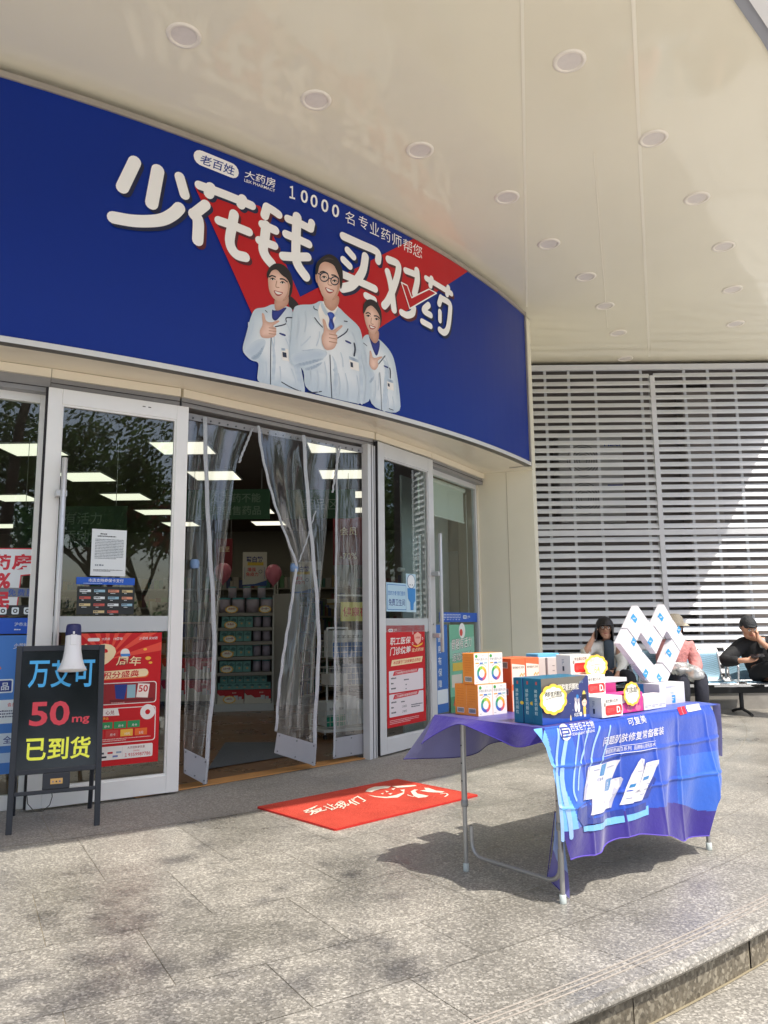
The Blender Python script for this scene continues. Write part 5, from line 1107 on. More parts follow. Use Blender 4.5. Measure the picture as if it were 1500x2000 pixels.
ys = thing('yellow_sign', RA + rd * .3 - rnn * .15 + V(0, 0, 1.18), 'yellow card with red health lettering hanging on the basket rack', 'sign'); pl = Plane(RA + rd * .27 - rnn * .14 + V(0, 0, 1.17), rd); mb = MB(); mb.box(pl.o, rd * .36, V(0, 0, .2), -rnn * .004, M((226, 214, 110), .5)); mb.build('card', ys); pr = Print(pl); pr.line('健康夜', .03, .05, .10, p_red, 1, .02, maxw=.30); pr.done('lettering', ys)

# ---- clear strip curtains
CA, CB = LD1 - lnrm * 0.115 + ldir * -.25, RD0 - rnrm * 0.10 - rdir * 0.14
cdir = (CB - LD1 + lnrm * .115).normalized(); CURT = Plane(CB, cdir); crn = CURT.n
pvc = clear('clear_pvc', (0.86, 0.88, 0.89), 0.14, 0.9, 0.07, bump=0.6, bscale=8, haze=0.05)
zipm = noisy('white_magnet_strip', (186, 191, 196), 0.35, 0.04, 40, bump=.4, bscale=120); platem = noisy('grey_kick_plate', (150, 152, 158), 0.45, 0.05, 6); tiem = M((120, 150, 190), .5)
def lerp_path(pts, t):
    f = t * (len(pts) - 1); i = min(int(f), len(pts) - 2); f -= i; return (pts[i][0] + (pts[i + 1][0] - pts[i][0]) * f, pts[i][1] + (pts[i + 1][1] - pts[i][1]) * f)
def even(pts, n=28):
    """resample a path evenly by height"""
    ys_ = [p[1] for p in pts]; out = []
    for k in range(n + 1):
        y = ys_[0] + (ys_[-1] - ys_[0]) * k / n; i = 0
        while i < len(pts) - 2 and (ys_[i + 1] > y if ys_[0] > ys_[-1] else ys_[i + 1] < y): i += 1
        f = (y - ys_[i]) / (ys_[i + 1] - ys_[i] + 1e-9); out.append((pts[i][0] + (pts[i + 1][0] - pts[i][0]) * f, y))
    for _ in range(n // 7): out = [out[0]] + [((out[k - 1][0] + 2 * out[k][0] + out[k + 1][0]) / 4, out[k][1]) for k in range(1, n)] + [out[-1]]
    return out
def curtain(label, left, right, strips, waves, amp, phase, plates, tie=None, base=0.0):
    t = thing('strip_curtain', CURT.at(*right[0]), label, 'strip curtain', 'clear curtains in the shop doorway')
    Lp, Rp = even([CURT.uv(*p) for p in left]), even([CURT.uv(*p) for p in right])
    def off(u, v): 
        g = .35 + .65 * min(1, v * 1.6) ; return base + amp * g * math.sin(2 * math.pi * waves * u + phase + 1.3 * math.sin(3 * v)) + .35 * amp * math.sin(5.1 * u + 9 * v)
    def fn(u, v): a, b = lerp_path(Lp, v), lerp_path(Rp, v); return CURT.pt(a[0] + (b[0] - a[0]) * u, a[1] + (b[1] - a[1]) * u, off(u, v))
    mb = MB(); mb.grid(fn, 36, 44, pvc); mb.build('clear_sheet', t)
    for pts, w in strips:
        q = even([CURT.uv(*p) for p in pts], 60); mb = MB(); vs = []; fs = []
        for k, p in enumerate(q):
            o = base + amp * .5 + .018 + .004 * math.sin(k * .7); e = .0012 if k % 2 else 0
            vs += [CURT.pt(p[0] - w / 2 - e, p[1], o - .003), CURT.pt(p[0] - w / 6, p[1], o + .004 + e), CURT.pt(p[0] + w / 6, p[1], o + .004 + e), CURT.pt(p[0] + w / 2 + e, p[1], o - .003)]
        for k in range(len(q) - 1):
            for j in range(3): fs.append((k * 4 + j, (k + 1) * 4 + j, (k + 1) * 4 + j + 1, k * 4 + j + 1))
        mb.add(vs, fs, zipm); mb.build('magnetic_strip', t)
    for quad, o in plates:
        mb = MB(); c = [CURT.pt(*CURT.uv(*p), base + o) for p in quad]; b = [p - crn * .004 for p in c]; mb.add(c + b, [(0, 1, 2, 3), (7, 6, 5, 4), (0, 4, 5, 1), (1, 5, 6, 2), (2, 6, 7, 3), (3, 7, 4, 0)], platem); kp = mb.build('kick_plate', t)
        mb = MB()
        for fu in (.06, .5, .94):
            for fv in (.12, .88): p = c[0] * (1 - fu) * (1 - fv) + c[1] * fu * (1 - fv) + c[2] * fu * fv + c[3] * (1 - fu) * fv; mb.tube([p, p + crn * .003], .006, M((90, 92, 96), .4), 8)
        mb.build('rivet', kp)
    if tie: mb = MB(); mb.lathe([(.028, -.03), (.034, -.01), (.034, .015), (.026, .035)], CURT.pt(*CURT.uv(*tie), base), tiem, 14); mb.build('tieback', t)
    return t
curtain('left clear curtain gathered beside the white door with a hinged grey foot plate', [(366, 808), (364, 1000), (358, 1200), (354, 1465)], [(488, 838), (474, 870), (463, 898), (456, 955), (448, 1020), (438, 1100), (431, 1200), (421, 1290), (414, 1390), (396, 1482)],
        [([(396, 816), (399, 940), (405, 1060), (412, 1170), (415, 1240), (413, 1340), (405, 1410), (400, 1480), (396, 1530)], .034), ([(489, 838), (478, 866), (468, 890), (463, 905)], .02)], 2.6, .030, .5, [([(352, 1508), (393, 1530), (397, 1482), (353, 1460)], .05), ([(394, 1532), (402, 1530), (403, 1484), (398, 1483)], .02)], (380, 1102))
curtain('middle clear curtain tied in and swung across the open doorway', [(492, 836), (497, 880), (508, 930), (523, 985), (542, 1040), (560, 1085), (567, 1108), (560, 1160), (551, 1215), (541, 1275), (532, 1345), (525, 1428)], [(653, 874), (641, 930), (634, 985), (628, 1060), (623, 1130), (618, 1190), (613, 1260), (609, 1340), (602, 1450)],
        [([(580, 854), (584, 920), (590, 1000), (598, 1080), (604, 1150), (609, 1220), (609, 1290), (604, 1360), (601, 1430), (599, 1492)], .036), ([(492, 836), (497, 880), (508, 930), (523, 985), (542, 1040), (560, 1085), (567, 1108)], .024), ([(565, 1112), (558, 1165), (550, 1220), (540, 1280), (531, 1350), (526, 1426)], .026), ([(651, 876), (642, 925), (636, 965)], .02), ([(603, 1000), (585, 1060), (570, 1100)], .012)],
        3.4, .034, 1.2, [([(518, 1467), (596, 1492), (599, 1450), (524, 1428)], .06), ([(597, 1493), (602, 1493), (605, 1454), (600, 1451)], .03)], (566, 1110), 0.06)
curtain('right clear curtain hanging flat against the door post', [(656, 870), (654, 1100), (652, 1444)], [(715, 884), (716, 1100), (718, 1432)], [([(657, 870), (655, 1100), (651, 1478)], .020)], 1.5, .010, 0, [([(651, 1482), (719, 1470), (719, 1431), (652, 1442)], .01)], None, -.01)
rail = thing('curtain_rail', CURT.pt(-1.9, 2.71, 0), 'perforated grey rail holding the clear curtains', 'rail'); mb = MB(); u0 = CURT.uv(362, 803)[0]; zt = CURT.uv(545, 845)[1]
mb.box(CURT.pt(u0, 2.655, .02), cdir * (-u0 + .02), V(0, 0, .05), crn * .006, head_m)
mb.build('bar', rail); mb = MB(); k = u0 + .05
while k < -.02: mb.tube([CURT.pt(k, 2.672, .026), CURT.pt(k, 2.672, .031)], .007, M((70, 70, 74), .4), 8); k += .075
mb.build('stud', rail)
# ================================================================== ON THE TERRACE
# black lettered sandwich board
black = noisy('black_frame', (40, 44, 52), .45, .08, 10); chalk = noisy('black_acrylic', (24, 27, 30), .12, .05, 3, .04)
B0, B1 = gnd(10, 1632), gnd(195, 1612); bd = (B1 - B0).normalized(); bnn = Vector((bd.y, -bd.x, 0)); lean = R(9); bv = (V(0, 0, 1) * math.cos(lean) - bnn * math.sin(lean)).normalized()
BP = Plane(B0, bd, bv); bw = (B1 - B0).length; ztop = BP.uv(28, 1262)[1]
board = thing('sandwich_board', B0, 'black framed sandwich board with blue red and yellow lettering by the left door', 'sandwich board')
mb = MB()
def bbar(u0, u1, v0, v1, d0=.028, o=0): mb.rbox(BP.pt(u0, v0, o), bd * (u1 - u0), bv * (v1 - v0), -BP.n * d0, black, .003)
st = .032; bbar(0, st, 0, ztop); bbar(bw - st, bw, 0, ztop); bbar(st + .0005, bw - st - .0005, ztop - st, ztop); vb = BP.uv(100, 1510)[1]; vb2 = BP.uv(100, 1542)[1]
bbar(st + .0005, bw - st - .0005, vb, vb + .028); bbar(st + .0005, bw - st - .0005, vb2 - .022, vb2)
mb.build('frame', board)
for u in (0.012, bw - .04):
    mb = MB(); top = BP.pt(u + .014, ztop - .06, -.03); mb.tube([top, Vector((top.x, top.y, 0)) - bnn * .30 + V(0, 0, 0)], .014, black, 6, smooth=False); mb.build('rear_leg', board)
mb = MB(); mb.box(BP.pt(st, vb + .028, -.006), bd * (bw - 2 * st), bv * (ztop - st - vb - .028), -BP.n * .006, chalk); mb.build('panel', board)
pr = Print(BP, base=-.0045, px=True); pr.step = .0004
cy, rdn, yel = emit('lit_blue_letter', (.10, .42, .78), .35), emit('lit_red_letter', (.62, .06, .09), .35), emit('lit_yellow_letter', (.72, .76, .08), .45)
for m_, c in ((cy, (60, 158, 214)), (rdn, (190, 52, 64)), (yel, (226, 228, 70))): m_.node_tree.nodes['Principled BSDF'].inputs['Base Color'].default_value = (*[lin(x) for x in c], 1); m_.node_tree.nodes['Principled BSDF'].inputs['Emission Strength'].default_value = .12
def chars(body, x0, y0, x1, y1, m_, bold, gap=.08, sl=-.03):
    n = len(body); w = (x1 - x0) / n
    for k, ch in enumerate(body): a, b = x0 + w * (k + gap / 2), x0 + w * (k + 1 - gap / 2); s = (k + .5) / n * (x1 - x0) * sl; pr.text(ch, [(a, y1 + s), (b, y1 + s + w * sl), (b + 3, y0 + s + w * sl), (a + 3, y0 + s)], m_, 1, bold)
chars('万艾可', 52, 1291, 185, 1344, cy, .030, sl=-.02); pr.text('50', [(56, 1419), (135, 1416), (137, 1368), (60, 1371)], rdn, 1, .04); pr.text('mg', [(140, 1416), (174, 1413), (175, 1398), (141, 1400)], rdn, 1, .04); chars('已到货', 47, 1444, 177, 1487, yel, .035, sl=-.045)
pr.done('lettering', board)
mb = MB(); u0, v0 = BP.uv(82, 1541); mb.rbox(BP.pt(u0, vb2, .004), bd * .145, bv * (vb - vb2), -BP.n * .03, black, .004); cb = mb.build('control_box', board)
mb = MB(); u0, v0 = BP.uv(98, 1532); mb.rbox(BP.pt(u0, v0, .006), bd * .065, bv * .03, -BP.n * .002, M((214, 170, 100), .5), .0008); 
for k, m_ in enumerate((M((120, 130, 150), .4), M((40, 40, 44), .4), M((60, 90, 160), .4))): p = BP.pt(u0 + .014 + k * .018, v0 + .013, .006); mb.tube([p, p + BP.n * .003], .0045, m_, 10)
mb.build('switch_plate', cb)
mb = MB(); P = lambda px, py, o=0.0: BP.pt(*BP.uv(px, py), o)
mb.tube([P(52, 1548, -.02), P(54, 1570, 0), P(66, 1584, .02), P(82, 1585, .02), P(97, 1572, .01), P(102, 1556, 0), P(101, 1545, -.01)], .0025, M((50, 50, 46), .6), 6); mb.build('cable', board)
# megaphone
mg = thing('megaphone', BP.pt(*BP.uv(141, 1245), .07), 'white megaphone with dark blue cap hanging mouth down on the black board', 'megaphone')
mw, mn = noisy('white_plastic', (232, 232, 234), .35, .02, 5), M((36, 38, 92), .4)
o = BP.pt(*BP.uv(139, 1314), .10); k = .0034; ax = bv
prof = [(.078, 0), (.082, .003), (.079, .009), (.066, .035), (.055, .07), (.047, .12), (.044, .17), (.043, .205)]
mb = MB(); mb.lathe(prof, o, mw, 32, ax); mb.lathe([(.076, .002), (.062, .036), (.04, .1), (.0005, .16)], o, mw, 32, ax); mb.build('bell', mg)
mb = MB(); mb.lathe([(.0435, .205), (.0445, .208), (.042, .26), (.038, .272), (.0005, .274)], o, mn, 32, ax); mb.build('cap', mg)
mb = MB(); mb.rbox(o + ax * .145 + BP.n * .040 - bd * .017, bd * .036, ax * .062, BP.n * .010, mw, .004); mb.tube([o + ax * .21 + BP.n * .046, o + ax * .225 + BP.n * .047], .006, mw, 8); mb.build('battery_cover', mg)
mb = MB(); mb.tube([o + ax * .20 - BP.n * .04, o + ax * .20 - BP.n * .098, o + ax * .12 - BP.n * .098, o + ax * .12 - BP.n * .045], .010, mw, 8); mb.build('grip', mg)

# red door mat
MA, MBk, MC, MD = gnd(510, 1578), gnd(655, 1623), gnd(933, 1556), gnd(782, 1523)
red_mat, tt, bb_ = newmat('red_loop_mat'); tc = nd(tt, 'ShaderNodeTexCoord'); n1 = nd(tt, 'ShaderNodeTexNoise', i_Scale=260, i_Detail=4); n2 = nd(tt, 'ShaderNodeTexNoise', i_Scale=5, i_Detail=4)
for n_ in (n1, n2): tt.links.new(tc.outputs['Object'], n_.inputs['Vector'])
r1 = ramp(tt, n1.outputs[0], [(.35, (.44, .045, .032)), (.65, (.72, .115, .078))]); r2 = ramp(tt, n2.outputs[0], [(.3, (.82, .8, .78)), (.7, (1.06, 1.04, 1.02))]); mx = nd(tt, 'ShaderNodeMix', data_type='RGBA', blend_type='MULTIPLY'); mx.inputs[0].default_value = 1; mx.clamp_result = False
tt.links.new(r1.outputs[0], mx.inputs[6]); tt.links.new(r2.outputs[0], mx.inputs[7]); tt.links.new(mx.outputs[2], bb_.inputs['Base Color']); bb_.inputs['Roughness'].default_value = .95; bb_.inputs['Specular IOR Level'].default_value = .1
bp_ = nd(tt, 'ShaderNodeBump', i_Strength=.9, i_Distance=.006); tt.links.new(n1.outputs[0], bp_.inputs['Height']); tt.links.new(bp_.outputs[0], bb_.inputs['Normal'])
mu = ((MC - MBk) + (MD - MA)).normalized(); mv = (MA - MBk); mv = (mv - mu * mv.dot(mu)).normalized(); mo = MBk; mL, mW = 1.207, .755
mat_t = thing('door_mat', mo, 'red loop pile door mat with white lettering and emblem', 'door mat')
MP = Plane(mo, mu, mv)
mb = MB(); rg = random.Random(2)
def matp(u, v):
    e = .010 * math.sin(u * 17) * (1 if v < .01 else .4) * .2; return mo + mu * (u * mL) + mv * (v * mW) + V(0, 0, .011 + .0012 * math.sin(u * 9 + v * 5))
mb.grid(matp, 30, 20, red_mat); mb.build('pile', mat_t)
mb = MB(); edge_m = M((196, 44, 36), .6)
for (a, b) in (((0, 0), (1, 0)), ((1, 0), (1, 1)), ((1, 1), (0, 1)), ((0, 1), (0, 0))):
    pa, pb = mo + mu * (a[0] * mL) + mv * (a[1] * mW), mo + mu * (b[0] * mL) + mv * (b[1] * mW); dd = (pb - pa).normalized(); nn = Vector((dd.y, -dd.x, 0)); mb.box(pa - nn * .004 + V(0, 0, .001), pb - pa, nn * .010, V(0, 0, .0105), edge_m)
mb.build('border', mat_t)
pr = Print(MP, base=.0126, px=True); mwh = noisy('white_pile', (236, 226, 208), .95, .08, 120, bump=.6, bscale=200)
for ch, a, b in (('爱', (590, 1595), (628, 1584)), ('让', (631, 1586), (650, 1579)), ('我', (653, 1583), (672, 1574)), ('们', (677, 1576), (704, 1566))):
    (x0, y0), (x1, y1) = a, b; pr.text(ch, [(x0 + 16, y0 + 2), (x1 + 12, y1 + 2), (x1 - 6, y1 - 8), (x0 - 2, y0 - 6)], mwh, 1, .02)
ZM = ZP(500, 1510, 3.409)
pr.poly(ZM((728, 135), (745, 118), (790, 103), (860, 98), (900, 100), (880, 112), (830, 118), (790, 130), (770, 140)), mwh, 1); pr.poly(ZM((905, 100), (1000, 95), (1060, 92), (1070, 98), (1010, 106), (940, 110)), mwh, 1); pr.poly(ZM((745, 158), (800, 168), (870, 172), (930, 160), (985, 140), (960, 125), (990, 122), (985, 150), (945, 176), (860, 180), (790, 172)), mwh, 1)
for q in (((830, 150), (850, 145), (845, 155)), ((860, 130), (885, 135), (870, 142)), ((900, 118), (930, 112), (915, 126)), ((880, 150), (910, 146), (895, 158))): pr.poly(ZM(*q), mwh, 1)
pr.poly(ZM((1030, 135), (1055, 122), (1080, 124), (1060, 132), (1075, 150), (1150, 165), (1130, 174), (1080, 178), (1050, 165)), mwh, 1); pr.poly(ZM((1090, 130), (1130, 125), (1120, 110), (1150, 112), (1200, 130), (1255, 136), (1240, 144), (1190, 142), (1150, 140)), mwh, 1); pr.stroke(ZM((1230, 152), (1265, 148), (1276, 158), (1258, 170)), .012, mwh, 1); pr.stroke(ZM((1010, 158), (1030, 166), (1050, 170)), .01, mwh, 1)
pr.done('emblem', mat_t)

# ---- folding table
TF = V(.708, 3.312, 0); E1 = V(.777, .629, 0).normalized(); E2 = V(-.629, .777, 0).normalized(); TZ = .70; tn = -E2
def T(u, v, z=0.0): return TF + E1 * u + E2 * v + V(0, 0, TZ + z)
steel = noisy('painted_steel_tube', (172, 172, 170), .35, .06, 8, .08, metal=.5); capm = M((196, 206, 204), .5)
table = thing('folding_table', TF, 'grey legged folding table under the blue cloth', 'table')
mb = MB(); mb.rbox(T(-.085, -.025, -.032), E1 * 1.32, E2 * .60, V(0, 0, .028), M((206, 204, 198), .5), .006); mb.build('tabletop', table)
for uu, sgn in ((0, 1), (1.147, -1)):
    mb = MB(); sp = .552
    for v in (0, sp):
        lean_ = V(0, 0, 0); top = T(uu + .0, v + (.0), -.035); foot = TF + E1 * uu + E2 * v
        mb.tube([foot + V(0, 0, .02), foot * .5 + V(top.x, top.y, 0) * .5 + V(0, 0, .31)], .0105, steel, 12); mb.tube([foot * .5 + V(top.x, top.y, 0) * .5 + V(0, 0, .28), top], .0135, steel, 12)
    in_ = E1 * (.018 * sgn); zc = .075
    pts = [TF + E1 * uu + E2 * .02 + in_ + V(0, 0, .20), TF + E1 * uu + E2 * .022 + in_ + V(0, 0, .13)] + [TF + E1 * uu + E2 * (.022 + .06 * (1 - math.cos(a))) + in_ + V(0, 0, .13 - .06 * math.sin(a)) for a in (R(25), R(50), R(75), R(90))]
    pts += [TF + E1 * uu + E2 * (sp - (.022 + .06 * (1 - math.cos(a)))) + in_ + V(0, 0, .13 - .06 * math.sin(a)) for a in (R(90), R(75), R(50), R(25))] + [TF + E1 * uu + E2 * (sp - .022) + in_ + V(0, 0, .13), TF + E1 * uu + E2 * (sp - .02) + in_ + V(0, 0, .20)]
    mb.tube(pts, .0095, steel, 12)
    lg = mb.build('leg_frame', table)
    for v in (0, sp):
        mb = MB(); p = TF + E1 * uu + E2 * v; mb.lathe([(.0005, 0), (.0135, 0), (.0145, .004), (.014, .034), (.011, .036)], p, capm, 16); mb.build('foot_cap', lg)
        mb = MB(); mb.lathe([(.0142, .285), (.0165, .288), (.0165, .312), (.0142, .315)], p, M((150, 152, 154), .4, .3), 16); mb.build('collar', lg); mb = MB()
        for z in (.40, .48, .56): mb.tube([p - E1 * .0128 + V(0, 0, z), p - E1 * .0145 + V(0, 0, z)], .0035, M((40, 40, 44), .5), 8)
        mb.build('push_button', lg)
# ---- the printed cloth
cl_m, ct, cb_ = newmat('satin_cloth')
def cloth_mat(name, rgb, back=(150, 150, 206)):
    m, t, b = newmat(name); g = nd(t, 'ShaderNodeNewGeometry'); mx = nd(t, 'ShaderNodeMix', data_type='RGBA'); t.links.new(g.outputs['Backfacing'], mx.inputs[0])
    mx.inputs[6].default_value = (*[lin(c) for c in rgb], 1); mx.inputs[7].default_value = (*[lin(c) for c in back], 1); t.links.new(mx.outputs[2], b.inputs['Base Color'])
    b.inputs['Roughness'].default_value = .42; b.inputs['Sheen Weight'].default_value = .3; b.inputs['Specular IOR Level'].default_value = .4
    tc = nd(t, 'ShaderNodeTexCoord'); n = nd(t, 'ShaderNodeTexNoise', i_Scale=14, i_Detail=4, i_Roughness=.6); t.links.new(tc.outputs['Object'], n.inputs['Vector'])
    bp = nd(t, 'ShaderNodeBump', i_Strength=.25, i_Distance=.02); t.links.new(n.outputs[0], bp.inputs['Height']); t.links.new(bp.outputs[0], b.inputs['Normal'])
    return m
c_blue, c_purple, c_dblue, c_lblue, c_mblue, c_white, c_tag, c_pale = cloth_mat('cloth_blue', (32, 74, 182)), cloth_mat('cloth_purple', (50, 36, 132), (128, 128, 182)), cloth_mat('cloth_deep', (26, 50, 140)), cloth_mat('cloth_light', (112, 178, 236), (170, 190, 226)), cloth_mat('cloth_mid', (44, 98, 200)), cloth_mat('cloth_white', (216, 214, 222)), cloth_mat('cloth_teal', (30, 120, 180)), cloth_mat('cloth_pale', (150, 186, 234))
class Cloth(Plane):
    cuts = .03; cutv = .03
    def pt(s, u, v, off=0.0):
        dr = max(0, -v); f = min(1, dr / .35); w = .030 * f * math.sin(u * 11.5 + .9) + .012 * f * math.sin(u * 27 + dr * 6) + .006 * math.sin(u * 6 - dr * 14) * f
        for c in (.16, .32): w += .006 * math.exp(-((dr - c - .006 * math.sin(u * 8)) / .007) ** 2)
        for c in (.1, .38, .62, .86, 1.1): w += .006 * math.exp(-((u - c - .05 * dr) / .009) ** 2) * min(1, dr / .08)
        w -= .02 * math.exp(-((u - 1.25) / .09) ** 2) * f
        q = max(0, .02 - dr) / .02 if dr < .02 else 0
        return s.o + s.u * u + s.v * v + s.n * (w - .015 * (1 - min(1, dr / .05)) ** 2 + off)
CLP = Cloth(T(0, -.046, .004), E1)
cloth = thing('tablecloth', T(.5, .25), 'blue and purple printed promotion cloth draped over the folding table', 'tablecloth')
hem = [CLP.uv(*p) for p in ((1108, 1676), (1150, 1668), (1190, 1657), (1222, 1637), (1258, 1625), (1310, 1622), (1345, 1626), (1372, 1634))]
u_l, u_r = -.13, CLP.uv(1397, 1440)[0]
def hem_at(u):
    if u <= hem[0][0]: return hem[0][1]
    for a, b in zip(hem[:-1], hem[1:]):
        if u <= b[0]: f = (u - a[0]) / (b[0] - a[0]); return a[1] + (b[1] - a[1]) * f
    return hem[-1][1] 
led_px = [CLP.uv(*p) for p in ((1048, 1428), (1068, 1460), (1082, 1500), (1089, 1560), (1092, 1620), (1101, 1660), (1106, 1676))][::1]
red_px = [CLP.uv(*p) for p in ((1390, 1378), (1400, 1420), (1402, 1450), (1396, 1510), (1388, 1570), (1380, 1632))]
def edge_at(path, v):
    for a, b in zip(path[:-1], path[1:]):
        if v >= b[1]: f = (v - a[1]) / (b[1] - a[1] - 1e-9); return a[0] + (b[0] - a[0]) * max(0, min(1, f))
    return path[-1][0]
def front(s, t):
    v = -.0 + t * -.5; um = -.1 + s * 1.4; 
    vb_ = hem_at(edge_at(led_px, -.3) + s * 1.3); v = t * vb_; a, b = edge_at(led_px, v), edge_at(red_px, v); return (a + (b - a) * s, v)
def zone(s, t):
    u, v = front(s, t); vb_ = hem_at(u)
    if v < vb_ + .115 + .01 * math.sin(u * 9): return c_purple
    if u + .35 * v < -.12: return c_lblue
    if u + .35 * v < .02: return c_mblue
    if u > .86 and v < -.22: return c_mblue
    return c_blue
mb = MB(); NU, NV = 260, 130
mb.grid(lambda s, t: CLP.pt(*front(s, 1 - t)), NU, NV, c_blue, True, lambda s, t: zone(s, 1 - t))
top0, top1 = -.125, 1.262
def topz(u, v): return .0045 + .003 * math.sin(u * 9) * math.sin(v * 11)
mb.grid(lambda s, t: T(top0 + (top1 - top0) * s, -.036 + .646 * t, topz(s, t)) - V(0, 0, .006 * max(0, 1 - t * 9) ** 2), 40, 16, c_purple, True, lambda s, t: c_purple if s < .26 or t > .2 else c_blue)
# short drop at the left end, flaring back corner, and the far drop
def leftdrop(s, t):
    v = -.045 + .655 * s; dr = (.05 + .035 * math.sin(s * 7) + .05 * s ** 6) * t; fl = (.02 + .05 * s ** 2 + .016 * math.sin(s * 14)) * t; return T(top0 - fl, v, .004 - dr)
mb.grid(leftdrop, 26, 6, c_purple)
def backdrop_(s, t): u = top0 + (top1 - top0) * s; return T(u - .11 * t * (1 - s) ** 10, .61 + (.05 + .03 * math.sin(s * 23)) * t + .05 * t * (1 - s) ** 8, .004 - (.20 + .02 * math.sin(s * 12)) * t)
mb.grid(lambda s, t: backdrop_(s, t), 60, 8, c_purple)
mb.grid(lambda s, t: (lambda t: T(top1 + (.006 + .012 * math.sin(s * 9 + 1) ** 2) * t - .03 * t * t, -.05 + .66 * s, .004 - (.26 - .08 * s) * t))(1 - t), 20, 10, c_mblue)
mb.build('fabric', cloth)
mb = MB(); fl = [T(*p) for p in ((-.10, -.052, -.43), (-.075, -.075, -.40), (-.055, -.085, -.475), (-.052, -.06, -.69), (-.10, .03, -.635), (-.115, .045, -.58))]
fa, fb, fc, fd = [Plane(T(0, o, 0), E1).at(*p) for p, o in (((1084, 1585), .05), ((1107, 1640), .03), ((1108, 1754), .03), ((1069, 1712), .09))]
mb.grid(lambda s, t: (fa * (1 - s) + fb * s) * (1 - t) + (fd * (1 - s) + fc * s) * t + tn * .015 * math.sin(s * 5 + t * 3), 10, 14, c_pale, True, lambda s, t: cloth_mat.pp if t > .62 else cloth_mat.pl) if False else None
c_flap, c_flap2 = M((150, 172, 222), .5), M((116, 112, 176), .5)
mb.grid(lambda s, t: (fa * (1 - s) + fb * s) * (1 - t) + (fd * (1 - s) + fc * s) * t + tn * .012 * math.sin(s * 5 + t * 3), 10, 14, c_flap, True, lambda s, t: c_flap2 if t > .6 else c_flap)
mb.build('corner_flap', cloth)
mb = MB(); seamm = M((104, 84, 190), .6)
mb.tube([CLP.pt(*front(s / 60, 1.0), .001) for s in range(61)], .0022, seamm, 6); mb.tube([leftdrop(s / 26, 1) for s in range(27)], .002, M((60, 48, 150), .6), 5); mb.tube([backdrop_(s / 60, 1) for s in range(61)], .0022, M((44, 34, 120), .6), 5); mb.tube([fa, fd, fc], .002, M((50, 42, 130), .6), 5); mb.build('hem', cloth)
pr = Print(CLP, base=.0015, px=True); pr.step = .0007
for a, b, c, w in (((1092, 1425), (1087, 1500), (1093, 1640), .012), ((1106, 1432), (1094, 1520), (1104, 1632), .020), ((1129, 1432), (1110, 1530), (1112, 1560), .010), ((1149, 1425), (1126, 1500), (1118, 1540), .010), ((1172, 1420), (1160, 1455), (1152, 1500), .012), ((1193, 1418), (1184, 1460), (1174, 1492), .010)): pr.stroke([a, b, c], w, c_pale, 1)
pr.disc((1104, 1430), .033, c_white, 2); pr.text('巨', [(1096, 1441), (1113, 1438), (1113, 1419), (1096, 1421)], c_dblue, 3, .03)
pr.text('西安巨子生物', [(1116, 1429), (1162, 1422), (1162, 1407), (1116, 1414)], c_white, 2, .012); pr.text("XI'AN GIANT BIOGENE", [(1115, 1437), (1161, 1429), (1161, 1424), (1115, 1431)], c_white, 2, .012)
pr.text('可复美', [(1227, 1418), (1262, 1411), (1262, 1396), (1227, 1403)], c_white, 2, .005); pr.text('问题肌肤修复常备套装', [(1177, 1458), (1293, 1434), (1295, 1418), (1180, 1440)], c_white, 2, .012)
pr.text('重组胶原蛋白系列', [(1183, 1474), (1231, 1465), (1231, 1456), (1184, 1465)], c_white, 2, .006); pr.text('品牌核心领先技术', [(1235, 1464), (1273, 1457), (1274, 1449), (1235, 1455)], c_white, 2, .006)
pr.stroke([(1181, 1464), (1232, 1454), (1276, 1446)], .002, c_white, 2); pr.stroke([(1181, 1478), (1232, 1468), (1273, 1460)], .002, c_white, 2)
pr.poly([(1113, 1573), (1150, 1560), (1150, 1603), (1128, 1612), (1112, 1595)], c_dblue, 2); pr.poly([(1128, 1612), (1205, 1600), (1262, 1572), (1262, 1590), (1205, 1614), (1130, 1622)], c_lblue, 2); pr.poly([(1135, 1598), (1205, 1588), (1258, 1566), (1258, 1580), (1205, 1600), (1135, 1608)], c_dblue, 3); pr.poly([(1250, 1490), (1274, 1520), (1262, 1556), (1246, 1562)], c_dblue, 2)
pr.poly([(1147, 1498), (1215, 1484), (1207, 1522), (1196, 1555), (1128, 1561)], c_white, 4); pr.poly([(1175, 1494), (1188, 1490), (1182, 1514), (1170, 1516)], c_tag, 5); pr.poly([(1152, 1552), (1218, 1518), (1222, 1522), (1207, 1580), (1143, 1590)], c_white, 5); pr.poly([(1190, 1524), (1206, 1521), (1202, 1546), (1185, 1547)], c_tag, 6); pr.text('可复美', [(1182, 1554), (1200, 1551), (1200, 1546), (1183, 1549)], c_tag, 6, .01)
for k in range(3): pr.stroke([(1196, 1530 + k * 5), (1197, 1532 + k * 5)], .006, c_white, 7)
pr.poly([(1241, 1487), (1246, 1480), (1252, 1482), (1250, 1505), (1235, 1568), (1218, 1574), (1232, 1512)], c_white, 5); pr.poly([(1231, 1532), (1239, 1529), (1237, 1536), (1229, 1539)], c_tag, 6); pr.poly([(1255, 1489), (1278, 1482), (1268, 1515), (1250, 1562), (1235, 1566)], c_white, 6); pr.poly([(1251, 1517), (1262, 1513), (1260, 1520), (1249, 1524)], c_tag, 7); pr.scribble(*CLP.uv(1244, 1538), *CLP.uv(1256, 1532), 2, c_dblue, 7) if False else None
c_grey, c_txt = M((176, 176, 196), .5), M((120, 132, 168), .5)
pr.poly([(1128, 1561), (1196, 1555), (1152, 1552), (1143, 1590), (1140, 1575)], c_grey, 5) if False else None
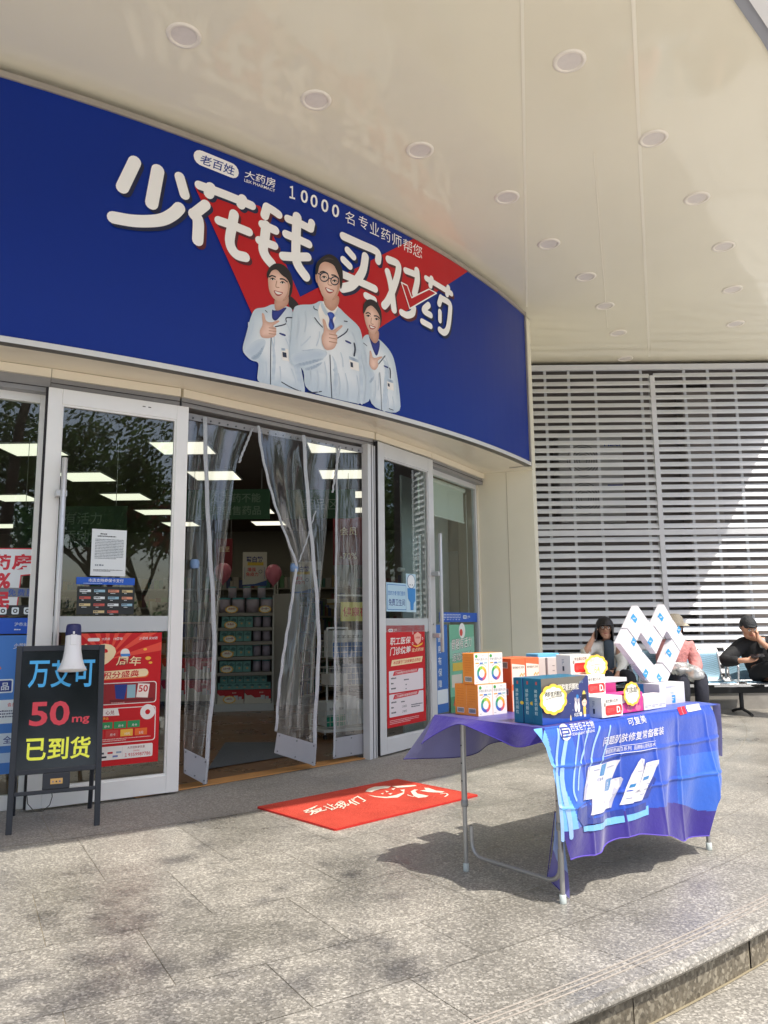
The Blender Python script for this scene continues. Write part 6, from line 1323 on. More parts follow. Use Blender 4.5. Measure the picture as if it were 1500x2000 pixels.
pr.poly([(1147, 1498), (1153, 1497), (1135, 1560), (1128, 1561)], c_grey, 5); pr.poly([(1216, 1519), (1222, 1522), (1207, 1580), (1201, 1581)], c_grey, 6); pr.poly([(1253, 1482), (1256, 1489), (1236, 1564), (1231, 1569)], c_grey, 6) if False else None
pr.text('可复美', [(1163, 1527), (1180, 1523), (1181, 1517), (1165, 1520)], c_txt, 5, .01); pr.text('类人胶原蛋白敷料', [(1150, 1575), (1196, 1566), (1197, 1561), (1151, 1569)], c_txt, 6, .005)
for a, b in (((1158, 1505), (1170, 1502)), ((1190, 1500), (1206, 1496)), ((1239, 1545), (1243, 1543)), ((1255, 1531), (1264, 1528)), ((1252, 1541), (1262, 1538)), ((1226, 1560), (1233, 1558)), ((1244, 1552), (1253, 1549))): pr.stroke([a, b], .0022, c_txt, 7)
pr.stroke([(1247, 1484), (1251, 1498)], .004, c_grey, 7); pr.stroke([(1240, 1506), (1248, 1504)], .003, c_grey, 7); pr.stroke([(1254, 1497), (1276, 1490)], .002, c_grey, 7)
pr.poly([(1327, 1382), (1342, 1379), (1343, 1393), (1330, 1397)], M((206, 40, 60), .5), 2); pr.stroke([(1335, 1381), (1336, 1395)], .002, c_white, 3)
for k in range(3): pr.text('扫码', [(1345 + k * 9, 1392 - k * 1.6), (1353 + k * 9, 1390.6 - k * 1.6), (1353 + k * 9, 1378.6 - k * 1.6), (1345 + k * 9, 1380 - k * 1.6)], c_white, 2, .04) if False else None
pr.poly([(1344, 1378), (1370, 1374), (1371, 1386), (1345, 1391)], c_white, 2); pr.done('print', cloth)

# ---- goods on the cloth
bx_orange, bx_white, bx_peach, bx_teal, bx_navy = M((240, 146, 60), .45), M((236, 232, 226), .45), M((232, 112, 66), .45), M((20, 106, 138), .4), M((34, 48, 110), .35)
def bar_code(pr, x, y, w, h): 
    pr.rect(x, y, x + w, y + h, bx_white, 1); rg = random.Random(int(x * 1e4)); u = x + w * .06
    while u < x + w * .92: k = rg.uniform(.03, .09) * w; pr.rect(u, y + h * .12, u + k * .6, y + h * .9, p_ink, 2); u += k
def faced(name, u, v, z, w, dep, h, body, label, cat, group, frontp=None, side=None, fcol=None, rz=0.0, topc=None, hinge=None):
    """box on the table: front plane along the long side; side print on the left face"""
    o = T(u, v, z); t = thing(name, o, label, cat, group); c, s = math.cos(rz), math.sin(rz); a = E1 * c + E2 * s; b = E2 * c - E1 * s
    mb = MB(); mb.rbox(o, a * w, b * dep, V(0, 0, h), body, .0015, 1); mb.build('carton', t)
    if frontp or fcol:
        pr = Print(Plane(o, a)); pr.base = .0004; pr.step = .00025
        if fcol: pr.rect(.001, .001, w - .001, h - .001, fcol, 0)
        if frontp: frontp(pr, w, h)
        pr.done('front_print', t)
    if side: pr = Print(Plane(o + b * dep, -b)); pr.base = .0004; pr.step = .00025; side(pr, dep, h); pr.done('side_print', t)
    return t
RAIN = [M(c, .5) for c in ((244, 160, 60), (240, 196, 70), (150, 200, 80), (60, 160, 90), (60, 150, 150), (60, 110, 190), (90, 90, 170), (200, 90, 120), (236, 110, 70))]
def ring_front(pr, w, h):
    pr.disc((w * .17, h * .90), w * .09, M((70, 160, 70), .5), 1, ry=w * .08); pr.scribble(w * .55, h * .9, w * .95, h * .93, 1, M((150, 150, 150), .5), 1); pr.line('多维元素片(29)', w * .08, h * .74, h * .10, M((120, 124, 130), .5), 1, maxw=w * .86)
    for k, m_ in enumerate((RAIN[0], RAIN[5], M((150, 190, 190), .5))): pr.rrect(w * (.1 + k * .29), h * .655, w * (.34 + k * .29), h * .695, h * .015, m_, 1)
    pr.ring((w * .52, h * .34), w * .19, w * .33, None, 1, 27, ry=1.05, cols=RAIN)
    for k in range(9): a = R(50 + k * 10); pr.disc((w * .52 + w * .42 * math.cos(a), h * .34 + w * .44 * math.sin(a)), w * .025, RAIN[k % 9], 1, 8)
    pr.scribble(w * .1, h * .06, w * .45, h * .085, 1, M((110, 110, 110), .5), 1)
def ring_side(pr, w, h): bar_code(pr, w * .2, h * .08, w * .6, h * .16); pr.scribble(w * .2, h * .35, w * .8, h * .9, 7, M((226, 130, 50), .5), 1, .3)
r0 = None
for (i, j, k, lab) in ((0, 0, 0, 'front left box in the lower row'), (1, 0, 0, 'front right box in the lower row'), (0, 1, 0, 'back left box in the lower row'), (1, 1, 0, 'hidden back right box in the lower row'), (0, 0, 1, 'left box of the upper pair'), (1, 0, 1, 'right box of the upper pair')):
    u, v, z = -.045 + i * .0965, .403 + j * .0755, .006 + k * .1425
    if k: u -= .008; v += .012
    lab = 'vitamin box with rainbow ring, ' + lab
    if r0 is None: r0 = faced('vitamin_box', u, v, z, .096, .075, .141, bx_orange, lab, 'box', 'rainbow ring vitamin boxes on the table', ring_front, ring_side, bx_white)
    else: c = copy_tree(r0); c.location = T(u, v, z); c['label'] = lab
def peach_front(pr, w, h):
    pr.poly([(w * .04, h * .02), (w * .96, h * .02), (w * .96, h * .72), (w * .04, h * .80)], M((248, 232, 214), .5), 1); pr.line('葡萄糖酸钙口服液', w * .1, h * .60, h * .09, M((90, 70, 60), .5), 2, maxw=w * .8); pr.disc((w * .3, h * .16), w * .16, M((220, 90, 70), .5), 2); pr.disc((w * .76, h * .12), w * .16, M((60, 50, 50), .5), 2); pr.disc((w * .74, h * .14), w * .1, M((244, 240, 236), .5), 3)
    for k in range(4): pr.disc((w * (.62 + .09 * k), h * (.34 + .05 * (k % 2))), w * .05, M((236, 170, 90), .5), 2, 10)
def peach_side(pr, w, h): bar_code(pr, w * .3, h * .62, w * .42, h * .24)
r0 = None
for i in range(2):
    for j in range(2):
        for k in range(2):
            lab = 'red orange calcium carton, %s %s %s of the rear stack' % (['lower', 'upper'][k], ['front', 'back'][j], ['left', 'right'][i]); u, v, z = .205 + i * .104, .42 + j * .08, .006 + k * .126
            if r0 is None: r0 = faced('calcium_carton', u, v, z, .102, .078, .125, bx_peach, lab, 'carton', 'red orange calcium cartons stacked at the rear', peach_front, peach_side)
            else: c = copy_tree(r0); c.location = T(u, v, z); c['label'] = lab
def grey_front(pr, w, h):
    for k in range(3): pr.scribble(w * .3, h * (.62 + .1 * k), w * .7, h * (.65 + .1 * k), 1, M((110, 104, 104), .5), 1)
faced('grey_carton', .425, .44, .006, .06, .06, .245, M((206, 194, 186), .5), 'tall plain beige carton, left of two behind the dark cartons', 'carton', 'tall beige cartons', None); faced('grey_carton', .49, .43, .006, .12, .06, .245, M((206, 196, 190), .5), 'tall beige carton with small print, right of two behind the dark cartons', 'carton', 'tall beige cartons', grey_front)
faced('sky_blue_carton', .50, .50, .006, .17, .08, .262, M((110, 186, 230), .5), 'sky blue carton just behind the beige cartons', 'carton', None, None)
faced('plain_white_carton', .66, .36, .006, .12, .1, .22, bx_white, 'plain white carton hidden behind the vitamin D boxes', 'carton', None, None)
# dark gift cartons
def dark_front(pr, w, h):
    pr.poly([(0, h * .42), (w * .25, h * .46), (w * .5, h * .58), (w * .75, h * .78), (w * .95, h), (0, h)], M((104, 100, 92), .4), 1); pr.poly([(0, 0), (w, 0), (w, h * .12), (w * .5, h * .08), (0, h * .16)], M((30, 74, 170), .4), 1)  # upper area lightened to put a glossy reflection into its colour
    pr.line('磷酸氢钙颗粒', w * .34, h * .70, h * .15, M((226, 222, 214), .4), 2, .02, maxw=w * .44); pr.line('OTC', w * .80, h * .84, h * .045, M((150, 180, 210), .5), 2); pr.rect(w * .02, h * .0, w * .03, h * .0 + .001, bx_navy, 1)
    sk = M((242, 200, 178), .5); pr.disc((w * .885, h * .40), w * .052, sk, 3, ry=h * .10); pr.poly([(w * .828, h * .42), (w * .835, h * .56), (w * .885, h * .60), (w * .935, h * .56), (w * .942, h * .42), (w * .90, h * .48)], M((34, 24, 24), .5), 4); pr.poly([(w * .85, h * .58), (w * .92, h * .58), (w * .91, h * .64), (w * .885, h * .67), (w * .86, h * .64)], M((226, 196, 90), .5), 5); pr.poly([(w * .86, h * .12), (w * .91, h * .12), (w * .915, h * .30), (w * .855, h * .30)], M((230, 190, 80), .5), 3)
    for ex in (.868, .902): pr.disc((w * ex, h * .39), w * .006, M((30, 24, 24), .5), 5, 8)
    for x in (.875, .90): pr.rect(w * x - .003, h * .07, w * x + .003, h * .13, M((240, 230, 226), .5), 3)
    for x, y in ((.70, .32), (.76, .30)): pr.disc((w * x, h * y), w * .028, M((236, 226, 224), .5), 3, ry=h * .12); pr.disc((w * (x - .012), h * (y + .15)), w * .007, M((236, 226, 224), .5), 3, 8, ry=h * .06); pr.disc((w * (x + .012), h * (y + .15)), w * .007, M((236, 226, 224), .5), 3, 8, ry=h * .06)
    pr.disc((w * .74, h * .54), w * .028, M((40, 120, 190), .5), 3, ry=h * .05); pr.line('KIDS', w * .66, h * .10, h * .08, M((226, 226, 230), .5), 4, .02); pr.disc((w * .80, h * .14), w * .025, M((220, 226, 232), .5), 4, ry=h * .05); pr.poly([(w * .56, h * .03), (w * .60, h * .03), (w * .59, h * .12), (w * .575, h * .16), (w * .565, h * .12)], M((214, 200, 160), .5), 4)
    rg = random.Random(4)
    for k in range(16): pr.disc((w * rg.uniform(.55, .98), h * rg.uniform(.2, .7)), w * .004, M((210, 220, 235), .5), 2, 6)
def dark_side(pr, w, h):
    for k, ch in enumerate('磷酸氢钙颗粒'): pr.line(ch, w * .26, h * (.68 - k * .095), h * .08, M((196, 220, 224), .5), 1, .012, maxw=w * .5)
    pr.rect(w * .4, h * .86, w * .58, h * .93, M((190, 90, 90), .5), 1); pr.disc((w * .93, h * .45), w * .2, M((216, 186, 70), .5), 1, ry=h * .04)
for k in range(3)[::-1]:
    faced('dark_gift_carton', -.078 + (.004 if k == 1 else 0), .005 + k * .0515, .006, .32, .05, .188, bx_teal, 'dark blue calcium granule carton with teal spine, %s of three' % ['front one', 'middle one', 'rear one'][k], 'carton', 'dark calcium granule cartons', dark_front if k == 0 else None, dark_side, bx_navy)
def d_front(pr, w, h):
    pr.line('维生素D滴剂', w * .18, h * .70, h * .17, M((90, 84, 84), .5), 1, .006, maxw=w * .76); pr.rrect(w * .16, h * .10, w * .96, h * .58, h * .14, M((222, 48, 52), .45), 1); pr.rect(w * .12, h * .30, w * .3, h * .58, M((222, 48, 52), .45), 1) if False else None
    pr.line('D', w * .70, h * .18, h * .32, bx_white, 2, .06); pr.ring((w * .90, h * .22), w * .018, w * .03, bx_white, 2, 10); pr.scribble(w * .24, h * .22, w * .6, h * .46, 4, M((236, 130, 126), .5), 2, .3); pr.disc((w * .14, h * .62), w * .05, M((150, 140, 134), .5), 1, ry=h * .1)
def d_side(pr, w, h): pr.scribble(w * .42, h * .5, w * .56, h * .8, 4, M((150, 156, 170), .5), 1); pr.rect(w * .44, h * .18, w * .56, h * .42, M((70, 74, 84), .5), 1)
vd = [('front one at the cloth edge', .300, -.018, .006), ('middle one of the stepped stack', .300, .068, .096), ('topmost one behind the price tag', .318, .155, .186)]
r0 = None
for lab, u, v, z in vd:
    lab = 'white vitamin D box with a red pill panel, ' + lab
    if r0 is None: r0 = faced('vitamin_d_box', u, v, z, .155, .085, .090, bx_white, lab, 'box', 'vitamin D boxes in steps', d_front, d_side)
    else: c = copy_tree(r0); c.location = T(u, v, z); c['label'] = lab
for (u, v, z, h) in ((.302, .069, .006, .089), (.320, .156, .006, .179)): faced('riser_carton', u, v, z, .15, .08, h, bx_white, 'plain white riser carton, %s of two under the vitamin D boxes' % ('shorter' if h < .1 else 'taller'), 'carton', None)
pinkm, pinkd = M((226, 60, 140), .45), M((190, 50, 130), .45)
def pink_front(pr, w, h):
    pr.disc((w * .25, h * .72), w * .2, M((236, 226, 230), .5), 1, ry=h * .2)
    for k in range(3): pr.disc((w * (.2 + .3 * k), h * .2), w * .10, M((240, 120, 150), .5), 1, ry=h * .16); pr.stroke([(w * (.2 + .3 * k), h * .3), (w * (.25 + .3 * k), h * .48)], .004, M((70, 20, 50), .5), 2)
faced('pink_box', .468, .03, .006, .225, .09, .088, pinkm, 'front pink medicine box with three droplets behind a price tag', 'box', 'pink medicine boxes', pink_front); faced('pink_box', .470, .16, .006, .20, .12, .125, pinkd, 'taller magenta medicine box behind the front pink one', 'box', 'pink medicine boxes'); faced('pale_flat_box', .472, .165, .133, .30, .11, .02, M((206, 206, 214), .5), 'flat pale box lying on the magenta box', 'box', None)
def tiny_front(pr, w, h): pr.scribble(w * .1, h * .15, w * .9, h * .35, 2, M((170, 170, 178), .5), 1)
for k in range(3): faced('small_white_box', .700 + k * .068, .03 + k * .004, .006, .066, .07, .068, bx_white, 'small white box, %s of three in front of the big white carton' % ['left', 'middle', 'right'][k], 'box', 'small white boxes in a row', tiny_front)
skb, skt = noisy('white_carton', (214, 212, 217), .4, .015, 4), M((44, 146, 204), .45)
def big_front(pr, w, h): pr.rect(w * .47, h * .06, w * .60, h * .42, skt, 1); pr.line('可复美', w * .42, h * .50, h * .08, M((150, 190, 220), .5), 1); pr.scribble(w * .25, h * .78, w * .65, h * .86, 2, M((170, 176, 186), .5), 1); pr.scribble(w * .44, h * .16, w * .56, h * .36, 2, bx_white, 2)
def big_side(pr, w, h): pr.rect(w * .05, h * .3, w * .40, h * .96, skt, 1); pr.line('可', w * .14, h * .5, h * .18, bx_white, 2)
faced('skincare_carton', .945, .095, .006, .235, .15, .107, skb, 'big white skincare carton with a blue label under the box sculpture', 'carton', None, big_front, big_side)
# heart shaped sculpture of eight cartons standing on a corner
SP_ = Plane(T(1.0, .17, 0), E1); ZV = ZP(1180, 1160, 8.333)
HEART = [('top carton of the left arm', ((545, 180), (703, 408), (532, 772), (371, 553)), ((470, 318), (542, 408), (506, 480), (430, 385))), ('left tip carton of the box sculpture', ((362, 560), (527, 778), (625, 932), (520, 1157), (250, 805)), ((470, 700), (522, 770), (485, 862), (432, 790))), ('lowest carton of the left side', ((628, 938), (838, 1185), (742, 1475), (522, 1162)), ((672, 1212), (722, 1275), (680, 1380), (625, 1305))), ('middle carton hanging inside the box sculpture', ((712, 412), (956, 732), (851, 985), (598, 634)), ((750, 690), (800, 755), (750, 850), (700, 785))), ('top carton of the right arm', ((970, 160), (1112, 402), (957, 728), (812, 515)), ((905, 300), (970, 388), (940, 455), (868, 365))), ('right tip carton of the box sculpture', ((1114, 408), (1330, 735), (1240, 932), (1024, 610)), ((1210, 515), (1250, 570), (1215, 660), (1178, 600))), ('inner carton of the right side', ((1106, 736), (1236, 936), (1088, 1290), (948, 1118)), ((1040, 885), (1100, 970), (1072, 1040), (1000, 950))), ('lowest carton of the right side', ((944, 1132), (1084, 1298), (1040, 1458), (752, 1478), (843, 1195)), ((880, 1285), (940, 1368), (910, 1438), (848, 1352)))]
for lab, quad, blue in HEART:
    uv = [SP_.uv(*p) for p in ZV(*quad)]; uv = [(p[0], max(p[1], .1145)) for p in uv]; c0 = (sum(p[0] for p in uv) / len(uv), sum(p[1] for p in uv) / len(uv)); t = thing('display_carton', SP_.pt(c0[0], c0[1], 0), 'white skincare carton with a blue label, ' + lab, 'carton', 'white cartons of the box sculpture')
    sh = [(c0[0] + (p[0] - c0[0]) * .965, c0[1] + (p[1] - c0[1]) * .965) for p in uv]; mb = MB(); mb.prism(sh, SP_.o, SP_.u, SP_.v, -SP_.n, .036, skb); mb.build('carton', t)
    pr = Print(SP_, base=.0005, px=True); pr.step = .0003; pr.poly(ZV(*blue), skt, 1); bu = [SP_.uv(*p) for p in ZV(*blue)]; cx, cy_ = sum(p[0] for p in bu) / 4, sum(p[1] for p in bu) / 4
    pr.px = False; pr.line('可复美', cx - .014, cy_ - .004, .008, bx_white, 2, .02, maxw=.028); pr.scribble(cx - .01, cy_ - .034, cx + .02, cy_ - .026, 1, M((150, 190, 220), .5), 1); pr.scribble(c0[0] + .0, c0[1] - .012, c0[0] + .03, c0[1] - .006, 1, M((200, 204, 212), .5), 1); pr.done('label', t)
# price tags on the table
tk_ = M((40, 40, 44), .5); paleb = M((190, 220, 200), .5)
pl = Plane(T(0, -.004, .006), E1); a = pl.uv(1081, 1366); star_tag(pl, a[0], a[1], .088, .062, 'large scalloped price tag on the dark calcium carton', [('磷酸氢钙颗粒', 0, .18, .022, tk_, 1.3)], 10); pl2 = Plane(T(0, .118, .006), E1); a = pl2.uv(1164, 1301); star_tag(pl2, a[0], a[1], .090, .052, 'yellow scalloped price tag with sixty four on the topmost vitamin box', [('64.', .1, -.62, .034, M((240, 216, 120), .5), 1.0), ('特价', -.3, .3, .022, M((246, 214, 150), .5), .8)], 11)
pl3 = Plane(T(0, .018, .006), E1); a = pl3.uv(1234, 1355); star_tag(pl3, a[0], a[1], .066, .054, 'scalloped price tag with D lettering on the pink box', [('维生素D滴剂', 0, .15, .024, tk_, 1.4)], 10); pl4 = Plane(T(0, .40, .006), E1); a = pl4.uv(1116, 1302); star_tag(pl4, a[0], a[1], .07, .058, 'scalloped price tag half hidden behind the topmost vitamin box', [('350元', -.1, .2, .02, tk_, 1.0)], 10)
# ================================================================== BENCH AND PEOPLE
def at(px, py, y): d_ = ray(px, py); return EYEP + d_ * (y / d_.y)
bench_m = noisy('blue_steel_mesh', (128, 170, 196), .3, .06, 6, .08, metal=.35); bench_d = M((34, 36, 40), .5); chrome = noisy('bench_chrome', (214, 216, 218), .25, .05, 6, metal=.7)
bench = thing('waiting_bench', (3.65, 9.7, 0), 'row of four blue steel waiting seats on a black beam before the louvres', 'bench')
BX = [2.76, 3.36, 3.96, 4.57]
perf, pt_, pb_ = newmat('perforated_steel'); tc = nd(pt_, 'ShaderNodeTexCoord'); vo = nd(pt_, 'ShaderNodeTexVoronoi', i_Scale=170, i_Randomness=0.0); pt_.links.new(tc.outputs['Object'], vo.inputs['Vector'])
rpf = ramp(pt_, vo.outputs[0], [(.30, (.05, .07, .09)), (.40, (.30, .50, .64))]); pt_.links.new(rpf.outputs[0], pb_.inputs['Base Color']); pb_.inputs['Metallic'].default_value = .3; pb_.inputs['Roughness'].default_value = .32
for i, x in enumerate(BX):
    prof = [(9.40, .385), (9.42, .402), (9.50, .408), (9.62, .392), (9.76, .385), (9.83, .405), (9.87, .47), (9.90, .58), (9.93, .70), (9.955, .77), (9.975, .785)]
    for nm, sl_ in (('seat', prof[:6]), ('backrest', prof[5:])):
        mb = MB(); vs = []; fs = []; N = 8
        for k in range(N + 1):
            dx = -.25 + .5 * k / N; dip = .012 * (1 - (dx / .25) ** 2)
            for (y, z) in sl_: vs.append(V(x + dx, y + (dip if nm == 'backrest' else 0), z - (dip if nm == 'seat' else 0)))
        m_ = len(sl_); fs = [(k * m_ + j, (k + 1) * m_ + j, (k + 1) * m_ + j + 1, k * m_ + j + 1) for k in range(N) for j in range(m_ - 1)]
        mb.add(vs, fs, perf, True); mb.build(nm, bench)
    mb = MB()
    for dx in (-.255, .255): mb.tube([V(x + dx, y, z) for y, z in prof], .011, chrome, 8)
    mb.tube([V(x - .255, 9.975, .785), V(x + .255, 9.975, .785)], .012, chrome, 8); mb.tube([V(x - .255, 9.40, .385), V(x + .255, 9.40, .385)], .010, chrome, 8); mb.build('rim', bench)
for x in (BX[0] - .29, BX[3] + .29, BX[2] + .30, BX[1] - .3):
    mb = MB(); mb.tube([V(x, 9.84, .42), V(x, 9.82, .60), V(x, 9.74, .625), V(x, 9.50, .615), V(x, 9.47, .58), V(x, 9.50, .42)], .013, chrome, 10); mb.build('armrest', bench)
mb = MB(); mb.rbox((2.4, 9.62, .26), (2.55, 0, 0), (0, .08, 0), (0, 0, .07), bench_d, .006)
for x in BX: mb.box((x - .03, 9.56, .33), (.06, 0, 0), (0, .22, 0), (0, 0, .045), bench_d)
mb.build('beam', bench)
for x in (2.85, 4.35):
    mb = MB(); mb.tube([V(x, 9.66, .27), V(x, 9.66, .06)], .025, bench_d, 10); mb.tube([V(x, 9.40, .02), V(x, 9.52, .05), V(x, 9.66, .07), V(x, 9.80, .05), V(x, 9.92, .02)], .018, bench_d, 8); mb.build('leg', bench)

def skinned(name, nodes, edges, mat, parent, root=0, levels=2):
    """continuous limb surface grown round a jointed skeleton: nodes = (point, radius or (rx, ry))"""
    me = bpy.data.meshes.new(name); me.from_pydata([tuple(Vector(n[0])) for n in nodes], edges, []); o = bpy.data.objects.new(name, me); COL.objects.link(o)
    sk = o.modifiers.new('skin', 'SKIN'); sk.use_smooth_shade = True; su = o.modifiers.new('sub', 'SUBSURF'); su.levels = levels; su.render_levels = levels
    dat = me.skin_vertices[0].data
    for i, n in enumerate(nodes):
        r = n[1]; dat[i].radius = (r[1], r[0]) if isinstance(r, tuple) else (r, r); dat[i].use_root = i == root
    dg = bpy.context.evaluated_depsgraph_get(); ev = o.evaluated_get(dg); m2 = bpy.data.meshes.new_from_object(ev); bpy.data.objects.remove(o)
    org = ORIG.get(parent.name) or Vector((0, 0, 0))
    for v in m2.vertices: v.co -= org
    m2.materials.clear(); m2.materials.append(mat); m2.name = name
    for p in m2.polygons: p.use_smooth = True
    o = bpy.data.objects.new(name, m2); COL.objects.link(o); o.parent = parent; ORIG[o.name] = org
    return o
class Sk:
    def __init__(s): s.n = []; s.e = []
    def chain(s, pts, start=None):
        """pts = [(point, radius)...]; start = index joined to"""
        prev = start; ids = []
        for p in pts:
            s.n.append(p); i = len(s.n) - 1; ids.append(i)
            if prev is not None: s.e.append((prev, i))
            prev = i
        return ids
    def hand(s, wrist, dirv, out, side=1, curl=.5, k=1.0):
        """palm, four unequal bent fingers and a thumb from the side of the palm; out = palm normal"""
        d_ = Vector(dirv).normalized(); o_ = Vector(out).normalized(); x_ = d_.cross(o_).normalized() * side
        w = s.n[wrist][0]; palm = s.chain([(w + d_ * .045 * k, (.030 * k, .017 * k)), (w + d_ * .085 * k, (.034 * k, .015 * k))], wrist)
        for q, (ln, sp) in enumerate(((.070, -.028), (.080, -.010), (.075, .010), (.058, .028))):
            b = w + d_ * .088 * k + x_ * sp * k; dv = d_; pts = []
            for seg, f in enumerate((.45, .32, .23)):
                b = b + dv * ln * f * k; pts.append((b, (.0088 - .001 * seg) * k)); dv = (dv + o_ * curl).normalized()
            s.chain(pts, palm[1])
        b = w + d_ * .035 * k - x_ * .030 * k; s.chain([(b, .011 * k), (b + (d_ * .8 - x_ * .6 + o_ * .3).normalized() * .035 * k, .010 * k), (b + (d_ * .95 - x_ * .5 + o_ * .5).normalized() * .062 * k, .008 * k)], palm[0])
def head_bits(t, c, f, up, skin_m, hair_m, hair_pts, k=1.0, glasses=None, smile=False):
    """ears, eyes, brows, nose and mouth on a head of centre c facing f"""
    f = Vector(f).normalized(); up = Vector(up).normalized(); r = f.cross(up).normalized(); up = r.cross(f).normalized()
    at_ = lambda x, y, z: c + r * x * k + f * y * k + up * z * k
    mb = MB()
    for sgn in (-1, 1):
        mb.lathe([(.0005, -.004), (.013 * k, -.003), (.013 * k, .003), (.0005, .004)], at_(.034 * sgn, .088, .012), M((236, 232, 228), .3), 10, f); mb.lathe([(.0005, -.003), (.007 * k, -.002), (.006 * k, .007), (.0005, .008)], at_(.034 * sgn, .088, .012), M((30, 22, 20), .2), 10, f)
        mb.tube([at_(.016 * sgn, .096, .030), at_(.035 * sgn, .097, .036), at_(.056 * sgn, .084, .029)], .004 * k, hair_m, 6)
    mb.build('eyes', t)
    mb = MB(); mb.tube([at_(-.026, .090, -.052), at_(-.010, .0985, -.055), at_(.010, .0985, -.055), at_(.026, .090, -.052)], [.003 * k, .006 * k, .006 * k, .003 * k], M((170, 92, 84), .5), 8); mb.build('lips', t)
    if glasses:
        mb = MB()
        for sgn in (-1, 1): mb.tube([at_(.034 * sgn + .027 * math.cos(a), .106 - .012 * abs(math.cos(a) * sgn * .5 + .5) , .010 + .022 * math.sin(a)) for a in [2 * math.pi * q / 18 for q in range(19)]], .0025 * k, glasses, 6); mb.tube([at_(.062 * sgn, .095, .015), at_(.082 * sgn, .02, .015)], .0025 * k, glasses, 6)
        mb.tube([at_(-.008, .108, .014), at_(.008, .108, .014)], .0025 * k, glasses, 6); mb.build('glasses', t)
def head_nodes(sk, neck_i, c, f, up, k=1.0):
    f = Vector(f).normalized(); up = Vector(up).normalized(); r = f.cross(up).normalized(); at_ = lambda x, y, z: c + r * x * k + f * y * k + up * z * k
    ids = sk.chain([(at_(0, .012, -.078), (.058 * k, .062 * k)), (at_(0, .012, -.02), (.074 * k, .084 * k)), (at_(0, .0, .045), (.078 * k, .092 * k)), (at_(0, -.006, .098), (.052 * k, .062 * k))], neck_i)
    sk.chain([(at_(0, .085, -.005), (.014 * k, .014 * k)), (at_(0, .112, -.026), (.012 * k, .011 * k))], ids[1])
    sk.chain([(at_(0, .072, -.098), (.026 * k, .022 * k))], ids[0])
    for sgn in (-1, 1): sk.chain([(at_(.082 * sgn, -.005, .0), (.009 * k, .022 * k)), (at_(.092 * sgn, -.014, .004), (.006 * k, .018 * k))], ids[1])
def hair_cap(t, c, f, up, mat, k=1.0, length=.0, fringe=.055, thick=.012, seed=1, wave=.004, side=.1):
    """a shell of hair with a ragged lower edge, open at the face"""
    f = Vector(f).normalized(); up = Vector(up).normalized(); r = f.cross(up).normalized(); rg = random.Random(seed); mb = MB(); NA, NB = 56, 18; jit = [rg.uniform(-1, 1) for _ in range(NA + 1)]; jit[NA] = jit[0]
    def fn(s_, t_):
        a = 2 * math.pi * s_; fr = math.cos(a); ff = max(0, fr) ** 2
        low = -.06 - length + (length + .06 + fringe - .0) * min(1, ff * 1.5); low += .008 * jit[int(s_ * NA)]
        th0 = math.pi / 2; zt = .135
        z = zt * math.cos(t_ * math.pi / 2 * .999) if t_ < .5 else None
        q = t_; ang = q * 1.75
        rad = math.sin(min(ang, math.pi / 2)); zz = .022 + .115 * math.cos(min(ang, math.pi / 2))
        if ang > math.pi / 2: e = (ang - math.pi / 2) / (1.75 - math.pi / 2); zz = .022 + (low - .022) * e; rad = 1 - .10 * e * (1 if length < .05 else .2)
        elif zz < low: zz = low
        rx, ry = .086 + thick, .102 + thick; w = 1 + wave * 4 * math.sin(a * 19) * q
        return c + r * (rx * rad * math.sin(a) * w * k) + f * ((ry * rad * fr * w - .006) * k) + up * (zz * k)
    mb.grid(fn, NA, NB, mat); return mb.build('hair', t)
sk_tone, sk_tone2, hair_b = noisy('skin', (206, 160, 136), .5, .04, 12), noisy('skin_shade', (196, 148, 122), .5, .04, 12), noisy('black_hair', (36, 32, 34), .45, .2, 40)
def fabric(name, rgb, sc=18, st=.5): return noisy(name, rgb, .85, .08, 6, .05, bump=st, bscale=sc)

# woman with glasses, on the phone
wc = at(1181, 1227, 9.62); pw = thing('person', (2.76, 9.7, 0), 'person in white jacket and glasses sitting with a phone at the ear', 'person')
hip, chest, nb = V(2.755, 9.72, .47), V(2.745, 9.70, .79), V(2.74, 9.67, .905)
fW, uW = V(-.18, -1, -.05), V(.04, -.05, 1)
sk = Sk(); a = sk.chain([(hip, (.15, .12)), (V(2.75, 9.755, .62), (.105, .07)), (chest + V(0, .03, 0), (.115, .065)), (nb, .055), (V(2.742, 9.65, .955), .048)]); head_nodes(sk, a[4], wc, fW, uW)
el, wr_ = at(1142, 1276, 9.45), at(1158, 1248, 9.50); ra = sk.chain([(V(2.60, 9.69, .855), .062), (el, .046), (wr_, .030)], a[2]); sk.hand(ra[2], (wc + V(-.10, -.02, .03)) - wr_, V(.8, .2, 0), -1, .45)
el2, wr2 = at(1217, 1300, 9.55), at(1199, 1332, 9.32); la = sk.chain([(V(2.89, 9.69, .85), .062), (el2, .045), (wr2, .029)], a[2]); sk.hand(la[2], V(-.45, -.5, -.4), V(-.3, -.2, -1), 1, .4)
for s_ in (-1, 1): sk.chain([(hip + V(.09 * s_, -.1, .0), .088), (V(2.755 + .13 * s_, 9.27, .50), .064), (V(2.755 + .13 * s_, 9.24, .27), .052), (V(2.755 + .13 * s_, 9.30, .09), .040), (V(2.755 + .13 * s_, 9.17, .035), (.036, .026))], a[0])
skinned('body', sk.n, sk.e, sk_tone, pw)
head_bits(pw, wc, fW, uW, sk_tone, hair_b, None, 1.0, M((60, 34, 30), .3)); hair_cap(pw, wc, fW, uW, hair_b, 1.04, .125, .046, .018, 3, .006)
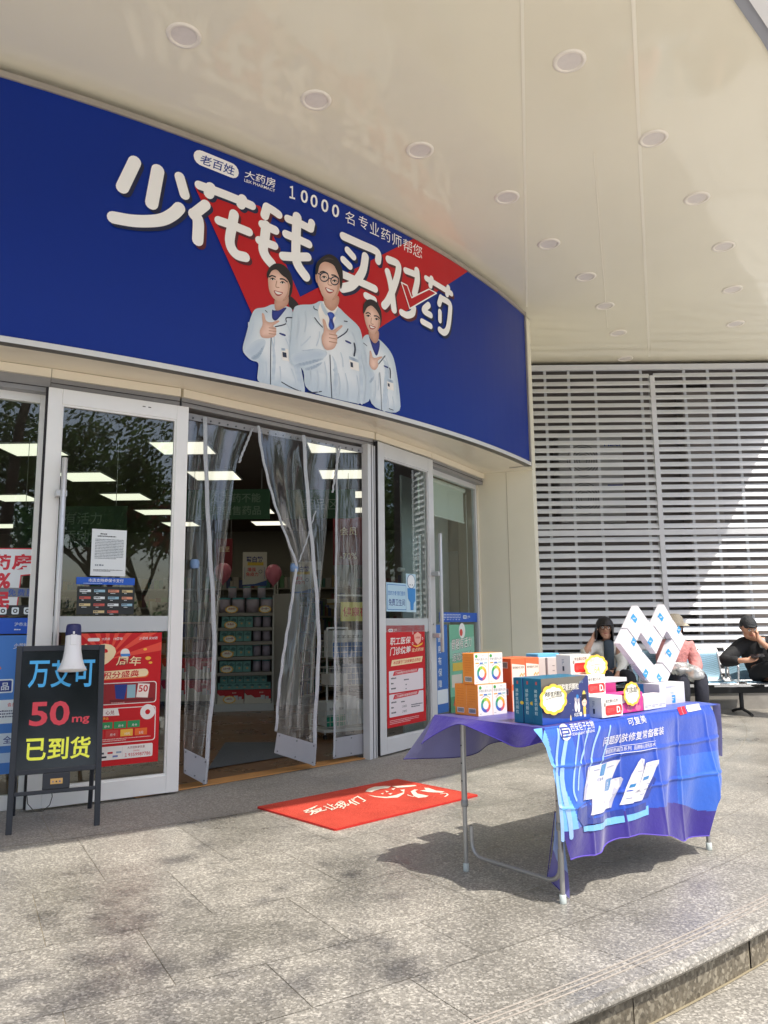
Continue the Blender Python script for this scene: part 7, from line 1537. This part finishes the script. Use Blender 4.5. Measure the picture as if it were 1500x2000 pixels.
jk = fabric('white_jacket', (228, 228, 222), 16, .7); sk = Sk(); a = sk.chain([(V(2.755, 9.745, .50), (.165, .11)), (V(2.75, 9.76, .64), (.15, .105)), (chest + V(0, .025, .02), (.152, .105)), (V(2.742, 9.70, .895), (.085, .062))]); sk.chain([(V(2.585, 9.69, .85), .078), (el + V(-.0, .02, -.005), .066), (el.lerp(wr_, .38), .052)], a[2]); sk.chain([(V(2.905, 9.69, .845), .078), (el2 + V(.005, .02, 0), .066), (el2.lerp(wr2, .55), .046)], a[2]); skinned('jacket', sk.n, sk.e, jk, pw)
sk = Sk(); sk.chain([(V(2.750, 9.645, .49), (.070, .045)), (V(2.748, 9.645, .64), (.070, .045)), (V(2.746, 9.598, .80), (.068, .045)), (V(2.744, 9.602, .885), (.070, .04)), (V(2.744, 9.625, .915), (.055, .04))]); skinned('shirt', sk.n, sk.e, fabric('slate_tee', (68, 80, 92), 20, .3), pw)
tr = fabric('black_trousers', (34, 36, 46), 14, .4); sk = Sk(); a = sk.chain([(hip + V(0, 0, -.01), (.168, .13)), (hip + V(0, .0, .08), (.14, .115))])
for s_ in (-1, 1): sk.chain([(hip + V(.09 * s_, -.1, .01), .10), (V(2.755 + .13 * s_, 9.27, .505), .076), (V(2.755 + .13 * s_, 9.245, .27), .066), (V(2.755 + .13 * s_, 9.295, .11), .058)], a[0])
skinned('trousers', sk.n, sk.e, tr, pw)
mb = MB()
for s_ in (-1, 1): mb.rbox(V(2.755 + .13 * s_ - .045, 9.12, .005), V(.09, 0, 0), V(0, .24, 0), V(0, 0, .075), M((210, 210, 206), .6), .025, 3)
mb.build('shoes', pw)
ph = thing('phone', wc + V(-.10, -.04, -.02), 'black phone held to the ear of the person with glasses', 'phone'); hp = at(1163, 1238, 9.50); mb = MB(); mb.rbox(hp + V(-.012, -.035, -.07), V(.009, 0, .002), V(-.004, .070, .01), V(.02, -.01, .145), M((20, 20, 24), .2), .004); mb.build('case', ph)

# person in pink behind the white cartons
pc_ = at(1318, 1226, 9.66); pp = thing('person', (3.36, 9.72, 0), 'person in pink padded jacket holding a plastic bag behind the carton heart', 'person'); xP = 3.60
hipP, chP = V(xP, 9.72, .47), V(xP, 9.70, .78); fP, uP = V(.1, -1, -.25), V(0, -.1, 1); sk = Sk(); a = sk.chain([(hipP, (.15, .12)), (V(xP, 9.735, .62), (.13, .10)), (chP, (.135, .10)), (V(xP + .005, 9.67, .895), .055), (V(xP + .01, 9.66, .95), .048)]); head_nodes(sk, a[4], pc_, fP, uP)
e1_, w1_ = V(xP - .22, 9.58, .60), V(xP - .08, 9.36, .52); e2_, w2_ = V(xP + .21, 9.60, .60), V(xP + .10, 9.36, .535)
r1_ = sk.chain([(V(xP - .15, 9.69, .84), .06), (e1_, .045), (w1_, .029)], a[2]); sk.hand(r1_[2], V(.6, -.5, -.1), V(.2, .2, -1), 1, .6); r2_ = sk.chain([(V(xP + .15, 9.69, .84), .06), (e2_, .045), (w2_, .029)], a[2]); sk.hand(r2_[2], V(-.6, -.5, -.1), V(-.2, .2, -1), -1, .6)
for s_ in (-1, 1): sk.chain([(hipP + V(.09 * s_, -.1, 0), .088), (V(xP + .11 * s_, 9.26, .49), .062), (V(xP + .11 * s_, 9.25, .26), .05), (V(xP + .11 * s_, 9.30, .09), .04), (V(xP + .11 * s_, 9.17, .035), (.036, .026))], a[0])
skinned('body', sk.n, sk.e, sk_tone2, pp); head_bits(pp, pc_, fP, uP, sk_tone2, hair_b, None); hair_cap(pp, pc_, fP, uP, hair_b, 1.0, .06, .05, .012, 8)
pk = noisy('pink_padded', (206, 140, 138), .8, .14, 22, .05, bump=.9, bscale=26); sk = Sk(); a = sk.chain([(V(xP, 9.74, .49), (.185, .135)), (V(xP, 9.75, .64), (.185, .13)), (chP + V(0, .015, .02), (.175, .12)), (V(xP + .005, 9.69, .90), (.09, .07))]); sk.chain([(V(xP - .17, 9.69, .835), .09), (e1_, .082), (e1_.lerp(w1_, .8), .06)], a[2]); sk.chain([(V(xP + .17, 9.69, .835), .09), (e2_, .082), (e2_.lerp(w2_, .8), .06)], a[2]); skinned('jacket', sk.n, sk.e, pk, pp)
sk = Sk(); a = sk.chain([(hipP + V(0, 0, -.01), (.17, .13)), (hipP + V(0, 0, .07), (.15, .12))])
for s_ in (-1, 1): sk.chain([(hipP + V(.09 * s_, -.1, .01), .11), (V(xP + .11 * s_, 9.26, .50), .092), (V(xP + .11 * s_, 9.25, .27), .085), (V(xP + .11 * s_, 9.295, .10), .075)], a[0])
skinned('trousers', sk.n, sk.e, fabric('grey_black_trousers', (48, 50, 62), 14, .5), pp)
mb = MB()
for s_ in (-1, 1): mb.rbox(V(xP + .11 * s_ - .045, 9.12, .005), V(.09, 0, 0), V(0, .24, 0), V(0, 0, .075), M((60, 58, 60), .6), .025, 3)
mb.build('shoes', pp)
ht = thing('sun_hat', pc_ + V(0, 0, .09), 'pale brimmed hat on the person in pink', 'hat'); mb = MB(); mb.lathe([(.0005, .155), (.06, .150), (.095, .11), (.108, .045), (.112, .04), (.150, .022), (.172, .005), (.170, .0), (.110, .030)], pc_ + V(0, 0, .02), fabric('hat_straw', (206, 194, 172), 60, .4), 32); mb.build('crown', ht)
bgm = clear('plastic_bag_film', (.86, .88, .84), .10, .5, .25, bump=.5, bscale=30, haze=.34); pbg = thing('plastic_bag', V(xP + .08, 9.30, .50), 'crumpled translucent plastic bag on the lap of the person in pink', 'bag'); rg = random.Random(9)
mb = MB(); bc = at(1342, 1312, 9.26)
def bagf(s_, t_): a = 2 * math.pi * s_; b = math.pi * t_; n = .018 * math.sin(a * 5 + b * 3) + .012 * math.sin(a * 9 + 2); return bc + V((.20 + n) * math.sin(b) * math.cos(a) + .03 * math.cos(b), (.085 + n) * math.sin(b) * math.sin(a), (.075 + n) * math.cos(b) - .14 * math.sin(b) * math.cos(a) * .5)
mb.grid(bagf, 36, 18, bgm); mb.build('film', pbg)

# man in black, head bowed over a phone
mc = at(1461, 1225, 9.42); pm = thing('person', (4.58, 9.65, 0), 'person in black jacket with bowed head resting a cheek on one hand', 'person'); xM = 4.60
hipM, chM = V(xM, 9.68, .48), V(xM - .02, 9.60, .79); fM, uM = V(.12, -1, -.62), V(-.02, -.55, 1)
sk = Sk(); a = sk.chain([(hipM, (.16, .125)), (V(xM - .01, 9.67, .63), (.14, .11)), (chM, (.155, .11)), (V(xM - .045, 9.53, .905), .058), (mc + V(.01, .05, -.085), .052)]); head_nodes(sk, a[4], mc, fM, uM, 1.02)
eR, wR = at(1412, 1292, 9.42), at(1453, 1290, 9.20); eL, wL = V(xM + .16, 9.22, .60), mc + V(.075, -.07, -.145)
rr_ = sk.chain([(V(xM - .20, 9.58, .86), .066), (eR, .048), (wR, .031)], a[2]); sk.hand(rr_[2], V(.9, -.25, .05), V(.1, -.3, .9), 1, .55); ll_ = sk.chain([(V(xM + .18, 9.58, .86), .066), (eL, .048), (wL, .031)], a[2]); sk.hand(ll_[2], V(.0, .25, 1), V(-.7, .6, 0), 1, .3)
sk.chain([(hipM + V(-.10, -.1, 0), .09), (V(xM - .12, 9.20, .50), .066), (V(xM - .06, 9.10, .30), .055), (V(xM + .10, 9.00, .18), .042), (V(xM + .2, 8.92, .16), (.036, .03))], a[0]) if False else None
sk.chain([(hipM + V(-.10, -.12, .02), .092), (V(xM + .02, 9.18, .62), .068), (V(xM + .22, 9.08, .42), .055), (V(xM + .34, 9.0, .26), .042)], a[0]); sk.chain([(hipM + V(.10, -.1, 0), .092), (V(xM + .10, 9.20, .50), .068), (V(xM + .06, 9.17, .27), .054), (V(xM + .05, 9.20, .09), .042), (V(xM + .04, 9.07, .04), (.038, .028))], a[0])
skinned('body', sk.n, sk.e, sk_tone2, pm); head_bits(pm, mc, fM, uM, sk_tone2, hair_b, None); hair_cap(pm, mc, fM, uM, noisy('short_hair', (42, 44, 48), .6, .2, 60, bump=.6, bscale=90), 1.0, -.03, .066, .009, 5, .006)
bj = fabric('black_jacket', (34, 35, 38), 12, .8); sk = Sk(); a = sk.chain([(V(xM, 9.70, .50), (.20, .145)), (V(xM - .01, 9.69, .64), (.195, .14)), (chM + V(0, .01, .02), (.19, .135)), (V(xM - .04, 9.56, .905), (.10, .085))]); sk.chain([(V(xM - .215, 9.58, .85), .098), (eR, .085), (eR.lerp(wR, .85), .052)], a[2]); sk.chain([(V(xM + .20, 9.58, .85), .098), (eL, .085), (eL.lerp(wL, .72), .052)], a[2]); skinned('jacket', sk.n, sk.e, bj, pm)
sk = Sk(); sk.chain([(V(xM - .04, 9.44, .80), (.035, .03)), (V(xM - .045, 9.45, .88), (.05, .04)), (V(xM - .045, 9.47, .92), (.055, .045))]); skinned('collar', sk.n, sk.e, fabric('grey_tee', (170, 170, 168), 20, .3), pm)
bt = fabric('black_jeans', (30, 31, 35), 14, .5); sk = Sk(); a = sk.chain([(hipM + V(0, 0, -.01), (.18, .14)), (hipM + V(0, .0, .07), (.155, .125))]); sk.chain([(hipM + V(-.10, -.12, .02), .108), (V(xM + .02, 9.18, .625), .082), (V(xM + .22, 9.08, .42), .070), (V(xM + .33, 9.005, .28), .062)], a[0]); sk.chain([(hipM + V(.10, -.1, 0), .108), (V(xM + .10, 9.20, .505), .084), (V(xM + .06, 9.17, .27), .072), (V(xM + .05, 9.20, .13), .064)], a[0]); skinned('trousers', sk.n, sk.e, bt, pm)
shm = M((176, 172, 168), .7); mb = MB(); mb.rbox(V(xM - .005, 8.98, .004), V(.095, 0, 0), V(0, .27, 0), V(0, 0, .028), M((226, 224, 220), .6), .008, 2); mb.rbox(V(xM - .002, 8.985, .030), V(.089, 0, 0), V(0, .255, 0), V(0, 0, .065), shm, .028, 3); mb.rbox(V(xM + .30, 8.86, .20), V(.09, .02, 0), V(.03, .22, .06), V(0, 0, .08), shm, .028, 3); mb.build('shoes', pm)
ph2 = thing('phone', wR + V(.1, 0, .02), 'dark phone held low in the hand of the person in black', 'phone'); q = at(1478, 1283, 9.16); mb = MB(); mb.rbox(q + V(-.075, -.03, -.012), V(.15, -.02, .012), V(.01, .068, .03), V(0, -.004, .009), M((26, 27, 32), .15), .004); mb.build('case', ph2)
# ================================================================== TREES IN FRONT OF THE SHOP (seen in the glass)
bark = noisy('bark', (92, 80, 70), .9, .25, 12, bump=.6, bscale=30)
def leafm(name, rgb):
    m, t, b = newmat(name); oi = nd(t, 'ShaderNodeTexCoord'); n = nd(t, 'ShaderNodeTexNoise', i_Scale=1.6, i_Detail=4); t.links.new(oi.outputs['Object'], n.inputs['Vector']); c = [lin(v) for v in rgb]
    r = ramp(t, n.outputs[0], [(.3, [v * .55 for v in c]), (.7, [v * 1.5 for v in c])]); t.links.new(r.outputs[0], b.inputs['Base Color']); b.inputs['Roughness'].default_value = .6; tr = nd(t, 'ShaderNodeBsdfTranslucent'); t.links.new(r.outputs[0], tr.inputs[0]); mx = nd(t, 'ShaderNodeMixShader'); mx.inputs[0].default_value = .45; t.links.new(b.outputs[0], mx.inputs[1]); t.links.new(tr.outputs[0], mx.inputs[2]); t.links.new(mx.outputs[0], t.nodes['Material Output'].inputs[0]); return m
leaf_g, leaf_r = leafm('green_leaves', (84, 104, 58)), leafm('reddish_leaves', (122, 74, 62))
def make_tree(pos, h, spread, lm, nleaf, seed, label, clear_z=1.8, lsize=.11):
    rg = random.Random(seed); pos = Vector(pos); t = thing('street_tree', pos, label, 'tree', 'trees in front of the shop'); mb = MB(); tips = []
    def grow(p, d_, L, r, lev):
        n = 5; pts = [p]; rs = [r]; q = p.copy(); dd = d_.copy()
        for k in range(n):
            dd = (dd + V(rg.uniform(-.22, .22), rg.uniform(-.22, .22), rg.uniform(-.06, .14))).normalized(); q = q + dd * L / n; pts.append(q.copy()); rs.append(r * (1 - .6 * (k + 1) / n))
        mb.tube(pts, rs, bark, 7 if lev < 2 else 5, False)
        if lev >= 2: tips.extend(pts[2:])
        if lev < 4:
            for k in range(rg.choice((2, 3, 3)) + (2 if lev == 0 else 0)):
                i = rg.randint(2, n) if lev else rg.randint(3, n); a = rg.uniform(0, 6.28); v_ = (dd * .55 + V(math.cos(a) * spread, math.sin(a) * spread, rg.uniform(.0, .5))).normalized(); grow(pts[i], v_, L * rg.uniform(.55, .8), rs[i] * .65, lev + 1)
    grow(pos + V(0, 0, -.305 - pos.z), V(rg.uniform(-.08, .08), rg.uniform(-.08, .08), 1).normalized(), h * .42, h * .020, 0)
    mb.build('trunk', t); vs = []; fs = []
    for k in range(nleaf):
        c = rg.choice(tips) + V(rg.gauss(0, .2), rg.gauss(0, .2), rg.gauss(0, .16)); a = Vector((rg.gauss(0, 1), rg.gauss(0, 1), rg.gauss(0, 1))).normalized(); b = a.orthogonal().normalized(); e = a.cross(b); s_ = lsize * rg.uniform(.5, 1.2); i = len(vs)
        vs += [c - b * s_, c - e * s_ * .45, c + b * s_, c + e * s_ * .45]; fs.append((i, i + 1, i + 2, i + 3))
    mb = MB(); mb.add(vs, fs, lm); mb.build('crown', t); return t
TL = ['full green tree, nearest the shop on the square', 'thin reddish tree on the square', 'bare branched tree with sparse leaves on the square']
tr_ = [make_tree((9.5, -5.5, -.305), 8.5, .9, leaf_g, 5200, 3, TL[0]), make_tree((12, -3.5, -.305), 6.0, .9, leaf_r, 4200, 8, TL[1]), make_tree((7.0, -8.0, -.305), 9.5, 1.0, leaf_g, 1800, 21, TL[2])]
for i, (x, y, k, s_, rz) in enumerate(((12.5, -9, 0, 1.1, 1.2), (15, -5, 2, 1.0, 2.2), (3, -10, 0, 1.0, 3.0), (-3, -10, 0, 1.1, 4.0), (17, -11, 0, 1.2, .4), (10, -13, 0, 1.2, 5.0), (11.5, 12.5, 0, .8, .7), (14, 10.5, 2, .8, 1.7), (13, 15, 0, .9, 2.7), (17, 13, 0, 1.0, 3.7), (20, 3, 0, 1.1, 5.1), (-9, -7, 0, 1.0, 2.5), (21, -3, 0, 1.1, .2))):
    c = copy_tree(tr_[k]); c.location = (x, y, -.305); c.rotation_euler.z = rz; c.scale = (s_,) * 3; c['label'] = '%s, copy standing %s' % (['leafy green tree', 'reddish tree', 'sparse tree'][k], ['at the back of the square', 'on the far right of the square', 'behind the photographer', 'far left of the square', 'deep in the square', 'in the middle distance', 'beyond the louvres', 'past the end of the louvres', 'furthest beyond the louvres', 'on the right beyond the bench', 'right of the terrace', 'left of the shop front', 'at the far right edge'][i])
rg = random.Random(77); dapple_tree = thing('street_tree', (2.9, -3.6, -.305), 'sparse leaning tree added beside the camera to dapple the terrace', 'tree', 'trees in front of the shop'); mb = MB(); tips = []  # unseen tree, added to cast patchy shade on the terrace
tk_p = [V(2.9, -3.6, -.305), V(2.85, -3.4, 2.4), V(2.75, -2.9, 4.8), V(2.5, -1.9, 6.2), V(2.25, -1.1, 6.9)]; mb.tube(tk_p, [.13, .11, .085, .05, .015], bark, 9, False)
for k in range(16):
    p = tk_p[3].lerp(tk_p[4], rg.uniform(.4, 1)); d_ = V(rg.uniform(-.9, .35), rg.uniform(.3, 1), rg.uniform(.0, .5)).normalized(); L = rg.uniform(1.0, 2.3); q = [p, p + d_ * L * .5 + V(0, 0, .08), p + d_ * L + V(rg.uniform(-.15, .15), rg.uniform(-.15, .15), .1)]; mb.tube(q, [.012, .008, .003], bark, 5, False); tips += [q[1], q[2], q[2], q[1].lerp(q[2], .5)]
mb.build('trunk', dapple_tree); vs = []; fs = []
for k in range(200):
    c = rg.choice(tips[::2] if k % 3 else tips) + V(rg.gauss(0, .13), rg.gauss(0, .13), rg.gauss(0, .1)); a = Vector((rg.gauss(0, 1), rg.gauss(0, 1), rg.gauss(0, 1.6))).normalized(); b = a.orthogonal().normalized(); e = a.cross(b); s_ = rg.uniform(.04, .085); i = len(vs)
    vs += [c - b * s_, c - e * s_ * .5, c + b * s_, c + e * s_ * .5]; fs.append((i, i + 1, i + 2, i + 3))
mb = MB(); mb.add(vs, fs, leaf_g); mb.build('crown', dapple_tree)
hm = leafm('hedge_leaves', (70, 84, 54))
def hedge(x0, y0, x1, y1, h, w, lm, label, seed):
    rg = random.Random(seed); a, b = V(x0, y0, -.305), V(x1, y1, -.305); d_ = (b - a); L = d_.length; d_.normalize(); n_ = V(d_.y, -d_.x, 0); t = thing('hedge', a, label, 'hedge'); vs = []; fs = []
    for k in range(int(L * 420)):
        u, v, z = rg.uniform(0, L), rg.uniform(-w / 2, w / 2), h * rg.random() ** .7; c = a + d_ * u + n_ * v + V(0, 0, z * (1 + .12 * math.sin(u * 2.1))); q = Vector((rg.gauss(0, 1), rg.gauss(0, 1), rg.gauss(0, 1))).normalized(); e = q.orthogonal().normalized(); f = q.cross(e); s_ = rg.uniform(.05, .11); i = len(vs); vs += [c - e * s_, c - f * s_ * .5, c + e * s_, c + f * s_ * .5]; fs.append((i, i + 1, i + 2, i + 3))
    mb = MB(); mb.add(vs, fs, lm); mb.build('foliage', t)
    mb = MB(); mb.box(a - n_ * w * .35, d_ * L, n_ * w * .7, V(0, 0, h * .8), M((40, 44, 30), .9)); mb.build('inner_twigs', t)
hedge(2, -13.5, 26, -13.5, 2.2, 1.2, hm, 'long clipped green hedge at the back of the square', 1); hedge(8, -11.5, 20, -2, 1.4, 1.0, leaf_r, 'low reddish hedge under the trees on the square', 2); hedge(9.5, 9, 22, 17, 2.0, 1.2, hm, 'green hedge beyond the end of the louvred wall', 4)
